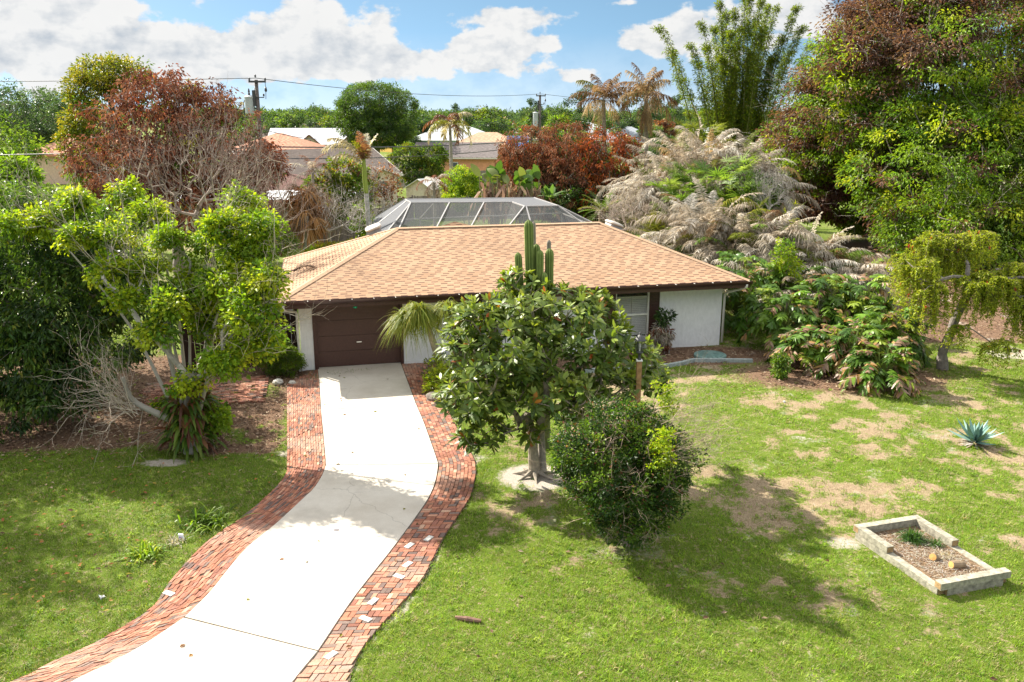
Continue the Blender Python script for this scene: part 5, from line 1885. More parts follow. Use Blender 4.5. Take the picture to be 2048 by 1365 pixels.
def build_dark_trees():
    b = np.array([-12.6, 22.0, 0.0])
    A = at
    lobes = [(A(90, 620, 21.5), (1.7, 1.8, 1.5)), (A(30, 700, 21.0), (1.5, 1.6, 1.4)), (A(190, 700, 21.5), (1.2, 1.5, 1.2)), (A(60, 480, 22.5), (1.7, 1.8, 1.3)), (A(200, 560, 22.5), (1.3, 1.6, 1.3)), (A(10, 820, 20.2), (.8, 1.0, .5)), (A(110, 780, 20.6), (1.1, 1.0, .6)), (A(-90, 600, 22), (2.2, 2.2, 2.3)), (A(270, 640, 23), (1.1, 1.4, 1.2))]
    tree('mango_tree', 'dense dark green tree reaching to the ground at the left edge of the lawn', 'tree', b, [b, b + (0, 0, .6), b + (.1, 0, 1.2), b + (.1, .1, 1.9)], lobes, 700, 62, .36, .16, .36,
         [('dark', 5), ('mid', 2.2)], LEAF_GLOSSY, .008, .2, .6, .6, seed=41, droop=.8, mixp=('olive', .06))
    b = np.array([-14.0, 27.5, 0.0])
    lobes = [(A(50, 435, 27.5), (1.9, 1.8, .9)), (A(150, 460, 27), (1.7, 1.8, .9)), (A(10, 400, 28), (.9, 1.2, .5)), (A(120, 420, 28), (.8, 1.2, .5)), (A(220, 450, 27), (1.2, 1.5, .8)), (A(-90, 430, 28), (2.2, 2.2, 1.4)), (A(130, 520, 27), (2.2, 1.8, 1.2))]
    tree('glossy_tree', 'fresh green glossy leaved tree standing behind the dark tree at the left edge', 'tree', b, [b, b + (0, 0, 1.2), b + (.1, 0, 2.4), b + (.1, 0, 3.4)], lobes, 430, 44, .38, .15, .5,
         [('fresh', 4), ('mid', 2.5), ('lime', .8)], LEAF_GLOSSY, .008, .16, .6, .6, seed=43, droop=.35, bare=30, barecol=(.45, .40, .34))


build_dark_trees()
_b = np.array([-17.6, 19.6, 0.0])
tree('mango_tree', 'tall green tree beyond the left edge that shades the left lawn', 'tree', _b, [_b, _b + (0, 0, 2.0), _b + (.1, 0, 4.0), _b + (.1, .1, 5.4)],
     [(_b + (0, 0, 7.2), (2.9, 3.0, 1.9)), (_b + (.6, -1.2, 6.4), (2.4, 2.4, 1.4)), (_b + (-1, 1, 6.2), (2.6, 2.6, 1.6))], 330, 40, .42, .17, .4, [('dark', 3), ('mid', 3)], LEAF_GLOSSY, .01, .2, .8, .4, seed=47, droop=.5)


def build_bare_tree():
    """the leafless tree behind the poinciana"""
    b = np.array([-11.0, 30.8, 0.0])
    root = thing('bare_tree', 'leafless tree of pale upright twigs in front of the dead brown tree', 'tree', b)
    rng = np.random.RandomState(61)
    A = at
    lobes = [(A(300, 400, 30.5), (1.7, 1.4, 1.1)), (A(420, 340, 31.5), (1.8, 1.4, 1.4)), (A(470, 350, 32), (1.5, 1.4, 1.4)), (A(445, 305, 32.5), (1.5, 1.4, 1.2)), (A(500, 375, 31), (1.3, 1.3, 1.3)), (A(360, 360, 31), (1.5, 1.2, 1.1)), (A(260, 350, 31), (.9, .9, .9)), (A(550, 430, 31), (1.2, 1.3, .9))]
    pts, cen = sample_lobes(rng, lobes, 250, .4, .3)
    nodes, par, tips = grow(rng, [b, b + (0, 0, .8), b + (.1, 0, 1.6), b + (.15, 0, 2.3)], pts, .5, .0, .2)
    a = Acc(); limb_mesh(a, nodes, par, tips, .008, .10, 4, rng, (.28, .225, .19), k=5)
    a.build('trunk', BARK, root)
    a = Acc(); twigs(a, rng, pts, unit(pts - (b + (0, 0, 1.5)) + rng.normal(size=pts.shape) * .5), rng.uniform(.6, 1.3, len(pts)), (.27, .21, .175), .008)
    a.build('twigs', TWIG, root)


build_bare_tree()


def weeping():
    b = np.array([13.75, 26.3, 0.0])
    root = thing('weeping_bottlebrush', 'weeping bottlebrush tree with hanging green strands and red blossoms on a leaning trunk', 'tree', b)
    rng = np.random.RandomState(71)
    A = at
    tr = [b, A(1885, 705, 26.3), A(1900, 670, 26.3), A(1910, 640, 26.3), A(1930, 600, 26.3)]
    lobes = [(A(1835, 520, 26.3), (.65, .7, .35)), (A(1850, 575, 25.6), (.6, .5, .25)), (A(1880, 485, 26.9), (.7, .7, .3)), (A(1945, 480, 26.9), (.75, .7, .28)), (A(1965, 560, 25.8), (.6, .5, .25)), (A(2035, 545, 26.2), (.7, .7, .3)), (A(2075, 610, 25.6), (.6, .6, .3)), (A(2120, 560, 26.4), (.9, .9, .4))]
    pts, cen = sample_lobes(rng, lobes, 135, .5, .3)
    extra = np.array([A(1915, 660, 25.6), A(1925, 655, 25.5), A(1905, 665, 25.7), A(1990, 690, 25.0), A(2005, 685, 24.9), A(2020, 700, 25.0), A(1975, 695, 25.0)])
    pts = np.concatenate([pts, extra])
    nodes, par, tips = grow(rng, tr, pts, .4, .15, .15)
    a = Acc(); limb_mesh(a, nodes, par, tips, .008, .13, len(tr), rng, (.22, .19, .17), flare=1.5); a.build('trunk', BARK, root)
    a = Acc(); fl = Acc()
    for i, p in enumerate(pts):
        for s in range(10):
            az = rng.rand() * 6.283
            small = i >= len(pts) - len(extra)
            L_ = rng.uniform(.5, 1.35) * (.5 if small else 1.0)
            L_ = min(L_, max(.3, p[2] - .25))
            reach = rng.uniform(.15, .45)
            t = np.linspace(0, 1, 9)
            h = np.array([math.cos(az), math.sin(az), 0])
            q = p + np.outer(reach * (1 - (1 - t) ** 2), h) + np.outer(.16 * np.sin(np.clip(t * 3.2, 0, 3.14)) - L_ * t ** 1.6, (0, 0, 1.0))
            a.path(q, np.linspace(.006, .002, 9), 3, (.22, .17, .10), cap=False)
            m = int(44 * L_) + 8
            u = np.sort(rng.rand(m)) ** .9
            P = np.stack([np.interp(u, t, q[:, j]) for j in range(3)], 1)
            D = unit(rng.normal(size=(m, 3)) * [.8, .8, .35] + np.array([0, 0, -.55]))
            a.kites(P, D, rdir(rng, m), rng.uniform(.07, .13, m), .034, pick(rng, [(.36, .42, .03), (.28, .35, .022), (.42, .45, .045), (.19, .26, .018)], m))
            if rng.rand() < .06:
                c = q[rng.randint(3, 8)]
                k = 46
                d = rdir(rng, k)
                fl.blades(np.repeat(c[None], k, 0) + np.outer(rng.uniform(-.05, .05, k), (0, 0, 1)), d * [1, 1, .4], np.cross(d, [0, 0, 1.0]), rng.uniform(.035, .05, k), .011, [1, 1, .7], 0, pick(rng, [(.45, .012, .012), (.58, .03, .02)], k))
    a.build('hanging_foliage', LEAF, root)
    fl.build('blossoms', COLOR, root)


weeping()


def philodendron(name, label, c, n, seed, spread=.8, hgt=.7, brown=.35, stem=None, lf=.62):
    rng = np.random.RandomState(seed)
    c = np.array([c[0], c[1], 0.0])
    root = thing(name, label, 'plant', c, 0, 'split leaf philodendrons beside the house')
    a = Acc(); st = Acc()
    n = int(n * 1.5)
    for i in range(n):
        az = i * 2.4 + rng.normal() * .3
        f = (i + .5) / n
        d = np.array([math.cos(az), math.sin(az), 0])
        b0 = c + d * .05 + (0, 0, hgt * .3)
        rad = spread * (.15 + .85 * f ** .7) * rng.uniform(.8, 1.15)
        tip = c + d * rad + (0, 0, hgt * (1.25 - .95 * f) * rng.uniform(.85, 1.15) + .15)
        st.path(crom([b0, (b0 + tip) / 2 + (0, 0, .12), tip], 6), np.linspace(.016, .009, 6), 4, (.13, .17, .03))
        # lobed blade as a short broad feather
        nl = 9
        L_ = lf * rng.uniform(.8, 1.2)
        el = .3 - .9 * f + rng.normal() * .2
        pts, P, D, S, LL = frond_arrays(rng, tip, az + rng.normal() * .3, el, L_, .6, nl, L_ * .45, vee=.12)
        dead = rng.rand() < brown
        g = pick(rng, [(.09, .18, .016), (.13, .23, .02), (.20, .27, .026), (.06, .13, .016)], 1)[0]
        col = np.repeat(g[None], len(P), 0) * rng.uniform(.75, 1.25, (len(P), 1))
        if dead:
            k = rng.rand(len(P)) < .6
            col[k] = pick(rng, [(.30, .19, .12), (.36, .25, .17), (.24, .14, .09), (.38, .22, .08)], k.sum())
        a.blades(P, D, S, LL, L_ * .165, [.9, 1.0, .9, .75, .25], rng.uniform(.1, .7, len(P)), col)
        a.blades(pts[:1], unit(pts[-1:] - pts[:1]), np.cross(unit(pts[-1] - pts[0]), [0, 0, 1.0])[None], L_, L_ * .18, [.3, 1, 1, .8, .3], .35, g)
    a.build('leaves', LEAF_GLOSSY, root); st.build('stalks', COLOR, root)
    if stem:
        s = Acc(); s.path(crom([c + (0, 0, -.05), c + (.02, 0, stem * .5), c + (.1, 0, stem)], 8), [.11, .1, .095, .09, .09, .085, .08, .07], 9, (.34, .29, .24)); s.build('trunk', BARK, root)
    return root


PH = [((1560, 700), 46, .95, 1.5, .25, .8, 'philodendron with a short bare trunk beside the round green lid'),
      ((1475, 660), 60, 1.05, 1.9, .22, None, 'tall philodendron reaching the eave at the right corner of the house'),
      ((1545, 640), 60, 1.0, 1.7, .30, None, 'philodendron with scorched leaves just right of the house corner'),
      ((1640, 665), 64, 1.05, 1.5, .25, None, 'broad green philodendron in the middle of the clump behind the lawn'),
      ((1610, 735), 44, .75, .8, .5, None, 'low philodendron over fallen leaves, mostly scorched, in front of the clump'),
      ((1720, 670), 60, 1.05, 1.4, .25, None, 'green philodendron at the back right of the clump'),
      ((1700, 745), 70, 1.0, 1.0, .55, None, 'brown edged philodendron at the front of the clump near the sandy patch'),
      ((1770, 720), 70, .95, 1.25, .30, None, 'philodendron at the right end of the clump nearest the bottlebrush'),
      ((1760, 775), 46, .75, .75, .6, None, 'mostly withered philodendron at the front right of the clump')]
for i, ((x, y), n, sp_, hg, br, stm, lab) in enumerate(PH):
    philodendron('philodendron', lab, G(x, y), n, 80 + i, sp_, hg, br, stm)
bushy('schefflera_shrub', 'small upright green shrub in front of the philodendron trunk', G(1565, 735), [(G(1562, 733, .38), (.2, .2, .38))], 45, 22, .14, .13, [('mid', 3), ('fresh', 1)], 95, wid=.35, mat=LEAF_GLOSSY, droop=.6)


def agave(name, label, c, seed, n=26, L_=.62):
    rng = np.random.RandomState(seed)
    c = np.array([c[0], c[1], 0.02])
    root = thing(name, label, 'plant', c)
    a = Acc()
    for i in range(n):
        az = i * 2.39996; f = i / n
        el = 1.35 - 1.15 * f + rng.normal() * .06
        d = np.array([math.cos(az) * math.cos(el), math.sin(az) * math.cos(el), math.sin(el)])
        s = np.array([-math.sin(az), math.cos(az), 0]); up = np.cross(d, s) * -1
        l = L_ * rng.uniform(.85, 1.12); K = 7
        t = np.linspace(0, 1, K); w = .058 * np.array([.75, .85, 1.0, 1.0, .8, .45, .03]); th = .016 * (1 - t) + .002
        ctr = c + (0, 0, .06) + d * .03 + np.outer(l * t, d) + np.outer(l * .12 * t ** 2 * (1 if f < .5 else -.6), (0, 0, 1.0)) * -1
        V = np.stack([ctr - np.outer(w, s) + np.outer(w * .35, up), ctr - np.outer(th, up), ctr + np.outer(w, s) + np.outer(w * .35, up), ctr - np.outer(th + .012 * (1 - t), up) - 0], 1)
        col = np.array([(.15, .26, .22), (.20, .32, .28), (.11, .21, .18)][i % 3]) * rng.uniform(.85, 1.2)
        q = []
        for k in range(K - 1):
            for x, y in ((0, 1), (1, 2), (2, 3), (3, 0)): q.append([k * 4 + x, k * 4 + y, k * 4 + 4 + y, k * 4 + 4 + x])
        a.add(V.reshape(-1, 3), q, col=col)
    a.build('leaves', COLOR, root)
    a = Acc(); m = 34; an = rng.rand(m) * 6.283
    d = np.stack([np.cos(an), np.sin(an), rng.uniform(-.05, .35, m)], 1)
    a.blades(np.repeat(c[None], m, 0) + d * .05, d, np.stack([-np.sin(an), np.cos(an), 0 * an], 1), rng.uniform(.25, .5, m), .05, [.8, 1, .7, .1], .25, pick(rng, GRN['tan'], m))
    a.build('dry_leaves', LEAF_DRY, root)


agave('agave', 'blue green agave rosette with dry lower leaves alone on the right lawn', G(1950, 890), 5, 24, .62)


def strap_clump(name, label, c, n, L_, wid, cols, seed, bend=.7, part='leaves', el=(.4, 1.4), spread=.12):
    rng = np.random.RandomState(seed)
    c = np.array([c[0], c[1], c[2] if len(c) > 2 else 0.0])
    root = thing(name, label, 'plant', c)
    a = Acc()
    az = rng.rand(n) * 6.283; e = rng.uniform(el[0], el[1], n)
    d = np.stack([np.cos(az) * np.cos(e), np.sin(az) * np.cos(e), np.sin(e)], 1)
    P = c + np.stack([rng.normal(size=n) * spread, rng.normal(size=n) * spread, 0 * az], 1)
    a.blades(P, d, np.stack([-np.sin(az), np.cos(az), 0 * az], 1), L_ * rng.uniform(.6, 1.15, n), wid, [.8, 1, .95, .8, .55, .06], bend * rng.uniform(.5, 1.4, n), pick(rng, cols, n))
    a.build(part, LEAF, root)
    return root


strap_clump('strap_leaf_plant', 'clump of strap leaves on the left lawn nearer the poinciana', G(415, 1045), 130, .60, .035, GRN['mid'] + GRN['fresh'], 101, spread=.2)
strap_clump('strap_leaf_plant', 'bright yellow green clump of strap leaves on the left lawn nearer the camera', G(290, 1112), 110, .46, .038, GRN['lime'] + GRN['fresh'], 102, spread=.14)
strap_clump('dry_grass_tuft', 'small dry tan grass tuft between the two strap leaf plants', G(352, 1085), 60, .3, .012, GRN['tan'], 103, spread=.08)

# ------------------------------------------------------------------ backyard
A = at


def big(name, label, b, lobes, ncl, per, rc, size, pal, seed, trunk_h=2.5, r_base=.2, **kw):
    b = np.array([b[0], b[1], 0.0])
    tr = kw.pop('trunk', None) or [b, b + (0, 0, trunk_h * .4), b + (.1, 0, trunk_h * .75), b + (.1, .05, trunk_h)]
    return tree(name, label, kw.pop('cat', 'tree'), b, tr, lobes, ncl, per, rc, size, kw.pop('wid', .45), pal, kw.pop('mat', LEAF), kw.pop('r_tip', .012), r_base, kw.pop('seg', .9), kw.pop('shell', .6), seed=seed, **kw)


# the huge tree on the right and the one whose trunk shows
big('huge_tree', 'huge rounded green tree with dead brown top leaves filling the right edge', (27, 50), [
    (A(1900, 130, 50), (7.0, 6, 5.0)), (A(2050, 60, 51), (7.5, 6.5, 5.0)), (A(1760, 190, 51), (4.6, 5, 4.0)), (A(1900, 330, 46), (5.0, 4.5, 4.0)), (A(2040, 330, 46), (5.5, 4.5, 5.0)), (A(1960, 470, 43), (4.2, 3.5, 2.8)),
    (A(1690, 250, 52), (3.0, 4, 2.8)), (A(1720, 140, 52), (2.6, 3.4, 2.4)), (A(1650, 220, 53), (2.2, 3, 2.0)), (A(1790, 70, 52), (3.2, 3.6, 2.2)), (A(1610, 290, 54), (2.2, 3, 2.0)), (A(1680, 180, 53), (2.4, 3, 2.2)), (A(1840, 20, 52), (3.4, 3.6, 2.0)), (A(2180, 250, 50), (6.5, 7, 7.5)), (A(1860, 450, 45), (2.6, 3, 1.9)), (A(2060, 540, 42), (2.6, 2.6, 1.7)), (A(1830, 60, 52), (4, 4, 2.3))],
    3600, 80, .88, .20, [('fresh', 4.5), ('mid', 2.0), ('lime', 2.6)], 111, 4.0, .5, flat=.5, wid=.42, seg=1.4, r_tip=.016, droop=.55, rough=.2, shell=.72,
    dead=lambda p: .13 + .66 * sst(p[:, 2] - .32 * (p[:, 0] - 22) + (fbm(p[:, 0], p[:, 2], .35, 66) - .5) * 9, 8.6, 12.4), bare=300, barecol=(.48, .42, .37))
b57 = G(1725, 474)
big('mahogany_tree', 'green tree with brown patches whose dark trunk stands in bright lawn behind dry palms', b57, [
    (A(1640, 330, 55), (3.2, 3.4, 2.3)), (A(1700, 390, 54), (3.0, 3.0, 1.8)), (A(1590, 300, 57), (2.2, 2.8, 1.8)), (A(1760, 330, 55), (3.2, 3.2, 2.6)), (A(1600, 400, 54), (2.2, 2.6, 1.3)), (A(1680, 260, 57), (3.0, 3.2, 2.0)), (A(1560, 360, 55), (1.6, 2.2, 1.5)), (A(1730, 440, 55), (1.5, 1.6, .7))],
    1050, 74, .7, .20, [('fresh', 3.6), ('mid', 2.0), ('lime', 3.0)], 113, 2.2, .26, flat=.5, seg=1.0, droop=.5, dead=lambda p: .24 + .5 * sst((fbm(p[:, 0], p[:, 2], .5, 68) - .5) * 2 - .12 * (p[:, 0] - 20), -.1, .5), bare=90, barecol=(.42, .36, .32), shell=.68)
# the dead brown tree and the yellow green one
big('dead_brown_tree', 'big tree of dead red brown leaves on the left behind the bare twigs', A(350, 450, 42), [
    (A(330, 250, 42), (3.3, 3.2, 2.3)), (A(290, 330, 41), (3.3, 3.2, 2.0)), (A(420, 310, 42), (3.0, 3.0, 2.2)), (A(310, 190, 43), (1.9, 2.2, 1.2)), (A(395, 215, 43), (1.8, 2.0, 1.3)), (A(240, 390, 40), (2.2, 2.4, 1.3)), (A(480, 350, 42), (2.2, 2.4, 1.3)), (A(520, 330, 43), (1.2, 1.6, 1.0)), (A(400, 420, 40), (3.4, 2.6, 1.3))],
    950, 34, .48, .19, [('brown', 6), ('rust', .5), ('mid', .25), ('yellow', .2)], 121, 2.6, .25, mat=LEAF_DRY, seg=.8, droop=1.0, bark=(.30, .26, .23), shell=.5, r_tip=.013)
big('yellow_green_tree', 'tall yellow green tree with open crown left behind the dead brown tree', A(215, 380, 53), [
    (A(215, 150, 53), (2.0, 2.2, .9)), (A(180, 180, 53), (1.3, 1.6, .9)), (A(255, 150, 53), (1.4, 1.6, .9)), (A(185, 245, 52), (1.5, 1.8, 1.2)), (A(165, 285, 51), (1.1, 1.5, 1.3)), (A(205, 320, 50), (1.3, 1.6, 1.2)), (A(170, 330, 50), (1.0, 1.2, 1.0))],
    460, 34, .48, .2, [('olive', 4), ('yellow', 3.2), ('mid', .8)], 123, 4.5, .22, droop=.3, seg=.9, bark=(.16, .13, .12))
# trees by the left edge far off
for i, (px, py, Y, w, h, pal, lab) in enumerate([
        (45, 292, 118, 4.6, 3.4, [('fresh', 3), ('mid', 4)], 'leafy green tree at the left edge left of the peach house'),
        (-40, 292, 80, 4.2, 2.8, 'mid', 'green tree cut by the left edge of the view'),
        (130, 240, 128, 5.6, 3.4, [('mid', 3), ('far', 3)], 'blue green tree behind the peach house roof'),
        (30, 218, 110, 6.0, 3.0, 'fard', 'dark tree on the left skyline'),
        (90, 222, 120, 5.5, 2.6, 'far', 'grey green tree on the left skyline'),
        (5, 360, 60, 1.8, 1.3, [('fresh', 3), ('mid', 2)], 'light green tree low at the left edge below the leafy one'),
        (115, 292, 128, 4.6, 4.2, 'fard', 'dark green tree just behind the left end of the peach house')]):
    c = A(px, py, Y)
    big('leafy_tree', lab, c, [(c, (w, w, h)), (c + (w * .5, 0, -h * .3), (w * .7, w, h * .7)), (c + (-w * .5, 0, -h * .4), (w * .7, w, h * .8)), (c - (0, 0, h * .8), (w * .9, w * .8, h * .6))], 260, 34, .8, .34, pal, 130 + i, max(1.2, c[2] - h), .22, seg=1.5, shell=.75)
big('round_tree', 'large round dark green oak standing above the roofs in the middle distance', A(752, 285, 120), [
    (A(745, 215, 120), (4.4, 4.6, 3.2)), (A(790, 225, 120), (2.9, 4, 3.2)), (A(715, 235, 119), (3.0, 4, 3.0)), (A(755, 262, 118), (4.6, 4.6, 2.2))], 900, 60, .7, .24, [('dark', 3), ('mid', 2), ('far', 2)], 141, 3.0, .4, seg=1.4, shell=.75, rough=.14)
big('garden_tree', 'round green and yellowish tree between the cream house and the curved palm', A(835, 370, 88), [(A(815, 318, 88), (1.6, 1.8, 1.4)), (A(862, 315, 88), (1.5, 1.8, 1.2)), (A(840, 345, 87), (2.2, 1.8, 1.3))], 330, 34, .42, .24, [('mid', 4), ('olive', 2.2), ('dark', 2)], 142, 1.6, .14, seg=.7)
bushy('round_shrub', 'bright lime green round shrub behind the pool cage', A(928, 395, 62), [(A(925, 360, 62), (1.1, 1.1, .9)), (A(945, 375, 61.5), (.9, 1, .7)), (A(905, 375, 62), (.8, .9, .7)), (A(925, 395, 61), (1.3, 1, .8))], 300, 34, .26, .14, [('lime', 4), ('fresh', 3)], 143)
for i, (x, y, w, h, pal, lab) in enumerate([
        (1060, 300, 1.9, 1.6, [('mango', 5), ('rust', 1.2)], 'dead red brown mango tree, leftmost of the three behind the pool cage'),
        (1135, 305, 2.1, 2.0, [('mango', 6), ('rust', .6)], 'tall dead brown mango tree, middle of the three behind the pool cage'),
        (1215, 310, 1.9, 1.7, [('rust', 6), ('brown', 1.5), ('mid', .8)], 'bright rust red mango tree, rightmost of the three behind the pool cage')]):
    c = A(x, y, 57 - i * 1.5)
    big('mango_tree', lab, c, [(c, (w, w, h)), (c + (.3, -.2, -h * .7), (w * 1.15, w * 1.1, h * .8)), (c + (-w * .5, 0, -h * .2), (w * .6, w * .8, h * .7)), (c + (w * .5, 0, -h * .3), (w * .6, w * .8, h * .7)), (c + (.1, -.4, -h * 1.5), (w * 1.2, w, h * .7))],
        430, 34, .34, .20, pal, 150 + i, 1.4, .16, mat=LEAF_DRY, seg=.7, droop=1.1, wid=.3, group=None, mixp=('dark', .06), shell=.65)
big('dark_tree', 'dark green tree low behind the red brown mango trees and the board fence', A(1150, 400, 54), [(A(1150, 395, 54), (2.8, 1.6, .9)), (A(1215, 400, 53), (1.6, 1.4, .8))], 180, 34, .35, .2, 'dark', 155, .8, .1)

# palms
rng0 = np.random.RandomState(300)
t = A(900, 250, 80)
palm('curved_palm', 'palm with curled brown green fronds behind the bright lime shrub', [t[0], t[1], 0], [[t[0] + .1, t[1], 0], [t[0] + .05, t[1], 3.5], t], [.22, .16, .12],
     crown_specs(rng0, t, 15, 2.8, 1.2, -.35, 2.1, 34, .62, .9), seed=301, colf=palc(('olive', 1.3), ('brown', 1.0), ('tan', .8)), wid=.10, shaft=([t - (0, 0, .9), t], [.13, .1], (.18, .17, .06)))
t = A(727, 305, 41)
b = np.array([t[0] + .1, t[1], 0])
palm('royal_palm', 'slender palm with green crownshaft and pinkish dry fronds left of the pool cage', b, [b, b + (0, 0, 2.0), [t[0] + .05, t[1], t[2] - 1.9]], [.15, .12, .11],
     [(t - (0, 0, .5), 2.9, 1.0, 2.4, 1.9, 50, .55, .8), (t - (0, 0, .5), 3.5, 1.15, 2.2, 1.5, 50, .55, .8), (t - (0, 0, .5), 1.4, 1.3, 1.5, .5, 46, .45, .4), (t - (0, 0, .5), .3, 1.25, 1.5, .45, 46, .45, .4), (t - (0, 0, .5), 2.2, 1.4, 1.5, .4, 46, .45, .4), (t - (0, 0, .5), 5.0, 1.15, 1.3, .9, 46, .45, .5), (t - (0, 0, .6), 3.4, .85, 1.6, 1.6, 46, .5, .8), (t - (0, 0, .5), 4.2, 1.25, 1.3, .8, 40, .4, .4)],
     seed=302, colf=palc(('tan', 2.5), ('olive', 1.2), ('brown', .5)), wid=.045, shaft=([[t[0] + .05, t[1], t[2] - 1.95], t - (0, 0, .9), t], [.105, .115, .06], (.20, .26, .04)), bark=(.36, .36, .33))


def fan_palm(label, x, y, Y, seed, dry='rust', pet=.55, n=15, r=.085):
    rng = np.random.RandomState(seed)
    t = A(x, y, Y); b = np.array([t[0] + rng.uniform(-.15, .15), t[1], 0])
    root = thing('dead_fan_palm', label, 'palm tree', b, 0, 'dead fan palms by the fence')
    a = Acc(); a.path(crom([b, b + (.03, 0, t[2] * .5), t], 16), np.linspace(r * 1.15, r, 16) * (1 + .06 * (np.arange(16) % 2)), 9, (.36, .37, .34)); a.build('trunk', BARK, root)
    a = Acc()
    for i in range(n):
        az = i * 2.4; el = .9 - 2.1 * i / n
        d = np.array([math.cos(az) * math.cos(el), math.sin(az) * math.cos(el), math.sin(el)])
        col = np.array([(.30, .13, .04), (.22, .13, .07), (.36, .20, .08), (.18, .12, .08)][rng.randint(4)])
        fan(a, rng, t, d, pet * rng.uniform(.7, 1.2), 1.0, 24, col, 2.2, .05, 1.1)
    a.build('crown', LEAF_DRY, root)


fan_palm('dead fan palm with drooping orange brown leaves, leftmost beside the guy wire', 603, 392, 42, 311, n=22)
fan_palm('dead fan palm with orange brown leaves on the right of its neighbour', 626, 398, 43, 312, n=20)
fan_palm('short dead fan palm half hidden between the two taller dead ones', 613, 432, 41, 313, n=12, pet=.4)
t = A(625, 345, 46); b = np.array([t[0], t[1], 0.])
palm('dry_feather_palm', 'small palm with pale dry feather fronds above the dead fan palms', b, [b, b + (0, 0, 2.4), t], [.1, .09, .07], crown_specs(np.random.RandomState(6), t, 9, 1.5, 1.45, -.1, 1.6, 30, .35, .7), seed=314, colf=palc('tan', ('brown', .4)), wid=.03, mat=LEAF_DRY)
t = A(868, 365, 55); b = np.array([t[0], t[1], 0.])
palm('dry_feather_palm', 'small dead palm with drooping brown fronds in front of the garden shed', b, [b, b + (0, 0, 1.6), t], [.12, .10, .09], crown_specs(np.random.RandomState(9), t, 12, 1.35, 1.2, -.9, 2.0, 26, .3, 1.0), seed=315, colf=palc('brown', ('tan', 1.2)), wid=.04, mat=LEAF_DRY)


def coconut(label, x, y, Y, seed, base_y, skirt):
    rng = np.random.RandomState(seed)
    t = A(x, y, Y); b = np.array([t[0] + .3, t[1], 0.])
    sp = []
    for i in range(17):
        az = i * 2.4 + rng.normal() * .2
        el = 1.45 - 1.75 * (i / 17) ** 1.1
        sp.append((t + rng.normal(size=3) * .08, az, el, rng.uniform(2.3, 3.0), rng.uniform(.9, 1.5), 38, .70, 1.2))

    def sk(a, rg):
        n = skirt
        for i in range(n):
            az = rg.rand() * 6.283
            p = t + np.array([math.cos(az) * .12, math.sin(az) * .12, -.15 - rg.rand() * 1.2])
            fronds(a, rg, [(p, az, -.9 - rg.rand() * .3, 2.4 * rg.uniform(.7, 1.1), .6, 24, .35, .9)], palc('coco'), .05)
    palm('coconut_palm', label, b, [b, b + (-.1, 0, t[2] * .5), t], [.22, .17, .15], sp, 'two dead coconut palms', seed=seed, colf=palc(('coco', 5), ('yellow', .3)), wid=.06, mat=LEAF_DRY, skirt=sk if skirt else None, bark=(.27, .23, .2))


coconut('dead coconut palm with ragged brown fronds, left of the pair', 1207, 200, 70, 321, 265, 5)
coconut('dead coconut palm with a long hanging skirt, right of the pair', 1292, 190, 68, 322, 280, 14)


def bamboo():
    b = A(1470, 262, 76); b = np.array([b[0], b[1], 0.])
    root = thing('bamboo_clump', 'tall feathery bamboo clump fanning out left of the huge tree', 'bamboo', b)
    rng = np.random.RandomState(331)
    lf = Acc()
    tips = [(1325, 62, 58, .35), (1385, 95, 59, .5), (1405, 50, 60, .5), (1440, 10, 60, 1), (1452, 30, 61, 1), (1470, 25, 60, 1), (1490, -5, 60, 1), (1500, 0, 59, 1), (1520, 5, 60, 1), (1535, 15, 61, 1), (1550, 20, 60, 1), (1590, 20, 60, 1), (1600, 60, 59, .8), (1618, 95, 60, .3),
            (1430, 60, 62, 1), (1462, 70, 58.5, 1), (1510, 50, 62, 1), (1480, 60, 62, 1), (1525, 60, 58.5, 1), (1560, 80, 60, .9), (1415, 100, 61, .8), (1445, 120, 59, 1), (1575, 110, 61, .6), (1400, 130, 60, .4), (1345, 105, 60, .35), (1500, 110, 60, 1), (1540, 120, 60, 1), (1470, 140, 59, 1)]
    for (x, y, Y, dens) in tips:
        Y = 76 + (Y - 60) * 1.3
        tp = A(x, y, Y)
        f = b + np.array([(tp[0] - b[0]) * .28 + rng.normal() * .25, (Y - 76) * .3 + rng.normal() * .3, 0])
        P = crom([f, f + (tp - f) * .35 + ((f - tp) * [.16, .16, 0]) * .6, f + (tp - f) * .7 + ((f - tp) * [.15, .15, 0]) * .6, tp, tp + (tp - f) * [.12, .12, 0] + (0, 0, .1)], 24)
        c = Acc(); c.path(P, np.linspace(.085, .018, 24), 6, (.16, .17, .05)); c.build('culm', COLOR, root)
        n = int(230 * (.5 + .5 * dens)); u = rng.uniform(.30, 1.0, n)
        q = np.stack([np.interp(u, np.linspace(0, 1, 24), P[:, k]) for k in range(3)], 1)
        off = rdir(rng, n) * (.06 + .38 * np.sin(np.pi * np.clip((u - .2) / .83, 0, 1)) * rng.rand(n))[:, None]
        cen = q + off
        pal = GRN['olive'] * 2 + GRN['mid'] + GRN['lime'][:2] + [(.15, .15, .04)]
        leafy(lf, rng, cen, unit(off + (0, 0, .2)), 14, .27, .24, .22, lambda i, P_: pick(rng, pal, len(i)), droop=.5)
    lf.build('foliage', LEAF, root)


bamboo()


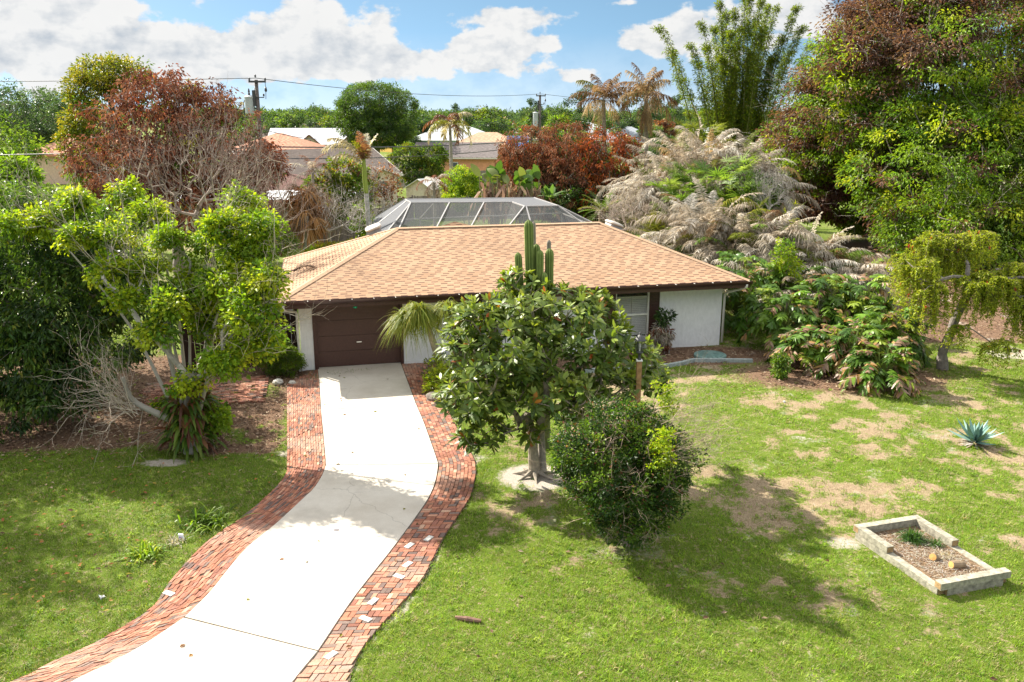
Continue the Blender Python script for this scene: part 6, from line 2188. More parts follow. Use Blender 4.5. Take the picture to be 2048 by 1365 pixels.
def areca(name, label, c, n, spread, hgt, L_, seed, cols, nl=40, leaf=.50, el=(1.45, .45), droop=1.9, group='dry feather palm clumps'):
    rng = np.random.RandomState(seed)
    c = np.array([c[0], c[1], 0.])
    root = thing(name, label, 'palm clump', c, 0, group)
    a = Acc(); sp = []; st = Acc()
    for i in range(n):
        an = rng.rand() * 6.283; rr = spread * math.sqrt(rng.rand())
        f = rr / spread
        h = (hgt - .5) * (1 - .38 * f ** 2) * (.45 + .55 * rng.rand() ** .5)
        p = c + np.array([math.cos(an) * rr, math.sin(an) * rr, h])
        az = an + rng.normal() * .7
        e = el[0] + (el[1] - el[0]) * f + rng.normal() * .32
        sp.append((p, az, e, L_ * rng.uniform(.5, 1.2), droop * rng.uniform(.45, 1.4), nl, leaf * rng.uniform(.7, 1.2), rng.uniform(.4, 1.1)))
        if i % 3 == 0: st.path([c + np.array([math.cos(an) * rr * .5, math.sin(an) * rr * .5, 0]), p], [.05, .03], 5, (.25, .22, .12))
    fronds(a, rng, sp, cols, .042)
    a.build('fronds', LEAF_DRY, root); st.build('stems', BARK, root)


GREYP = palc(('tan', 6), ('coco', .5), ('olive', .55))
MIXP = palc(('tan', 5), ('coco', .8), ('olive', 1.0), ('mid', .7))
LOWP = palc(('tan', 3.0), ('mid', 1.4), ('dark', 1.0), ('olive', .8), ('brown', .6), ('rust', .3))
for i, (x, y, Y, n, spd, hg, L_, cols, lab) in enumerate([
        (1385, 330, 47.5, 270, 3.1, 6.5, 2.6, GREYP, 'tall mound of grey dry feather palm behind the green fan palms'),
        (1318, 400, 45.5, 100, 1.2, 5.0, 2.0, GREYP, 'dry feather palm arching at the left end of the grey mound'),
        (1475, 330, 47, 170, 2.2, 6.0, 2.5, GREYP, 'dry feather palm at the right of the tall grey mound'),
        (1410, 480, 38.5, 130, 1.8, 3.9, 2.4, GREYP, 'grey dry feather palm just behind the right end of the roof'),
        (1500, 500, 37, 150, 2.0, 3.4, 2.4, MIXP, 'dry feather palm with some orange fronds right of the roof corner'),
        (1600, 500, 37, 140, 2.1, 2.4, 2.3, MIXP, 'bleached feather palm in the middle of the lower dry clump'),
        (1680, 520, 36.5, 80, 1.4, 1.5, 2.1, MIXP, 'bleached feather palm at the right end of the lower dry clump'),
        (1560, 560, 33.5, 95, 2.0, 2.0, 1.7, LOWP, 'half green feather palm low behind the philodendrons'),
        (1650, 575, 33.5, 60, 1.3, 1.5, 1.6, LOWP, 'half green feather palm low beside the shaded litter')]):
    p = A(x, y, Y)
    areca('feather_palm', lab, p, n, spd, hg, L_, 340 + i, cols)


def palmetto(label, x, y, Y, n, seed, cols, size=.8, spread=1.2, h=None):
    rng = np.random.RandomState(seed)
    t = A(x, y, Y); c = np.array([t[0], t[1], 0.])
    root = thing('fan_palm', label, 'palm clump', c, 0, 'green fan palms behind the roof')
    a = Acc(); st = Acc()
    for i in range(n):
        an = rng.rand() * 6.283; rr = spread * math.sqrt(rng.rand())
        p = np.array([t[0] + math.cos(an) * rr, t[1] + math.sin(an) * rr * .8, t[2] - .9 + rng.uniform(-.5, .6) * spread * .8 - .3])
        d = unit(np.array([math.cos(an), math.sin(an) - .4, .8]) + rng.normal(size=3) * .4)
        fan(a, rng, p, d, .55, size, 22, np.array(cols[rng.randint(len(cols))]) * rng.uniform(.8, 1.2), 2.5, .045, .35)
    st.path(crom([c, c + (.1, 0, t[2] * .4), t - (0, 0, .8)], 8), .12, 8, (.2, .16, .12))
    a.build('crown', LEAF, root); st.build('trunk', BARK, root)


GF = [(.13, .22, .035), (.17, .26, .045), (.10, .18, .03), (.20, .28, .07)]
palmetto('fan palm with fresh green leaves in the middle of the dry mound', 1420, 318, 42.2, 46, 361, GF, 1.05, 1.6)
palmetto('fan palm with green leaves at the left of the green group', 1365, 345, 41.6, 26, 362, GF, 1.0, 1.0)
palmetto('fan palm with green leaves at the right of the green group', 1485, 345, 42, 22, 363, GF, 1.0, .9)
palmetto('yellow green fan palm on the left edge of the lower dry clump', 1345, 430, 40, 26, 364, [(.20, .22, .03), (.16, .20, .03), (.25, .25, .05)], .95, 1.1)
palmetto('yellowish fan palm peeping from behind the hip of the roof', 1330, 480, 38.5, 10, 365, [(.22, .20, .04), (.18, .18, .04)], .8, .5)
palmetto('fan palm half hidden behind the top of the dry mound beside the bamboo', 1395, 235, 53, 16, 366, [(.14, .17, .03), (.18, .19, .04)], 1.0, 1.4)


def sago(label, x, y, Y, seed, cols, n=26, L_=1.5):
    rng = np.random.RandomState(seed)
    t = A(x, y, Y); b = np.array([t[0], t[1], 0.])
    palm('sago_palm', label, b, [b, (b + t) / 2, t], [.22, .2, .2], crown_specs(rng, t, n, L_, 1.2, -.3, .8, 40, .26, .1), seed=seed, colf=cols, wid=.022, bark=(.2, .15, .1), rings=False, cat='cycad')


sago('green and tan cycad with stiff fronds behind the right end of the ridge', 1205, 425, 46, 371, palc(('mid', 2), ('olive', 1.6), ('tan', 1.2)))


def strelitzia(label, x, y, Y, seed, n=14, L_=1.0):
    rng = np.random.RandomState(seed)
    t = A(x, y, Y); c = np.array([t[0], t[1], 0.])
    root = thing('giant_bird_of_paradise', label, 'plant', c)
    a = Acc(); dry = Acc(); st = Acc()
    for i in range(n):
        an = rng.normal() * .9 + (0 if i % 2 else math.pi)
        el = rng.uniform(.5, 1.45)
        d = np.array([math.cos(an) * math.cos(el), math.sin(an) * math.cos(el), math.sin(el)])
        p = t + np.array([rng.normal() * .35, rng.normal() * .3, rng.uniform(-.9, -.1)])
        st.path([np.array([c[0] + rng.normal() * .2, c[1], 0]), p - (0, 0, .6), p], [.08, .05, .03], 6, (.22, .2, .1))
        s = unit(np.cross(d, (0.2, -1, .2)))
        a.blades([p], [d], [s], L_ * rng.uniform(.75, 1.15), .42, [.2, .8, 1, 1, .95, .8, .5, .1], rng.uniform(.05, .5), np.array([(.07, .15, .02), (.11, .20, .03), (.09, .17, .03), (.16, .20, .05)][rng.randint(4)]))
    m = 120
    P = t + np.stack([rng.normal(size=m) * .6, rng.normal(size=m) * .4, rng.uniform(-2.2, -.5, m)], 1)
    D = unit(np.stack([rng.normal(size=m) * .5, rng.normal(size=m) * .5, -1 + 0 * P[:, 0]], 1))
    dry.blades(P, D, rdir(rng, m), rng.uniform(.5, .95, m), .2, [.4, 1, .8, .9, .4], .2, pick(rng, [(.30, .20, .14), (.38, .27, .20), (.22, .14, .10)], m))
    a.build('leaves', LEAF_GLOSSY, root); dry.build('dry_leaves', LEAF_DRY, root); st.build('stems', COLOR, root)


strelitzia('giant bird of paradise with green paddles over dry leaves, left of its twin', 990, 345, 51, 381, 16)
strelitzia('giant bird of paradise with green paddles over dry leaves, right of its twin', 1050, 350, 50.5, 382, 16)
strap_clump('banana_plant', 'small banana plant with pale paddles at the right end of the pool cage', A(1100, 395, 49), 14, 1.1, .28, [(.16, .24, .12), (.10, .18, .05)], 383, bend=.35, el=(.4, 1.2))
bushy('clusia_shrub', 'green and yellow leaved shrub beside the slender palm', A(665, 400, 47), [(A(690, 345, 47), (1.1, 1.0, .8)), (A(655, 375, 47), (1.2, 1.0, .9)), (A(710, 385, 46.5), (1.0, 1, .9)), (A(640, 400, 46.5), (1.0, 1, .7)), (A(680, 410, 46), (1.3, 1, .8))], 330, 30, .3, .17, [('mid', 4), ('olive', 2), ('yellow', 1.6), ('brown', .9)], 391, shell=.5, bare=50, barecol=(.4, .35, .31))
bushy('brown_spotted_shrub', 'sparse shrub with dark red dead leaves and grey twigs in front of the cream gable', A(765, 395, 52), [(A(765, 360, 52), (1.0, 1.0, 1.0)), (A(740, 380, 52), (1.0, 1.0, .9)), (A(785, 385, 52), (.6, .8, .8))], 170, 9, .3, .16, [('brown', 5), ('mid', .6)], 392, shell=.3, bare=150, barecol=(.43, .38, .34))


def bare_shrub(label, b, lobes, n, seed, col=(.44, .40, .36)):
    rng = np.random.RandomState(seed)
    b = np.array([b[0], b[1], 0.])
    root = thing('bare_shrub', label, 'shrub', b, 0, 'leafless grey shrubs')
    pts, cen = sample_lobes(rng, lobes, n, .4, .25)
    nodes, par, tips = grow(rng, [b, b + (0, 0, .25), b + (.02, 0, .5)], pts, .35, .0, .22)
    a = Acc(); limb_mesh(a, nodes, par, tips, .012, .07, 3, rng, col); a.build('branches', BARK, root)
    a = Acc(); twigs(a, rng, pts, unit(pts - b + rng.normal(size=pts.shape) * .8), rng.uniform(.4, .9, len(pts)), col, .010); a.build('twigs', TWIG, root)


bare_shrub('leafless grey shrub in front of the board fence left of the slender palm', A(670, 470, 42), [(A(670, 430, 42), (1.4, 1.0, .9)), (A(640, 445, 42), (.8, .8, .6)), (A(710, 440, 41), (.9, .8, .7))], 120, 401)
bare_shrub('leafless grey shrub between the slender palm and the cage', A(750, 440, 46), [(A(755, 415, 46), (1.0, .8, .7)), (A(735, 440, 45), (.7, .8, .6))], 60, 402)
bare_shrub('tangle of dry brown twigs left of the dead fan palms', A(535, 470, 41), [(A(530, 440, 41), (1.2, 1.0, .7)), (A(500, 445, 41), (1.1, 1.0, .7))], 90, 403, (.40, .31, .24))
bare_shrub('tangle of bare twigs beside the cycad behind the right end of the roof', A(1270, 440, 42), [(A(1265, 430, 42), (1.0, .8, .5)), (A(1235, 445, 42), (.8, .8, .4))], 80, 404, (.42, .34, .29))
bare_shrub('bare pale twigs standing above the lower dry palms', A(1545, 420, 41), [(A(1545, 385, 41), (.9, .8, .8)), (A(1530, 400, 41), (.8, .8, .6))], 70, 405)
bushy('leafy_shrub', 'low green shrub between the dry twigs and the left end of the roof', A(540, 500, 38), [(A(545, 485, 38), (1.1, .8, .5)), (A(505, 490, 37), (.9, .8, .6))], 110, 26, .25, .13, [('mid', 3), ('olive', 1.5), ('brown', 1)], 406)
bushy('green_vine', 'green creeper mass behind the slender palm at the corner of the cage', A(728, 450, 43.5), [(A(722, 440, 43.5), (.5, .6, .9))], 60, 24, .22, .13, [('fresh', 2), ('olive', 1.5)], 407)
for i, x in enumerate((632, 655, 680, 703, 722)):
    c_ = np.array([*A(x, 478, 37.5 + i * .4)[:2], 0.0])
    bushy('croton', ['yellow croton, leftmost of the row behind the left slope of the roof', 'yellow croton, second from the left in the row behind the roof', 'yellow croton in the middle of the row behind the roof', 'yellow croton, second from the right in the row behind the roof', 'yellow croton at the right end of the row by the slender palm'][i], c_, [(c_ + (0, 0, 1.5), (.5, .45, .75)), (c_ + (.1, 0, .8), (.5, .4, .6))], 70, 20, .2, .22, [('yellow', 5), ('lime', 2)], 410 + i, wid=.3, cat='croton', up=.3)
bushy('leafy_shrub', 'mid green sapling among the lower dry palms right of the roof corner', A(1570, 540, 32.5), [(A(1568, 510, 32.5), (.35, .35, .55)), (A(1580, 540, 32.3), (.4, .4, .5))], 70, 26, .2, .11, [('lime', 2), ('fresh', 2)], 420)
bushy('dark_shrub', 'dark green shrub filling the shade right of the green fan palms', A(1510, 400, 44), [(A(1510, 385, 44), (1.3, 1.0, .9)), (A(1490, 420, 43), (1.2, 1.0, .8))], 150, 30, .32, .16, [('mid', 3), ('dark', 3)], 421)


# ------------------------------------------------------------------ the wooded distance
def proto(name, label, cat, seed, w, h, pal, ncl=120, per=26, size=.5, rc=.9, trunk_h=3.0, pine=False):
    rng = np.random.RandomState(seed)
    lobes = [((0, 0, trunk_h + h * .5), (w, w, h * .55)), ((w * .5, 0, trunk_h + h * .3), (w * .7, w * .7, h * .4)), ((-w * .55, .2, trunk_h + h * .35), (w * .65, w * .7, h * .4)), ((.1, w * .4, trunk_h + h * .7), (w * .6, w * .6, h * .4))]
    if pine: lobes = [((rng.normal() * w * .5, rng.normal() * w * .5, trunk_h + h * k), (w * .6, w * .6, h * .16)) for k in (0, .3, .55, .8, .95)]
    return tree(name, label, cat, (0, 0, 0), [np.array([0, 0, 0.]), np.array([.05, 0, trunk_h * .5]), np.array([0, .1, trunk_h])], lobes, ncl, per, rc, size, .5, pal, LEAF, .03, .22, 2.0, .75, seed=seed, bark=(.17, .14, .12))


protos = [proto('distant_tree', 'broad green tree in the wooded distance', 'tree', 501, 3.6, 5.5, [('far', 3), ('mid', 2)]),
          proto('distant_tree', 'dark green tree in the wooded distance', 'tree', 502, 3.2, 5.0, [('fard', 3), ('far', 2)]),
          proto('distant_tree', 'light green tree in the wooded distance', 'tree', 503, 3.0, 4.5, [('fresh', 1.5), ('far', 2), ('olive', 1)]),
          proto('distant_pine', 'tall thin pine with clumped dark crown on the skyline', 'tree', 504, 2.6, 5.0, 'fard', 60, 26, .5, .8, 8.0, True),
          proto('distant_tree', 'brown dead tree in the wooded distance', 'tree', 505, 2.6, 3.6, [('brown', 3), ('tan', .6)]),
          proto('distant_tree', 'low dense dark green tree in the wooded distance', 'tree', 506, 4.5, 4.0, [('fard', 2), ('mid', 1.5)])]
ROLE = ['broad green', 'dark green', 'light green', 'thin pine', 'dead brown', 'low dense']
rngf = np.random.RandomState(600)
spots = []
for (x0, x1, y0, y1, n) in ((460, 690, 150, 330, 34), (-120, 180, 150, 300, 14), (820, 1340, 150, 420, 74), (1290, 1700, 120, 380, 26), (690, 830, 200, 360, 10)):
    for k in range(n):
        Y = rngf.uniform(y0, y1)
        spots.append((rngf.uniform(x0, x1), Y))
spots += [(1000, 128), (1040, 132), (1100, 140), (1160, 120), (1240, 118), (1300, 112), (970, 135), (640, 165), (610, 172), (860, 200), (940, 205), (1340, 105), (1060, 122), (1130, 118), (1190, 110)]
used = set()
for k, (px, Y) in enumerate(sorted(spots, key=lambda s: s[1])):
    X = (px - CX) / FPX * Y * 1.03
    # keep the roofs of the far houses clear
    ti = int(rngf.choice(6, p=[.28, .2, .24, .06, .07, .15])) if Y < 230 else int(rngf.choice(6, p=[.28, .3, .12, .14, .04, .12]))
    if Y < 175 and 850 < px < 990: continue
    if Y < 160 and 540 < px < 700: continue
    p0 = protos[ti]
    s = rngf.uniform(.75, 1.15) * (.62 if Y < 175 else 1.0)
    if ti == 3: s = min(s, 1.0)
    if ti not in used:
        used.add(ti); o = p0
        o.location = (X, Y, 0); o.rotation_euler = (0, 0, rngf.rand() * 6.28); o.scale = (s, s, s)
    else:
        o = copy_tree(p0, (X, Y, 0), rngf.rand() * 6.28, s)
    o['group'] = ROLE[ti] + ' trees in the wooded distance'


def far_woods():
    rng = np.random.RandomState(700)
    a = Acc()
    n = 2600
    az = rng.uniform(-.62, .66, n); Y = rng.uniform(430, 900, n)
    X = np.tan(az) * Y
    h = rng.uniform(5, 11.0, n) * (1 + .25 * (fbm(az * 14, 0 * az, 1.0, 88) - .5))
    cen = np.stack([X, Y, h * .72], 1)
    leafy(a, rng, cen, np.tile([[0, -.4, .7]], (n, 1)), 34, 3.2, 1.3, .6, lambda i, P: pick(rng, GRN['far'] + GRN['fard'], len(i)) * .9)
    tag(a.build('far_woods', LEAF), 'even dark green band of woods along the horizon', kind='stuff')


far_woods()

# ================================================================== small things on the ground


def timber_bed():
    c = np.array([7.62, 14.25, 0.0])
    root = thing('planter_box', 'weathered timber raised bed with half missing top course on the right lawn', 'planter', c)
    wood = attrmat('weathered_timber', .85, .2, 11, .5, .8)
    L_, B_, R_, T_ = (G(1712, 1085), G(1905, 1202), G(2003, 1168), G(1830, 1046))
    # straighten to a rectangle
    ex = unit((B_ - L_) + (R_ - T_)); ey = np.array([-ex[1], ex[0], 0])
    ctr = (L_ + B_ + R_ + T_) / 4
    lx = (np.linalg.norm(B_ - L_) + np.linalg.norm(R_ - T_)) / 4 * .93
    ctr = ctr - ex * .05
    ly = abs(np.dot(T_ - L_, ey) + np.dot(R_ - B_, ey)) / 4 * .92
    w, h = .075, .125
    col = (.31, .29, .23)
    rng = np.random.RandomState(3)

    def tim(a, p, q, z, ww=w * 2, hh=h, tilt=0.0, col=col):
        p = np.asarray(p); q = np.asarray(q)
        d = unit(q - p); s = np.array([-d[1], d[0], 0])
        a.obox((p + q) / 2 + (0, 0, z), (q - p) / 2, s * ww / 2, np.array([0, 0, hh / 2]) + d * tilt, np.array(col) * rng.uniform(.88, 1.1))
        a.obox((p + q) / 2 + (0, 0, z), (q - p) / 2 + d * .003, s * (ww / 2 - .012), (0, 0, hh / 2 - .012), (.36, .24, .12))
    cor = lambda sx, sy: ctr + ex * lx * sx + ey * ly * sy
    pieces = []
    # bottom course
    for (p, q) in ((cor(-1, -1), cor(1, -1)), (cor(1, 1), cor(-1, 1))):
        d = unit(q - p)
        pieces.append((p, q, h / 2 - .01))
    for (p, q) in ((cor(1, -1), cor(1, 1)), (cor(-1, 1), cor(-1, -1))):
        d = unit(q - p)
        pieces.append((p + d * w, q - d * w, h / 2 - .008))
    # top course; two long sides are only part length
    z2 = h * 1.5 - .004
    for (p, q) in ((cor(1, -1), cor(1, 1)), (cor(-1, 1), cor(-1, -1))):
        d = unit(q - p)
        pieces.append((p - d * w * 1.0, q + d * w * 1.0, z2))
    p = cor(-1, -1) + ex * w; q = cor(1, -1) - ex * w
    pieces.append((p, p + (q - p) * .40, z2)); 
    p = cor(-1, 1) + ex * w; q = cor(1, 1) - ex * w
    pieces.append((p, p + (q - p) * .47, z2))
    for p, q, z in pieces:
        a = Acc(); tim(a, p, q, z)
        a.build('timber', wood, root)
    # soil with dry grass
    a = Acc()
    n = 14
    g = np.linspace(-1, 1, n)
    X, Y = np.meshgrid(g, g)
    P = ctr + ex * (X[..., None] * (lx - w * .8)) + ey * (Y[..., None] * (ly - w * .8))
    P[..., 2] = .085 + .03 * fbm(X * 3, Y * 3, 1, 5)
    i = np.arange(n - 1)[:, None] * n + np.arange(n - 1)[None]
    a.add(P.reshape(-1, 3), np.stack([i, i + 1, i + 1 + n, i + n], -1).reshape(-1, 4), col=(.2, .15, .1))
    a.build('soil', plain('bed_soil', (.17, .115, .07), .95, .1, nscale=26, namt=.5, bump=.8), root)
    a = Acc(); m = 1500
    u = rng.uniform(-.92, .92, (m, 2)); az = rng.rand(m) * 6.283
    P = ctr + ex * (u[:, :1] * (lx - .1)) + ey * (u[:, 1:] * (ly - .1)) + (0, 0, .11)
    d = np.stack([np.cos(az), np.sin(az), rng.uniform(-.05, .4, m)], 1)
    a.blades(P, d, np.stack([-np.sin(az), np.cos(az), 0 * az], 1), rng.uniform(.05, .16, m), .008, [1, 1, .3], .1, pick(rng, GRN['tan'] + [(.30, .2, .12), (.2, .12, .07)], m))
    o = a.build('dry_grass', LEAF_DRY, root)
    at2 = lambda x, y: ctr + ex * lx * x + ey * ly * y
    strap_clump('liriope_tuft', 'dense dark green grass tuft standing in the timber bed', [*(at2(-.50, .18)[:2]), .1], 420, .42, .012, [(.05, .12, .02), (.08, .17, .03), (.035, .09, .015)], 431, bend=.7, el=(.5, 1.5), spread=.06)
    strap_clump('small_grass_tuft', 'small green grass tuft beside the dense tuft in the timber bed', [*(at2(-.22, .55)[:2]), .1], 120, .22, .012, [(.05, .12, .02), (.08, .15, .03)], 432, bend=.5, spread=.07)
    strap_clump('straw_tuft', 'pale straw tuft in the middle of the timber bed', [*(at2(.16, .42)[:2]), .1], 220, .24, .009, GRN['tan'] + [(.5, .42, .26)], 433, bend=.8, el=(.1, .9), spread=.1)
    for k, (x, y, lab, ln) in enumerate(((.20, -.12, 'sawn round palm stump with orange cut face in the timber bed', .13), (.50, .05, 'fallen sawn stump with rough bark in the timber bed', .26))):
        p = at2(x, y) + (0, 0, .16)
        t = thing('cut_stump', lab, 'stump', p)
        dr = unit(np.array([-.5, -.55, .38])) if k == 0 else unit(np.array([-.9, -.25, .15]))
        a = Acc(); n = 8
        a.path([p - dr * ln, p - dr * ln * .5, p], [.075, .085, .068], 14, (.24, .18, .12)); a.build('bark', BARK, t)
        a = Acc(); s = unit(np.cross(dr, (0, 0, 1.))); u2 = np.cross(s, dr)
        an = np.linspace(0, 6.283, 16, endpoint=False)
        V = np.concatenate([[p + dr * .012], p + dr * .004 + np.outer(np.cos(an) * .062, s) + np.outer(np.sin(an) * .062, u2)])
        a.add(V, None, [[0, 1 + i, 1 + (i + 1) % 16] for i in range(16)], col=(.55, .30, .10)); a.build('cut_face', COLORN, t)


timber_bed()


def lid_and_edging():
    c = G(1420, 714); c[2] = .0
    t = thing('septic_lid', 'round green ribbed plastic lid in the mulch in front of the white wall', 'lid', c)
    a = Acc(); a.lathe(c, [(.52, -.05), (.54, .05), (.53, .085), (.47, .095), (.46, .085), (.12, .092), (.10, .11), (.0, .11)], 40, (.15, .24, .22))
    for i in range(16):
        an = i * math.pi / 8; d = np.array([math.cos(an), math.sin(an), 0]); s = np.array([-d[1], d[0], 0])
        a.obox(c + d * .29 + (0, 0, .092), d * .15, s * .012, (0, 0, .008), (.18, .28, .25))
    a.build('cover', plain('green_plastic', (.13, .22, .20), .5, .4, nscale=5, namt=.25), t)
    pts = gp([(1170, 745), (1240, 742), (1300, 738), (1340, 734), (1372, 728), (1388, 724), (1430, 724), (1505, 725)])
    t = thing('bed_edging', 'low grey concrete kerb edging the mulch bed in front of the right wall', 'edging', pts[3])
    a = Acc()
    P = crom(pts, 30)
    d = unit(np.gradient(P, axis=0)); s = np.stack([-d[:, 1], d[:, 0], 0 * d[:, 0]], 1)
    V = []
    for (o, z) in ((-.06, -.05), (-.06, .11), (.06, .11), (.06, -.05)): V.append(P + s * o + np.array([0, 0, z]))
    V = np.stack(V, 1).reshape(-1, 3)
    i = np.arange(29)[:, None] * 4 + np.arange(3)[None]
    a.add(V, np.stack([i, i + 4, i + 5, i + 1], -1).reshape(-1, 4), [[0, 1, 2], [0, 2, 3], [116, 118, 117], [116, 119, 118]])
    a.build('kerb', plain('edging_concrete', (.30, .34, .33), .85, .2, nscale=10, namt=.25), t)


lid_and_edging()


def lamp_post():
    b = np.array([*at(1277, 760, 17.7)[:2], 0.0])
    t = thing('lamp_post', 'wooden garden lamp post with black glass lantern behind the dark bush', 'lamp post', b)
    a = Acc(); h = float(at(1277, 722, 17.7)[2])
    a.obox(b + (0, 0, h / 2 - .05), (.055, 0, 0), (0, .055, 0), (0, 0, h / 2 + .05), (.36, .21, .10)); a.build('post', attrmat('post_wood', .8, .2, 12, .3, .3), t)
    a = Acc(); a.obox(b + (0, 0, h + .012), (.065, 0, 0), (0, .065, 0), (0, 0, .012)); a.build('post_cap', WHITE, t)
    M_ = DARKM
    a = Acc()
    a.lathe(b + (0, 0, h + .024), [(.045, 0), (.03, .05), (.03, .12), (.07, .15), (.075, .17)], 12)
    for i in range(6):
        an = i * math.pi / 3; p0 = b + (math.cos(an) * .065, math.sin(an) * .065, h + .19); p1 = b + (math.cos(an) * .10, math.sin(an) * .10, h + .46)
        a.tubes([p0], [p1], .008, .008, 5)
    for r_, z in ((.07, .19), (.1, .46)):
        an = np.linspace(0, 2 * math.pi, 13)
        a.path(b + np.stack([np.cos(an) * r_, np.sin(an) * r_, 0 * an + h + z], 1), .009, 5, cap=False)
    a.lathe(b + (0, 0, h + .46), [(.13, 0), (.11, .03), (.06, .09), (.02, .12), (.025, .15), (.0, .19)], 12)
    ln = a.build('lantern', M_, t); OFF[ln.name] = OFF[t.name]
    a = Acc(); a.lathe(b + (0, 0, h + .195), [(.062, 0), (.094, .26)], 12); a.build('glass', GLASS, ln)
    a = Acc(); a.lathe(b + (0, 0, h + .22), [(.015, 0), (.015, .06), (.03, .10), (.02, .15), (.0, .17)], 10); a.build('bulb', WHITE, ln)


lamp_post()


def pavers():
    labs = ['pale stone paver high in the right brick border, nearest the bend', 'pale paver in the right border just below the topmost one', 'pale paver third down the right brick border',
            'pale paver fourth down the right brick border', 'pale paver fifth down the right brick border', 'pale paver sixth down the right brick border', 'pale paver lowest in the right brick border, close to the camera',
            'single pale paver set in the left brick border']
    rng = np.random.RandomState(2)
    for (x, y), lab in zip(((857, 1080), (819, 1094), (815, 1132), (798, 1156), (746, 1206), (731, 1241), (662, 1314), (338, 1190)), labs):
        c = G(x, y)
        a = Acc(); an = math.radians(62 if rng.rand() < .5 else -28) + rng.normal() * .05
        d = np.array([math.cos(an), math.sin(an), 0]); s = np.array([-d[1], d[0], 0])
        k = 3
        a.obox(c + (0, 0, .0), d * .105, s * .054, (0, 0, .034), (.58, .55, .50))
        a.obox(c + (0, 0, .001), d * .100, s * .049, (0, 0, .036), (.62, .60, .56))
        tag(a.build('stone_paver', COLORN), lab, 'paver', 'pale pavers in the brick borders')


pavers()


def bits():
    # the fallen frond on the roof
    p = hw(.15, 2.4, 0); z = 2.42 + .392 * .75 + .04
    rng = np.random.RandomState(14)
    t = thing('fallen_frond', 'curled dead palm frond lying on the left slope of the roof', 'palm frond', [p[0], p[1], z])
    a = Acc()
    c0 = np.array([p[0] - .35, p[1] + .25, z - .02])
    q = crom([c0, c0 + (.3, -.08, .16), c0 + (.6, -.25, .22), c0 + (.75, -.5, .20)], 14)
    a.path(q, np.linspace(.03, .008, 14), 6, (.12, .075, .05))
    m = 80; u = rng.randint(0, 14, m)
    D = unit(rng.normal(size=(m, 3)) * [1, 1, .3] + np.array([.3, -.3, -.1]))
    a.blades(q[u], D, rdir(rng, m), rng.uniform(.12, .3, m), .02, [1, 1, .2], .2, pick(rng, [(.12, .075, .05), (.17, .11, .075)], m))
    a.build('frond', LEAF_DRY, t)
    # plant label, newspaper, crumpled scraps
    c = G(363, 1080)
    t = thing('plant_tag', 'small white and purple plant tag beside the dry grass tuft', 'plant tag', c)
    a = Acc(); a.obox(c + (0, 0, .06), (.05, -.015, 0), (.004, .012, .004), (-.01, .01, .055), (.75, .75, .78)); a.build('card', COLOR, t)
    a = Acc(); a.obox(c + (-.004, -.016, .05), (.03, -.009, 0), (.001, .002, .001), (-.004, .004, .02), (.22, .12, .38)); a.build('print', COLOR, t)
    for k, (x, y, lab, s) in enumerate(((205, 1196, 'crumpled pale scrap lying on the left lawn', .07), (1568, 805, 'small white scrap lying on the right lawn', .06))):
        c = G(x, y); a = Acc()
        an = rng.rand(18) * 6.283
        V = c + np.stack([np.cos(an) * s * rng.uniform(.4, 1, 18), np.sin(an) * s * rng.uniform(.4, 1, 18), rng.uniform(.0, s * .8, 18)], 1)
        for i in range(16): a.add(V[[i, i + 1, i + 2]], None, [[0, 1, 2]], col=(.7, .7, .7))
        tag(a.build('paper_scrap', COLOR), lab, 'litter')
    # drain plug on the concrete
    c = G(673, 1063)
    a = Acc(); a.lathe(c + (0, 0, .0305), [(.055, 0), (.055, .004), (.03, .006)], 18, (.16, .15, .16))
    tag(a.build('cleanout_cap', COLOR), 'small dark round cap set in the concrete driveway', 'drain cap')
    # edging stones at the foot of the yellow shrub
    for k, (x, y, lab) in enumerate(((870, 800, 'rough grey brown stone at the corner of the planting bed by the driveway'), (556, 768, 'flat pale stone in front of the clipped hedge'), (585, 768, 'small pale stone beside the hedge and the bricks'))):
        c = G(x, y); a = Acc()
        r_ = (.20, .13, .09)[k]
        th = np.linspace(0, math.pi, 7)[1:-1]; ph = np.arange(10) * 2 * math.pi / 10
        V = np.array([[math.sin(t_) * math.cos(f), math.sin(t_) * math.sin(f), math.cos(t_)] for t_ in th for f in ph])
        V = V * (1 + .25 * (rng.rand(len(V), 1) - .5)) * [r_ * 1.3, r_, r_ * .8] + c + np.array([0, 0, r_ * .4])
        q = [[i * 10 + j, (i + 1) * 10 + j, (i + 1) * 10 + (j + 1) % 10, i * 10 + (j + 1) % 10] for i in range(4) for j in range(10)]
        a.add(V, q, [[j, (j + 1) % 10, 50] for j in range(10)] * 0, col=(.30, .26, .22) if k == 0 else (.5, .47, .42))
        a.poly(V[:10], (.30, .26, .22) if k == 0 else (.5, .47, .42))
        tag(a.build('edging_stone', COLORN), lab, 'stone')
    # fallen log on the near lawn
    c = G(935, 1243)
    t = thing('fallen_branch', 'short piece of rotten branch on the near lawn right of the bricks', 'branch', c)
    a = Acc(); a.path([c + (-.2, .08, .02), c + (0, 0, .04), c + (.22, -.04, .03)], [.03, .045, .03], 8, (.20, .12, .09)); a.build('wood', BARK, t)


bits()


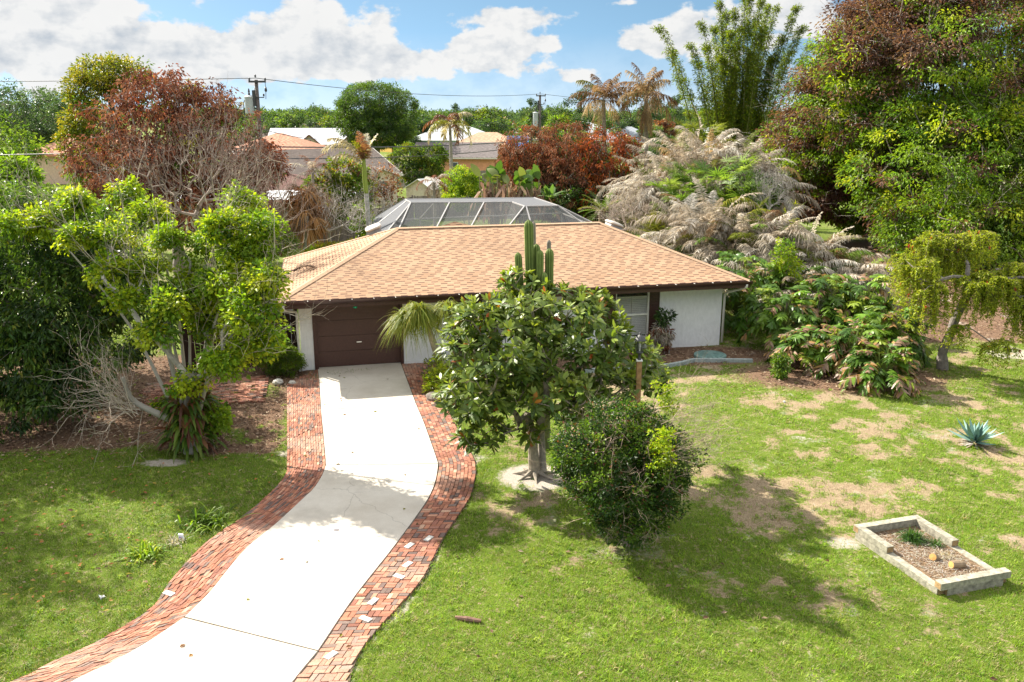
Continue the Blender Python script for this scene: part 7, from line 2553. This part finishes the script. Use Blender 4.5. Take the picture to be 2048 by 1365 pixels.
def scatter_stuff():
    rng = np.random.RandomState(900)
    # ---- grass
    n = 900000
    Y = 8.8 * (33 / 8.8) ** (rng.rand(n) ** 1.15)
    X = rng.uniform(-.66, .70, n) * (Y + 2)
    k = (X > -15) & (X < 18); X, Y = X[k], Y[k]
    g, m, s = lawn(X, Y)
    cl = fbm(X, Y, 4.5, 51, 3); c2 = fbm(X, Y, 14, 57, 2)
    p = np.clip((g + (cl - .5) * 1.7 + (c2 - .5) * .9 - .42) * 3.0, 0, 1) * (1 - np.clip(m * 1.4, 0, 1)) * (1 - np.clip(s * 1.3, 0, 1))
    bad = inside(X, Y, PAVED)
    hx = (X - HOUSE_LOC[0]) * HU[0] + (Y - HOUSE_LOC[1]) * HU[1]; hy = (X - HOUSE_LOC[0]) * HV[0] + (Y - HOUSE_LOC[1]) * HV[1]
    bad |= (hx > -4.7) & (hx < 14.5) & (hy > -.3)
    bad |= (hx > -4.6) & (hx < -.8) & (hy > -2.85) & (rng.rand(len(X)) < .95)
    bad |= inside(X, Y, [G(1712, 1085), G(1905, 1202), G(2003, 1168), G(1830, 1046)])
    k = (rng.rand(len(X)) < p) & ~bad
    x, y = X[k], Y[k]; n = len(x)
    lush = fbm(x, y, .7, 71)[:, None]
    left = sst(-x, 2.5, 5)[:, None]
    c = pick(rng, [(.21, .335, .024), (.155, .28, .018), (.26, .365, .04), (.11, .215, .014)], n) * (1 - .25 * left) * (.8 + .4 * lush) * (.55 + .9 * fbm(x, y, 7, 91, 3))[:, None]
    yl = rng.rand(n) < .17
    c[yl] = pick(rng, [(.26, .25, .09), (.33, .27, .14)], yl.sum())
    az = rng.rand(n) * 6.283; e = rng.uniform(.25, 1.3, n)
    d = np.stack([np.cos(az) * np.cos(e), np.sin(az) * np.cos(e), np.sin(e)], 1)
    L_ = rng.uniform(.035, .085, n) * (.8 + .5 * cl[k]) * (1 + .35 * sst(y, 14, 26))
    W_ = rng.uniform(.006, .011, n) * (1 + .8 * sst(y, 13, 26))
    sd = np.stack([-np.sin(az), np.cos(az), 0 * az], 1)
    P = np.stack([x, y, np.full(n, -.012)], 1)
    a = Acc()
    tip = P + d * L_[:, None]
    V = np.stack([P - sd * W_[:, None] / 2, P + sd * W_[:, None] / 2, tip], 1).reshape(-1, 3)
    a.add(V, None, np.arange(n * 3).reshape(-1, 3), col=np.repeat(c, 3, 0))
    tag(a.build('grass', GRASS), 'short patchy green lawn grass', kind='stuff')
    # ---- taller tufts and weeds
    m_ = 5200
    Yt = 9 * (31 / 9) ** rng.rand(m_); Xt = rng.uniform(-.64, .68, m_) * (Yt + 2)
    gt, mt_, st_ = lawn(Xt, Yt)
    hxt = (Xt - HOUSE_LOC[0]) * HU[0] + (Yt - HOUSE_LOC[1]) * HU[1]; hyt = (Xt - HOUSE_LOC[0]) * HV[0] + (Yt - HOUSE_LOC[1]) * HV[1]
    kt = (rng.rand(m_) < np.clip(gt * 1.1 - mt_ * .7, .06, 1)) & ~inside(Xt, Yt, PAVED) & ~((hxt > -4.6) & (hxt < 14.5) & (hyt > -.3)) & ~inside(Xt, Yt, [G(1700, 1085), G(1905, 1215), G(2015, 1168), G(1830, 1040)])
    Xt, Yt = Xt[kt], Yt[kt]; k_ = rng.randint(8, 22, len(Xt)); ix = np.repeat(np.arange(len(Xt)), k_); m_ = len(ix)
    tc_ = pick(rng, [(.15, .27, .018), (.23, .35, .026), (.29, .38, .05), (.11, .21, .016), (.33, .30, .14)], len(Xt))
    az = rng.rand(m_) * 6.283; e = rng.uniform(.3, 1.3, m_)
    d = np.stack([np.cos(az) * np.cos(e), np.sin(az) * np.cos(e), np.sin(e)], 1)
    sp_ = rng.uniform(.02, .07, len(Xt))[ix]
    P = np.stack([Xt[ix] + rng.normal(size=m_) * sp_, Yt[ix] + rng.normal(size=m_) * sp_, np.full(m_, -.005)], 1)
    at3 = Acc(); at3.blades(P, d, np.stack([-np.sin(az), np.cos(az), 0 * az], 1), rng.uniform(.06, .13, m_), rng.uniform(.008, .014, m_), [.9, 1, .6, .05], .35, tc_[ix] * rng.uniform(.75, 1.25, (m_, 1)))
    tag(at3.build('grass_tufts', GRASS), 'taller grass tufts and weeds in the lawn', kind='stuff')
    # ---- straw between the green
    p = np.clip(.72 - g, .06, .5) * (1 - np.clip(m, 0, 1)) * (1 - np.clip(s * 1.3, 0, 1)) * .8
    k = (rng.rand(len(X)) < p) & ~bad
    x, y = X[k], Y[k]; n = len(x)
    az = rng.rand(n) * 6.283
    d = np.stack([np.cos(az), np.sin(az), rng.uniform(.0, .5, n)], 1)
    L_ = rng.uniform(.03, .09, n); W_ = rng.uniform(.004, .009, n) * (1 + .8 * sst(y, 13, 26))
    sd = np.stack([-np.sin(az), np.cos(az), 0 * az], 1)
    P = np.stack([x, y, np.full(n, .004)], 1)
    V = np.stack([P - sd * W_[:, None] / 2, P + sd * W_[:, None] / 2, P + d * L_[:, None]], 1).reshape(-1, 3)
    a = Acc(); a.add(V, None, np.arange(n * 3).reshape(-1, 3), col=np.repeat(pick(rng, [(.36, .28, .18), (.27, .20, .125), (.44, .36, .25), (.2, .145, .09)], n), 3, 0))
    tag(a.build('dry_straw', LEAF_DRY), 'dry tan straw between the green grass', kind='stuff')
    # ---- fallen leaves
    n = 190000
    Y2 = 9 * (52 / 9) ** rng.rand(n); X2 = rng.uniform(-.68, .72, n) * (Y2 + 2)
    g, m, s = lawn(X2, Y2)
    hx = (X2 - HOUSE_LOC[0]) * HU[0] + (Y2 - HOUSE_LOC[1]) * HU[1]; hy = (X2 - HOUSE_LOC[0]) * HV[0] + (Y2 - HOUSE_LOC[1]) * HV[1]
    p = np.clip(m, 0, 1) * .8 * (.35 + 1.1 * fbm(X2, Y2, 1.5, 95)) + .002 + .006 * ((X2 < -3) & (Y2 > 13))
    k = (rng.rand(n) < p) & ~((hx > -.2) & (hx < 14.5) & (hy > -.1) & (hy < 9)) & ~inside(X2, Y2, PAVED)
    x, y = X2[k], Y2[k]; n = len(x)
    az = rng.rand(n) * 6.283
    d = np.stack([np.cos(az), np.sin(az), rng.normal(size=n) * .15], 1)
    N = unit(np.stack([rng.normal(size=n) * .35, rng.normal(size=n) * .35, np.ones(n)], 1))
    L_ = rng.uniform(.05, .13, n)
    a = Acc()
    a.kites(np.stack([x, y, rng.uniform(.012, .05, n)], 1), d, N, L_, L_ * .5, pick(rng, [(.20, .125, .08), (.29, .19, .125), (.14, .085, .055), (.38, .28, .19), (.10, .06, .04), (.46, .36, .26)], n))
    # scattered orange leaves on the left lawn and the paving
    m_ = 170
    px = rng.uniform(0, 560, m_); py = rng.uniform(900, 1230, m_)
    Q = np.array([G(a_, b_) for a_, b_ in zip(px, py)]); Q[:, 2] = .05
    Q = Q[~inside(Q[:, 0], Q[:, 1], PAVED)]
    px = rng.uniform(-6, 2, 50); py = rng.uniform(10, 25.5, 50)
    ins = inside(px, py, PAVED)
    Q2 = np.stack([px[ins], py[ins], np.full(ins.sum(), .038)], 1)
    for QQ, cc in ((Q, [(.42, .17, .06), (.36, .14, .07), (.45, .25, .10), (.40, .33, .06)]), (Q2, [(.22, .13, .07), (.32, .18, .08), (.12, .09, .05), (.2, .2, .03)])):
        n = len(QQ); az = rng.rand(n) * 6.283
        a.kites(QQ, np.stack([np.cos(az), np.sin(az), 0 * az], 1), unit(np.stack([rng.normal(size=n) * .2, rng.normal(size=n) * .2, np.ones(n)], 1)), rng.uniform(.06, .13, n), rng.uniform(.03, .07, n), pick(rng, cc, n))
    tag(a.build('leaf_litter', LEAF_DRY), 'brown fallen leaves on mulch, lawn and paving', kind='stuff')


scatter_stuff()
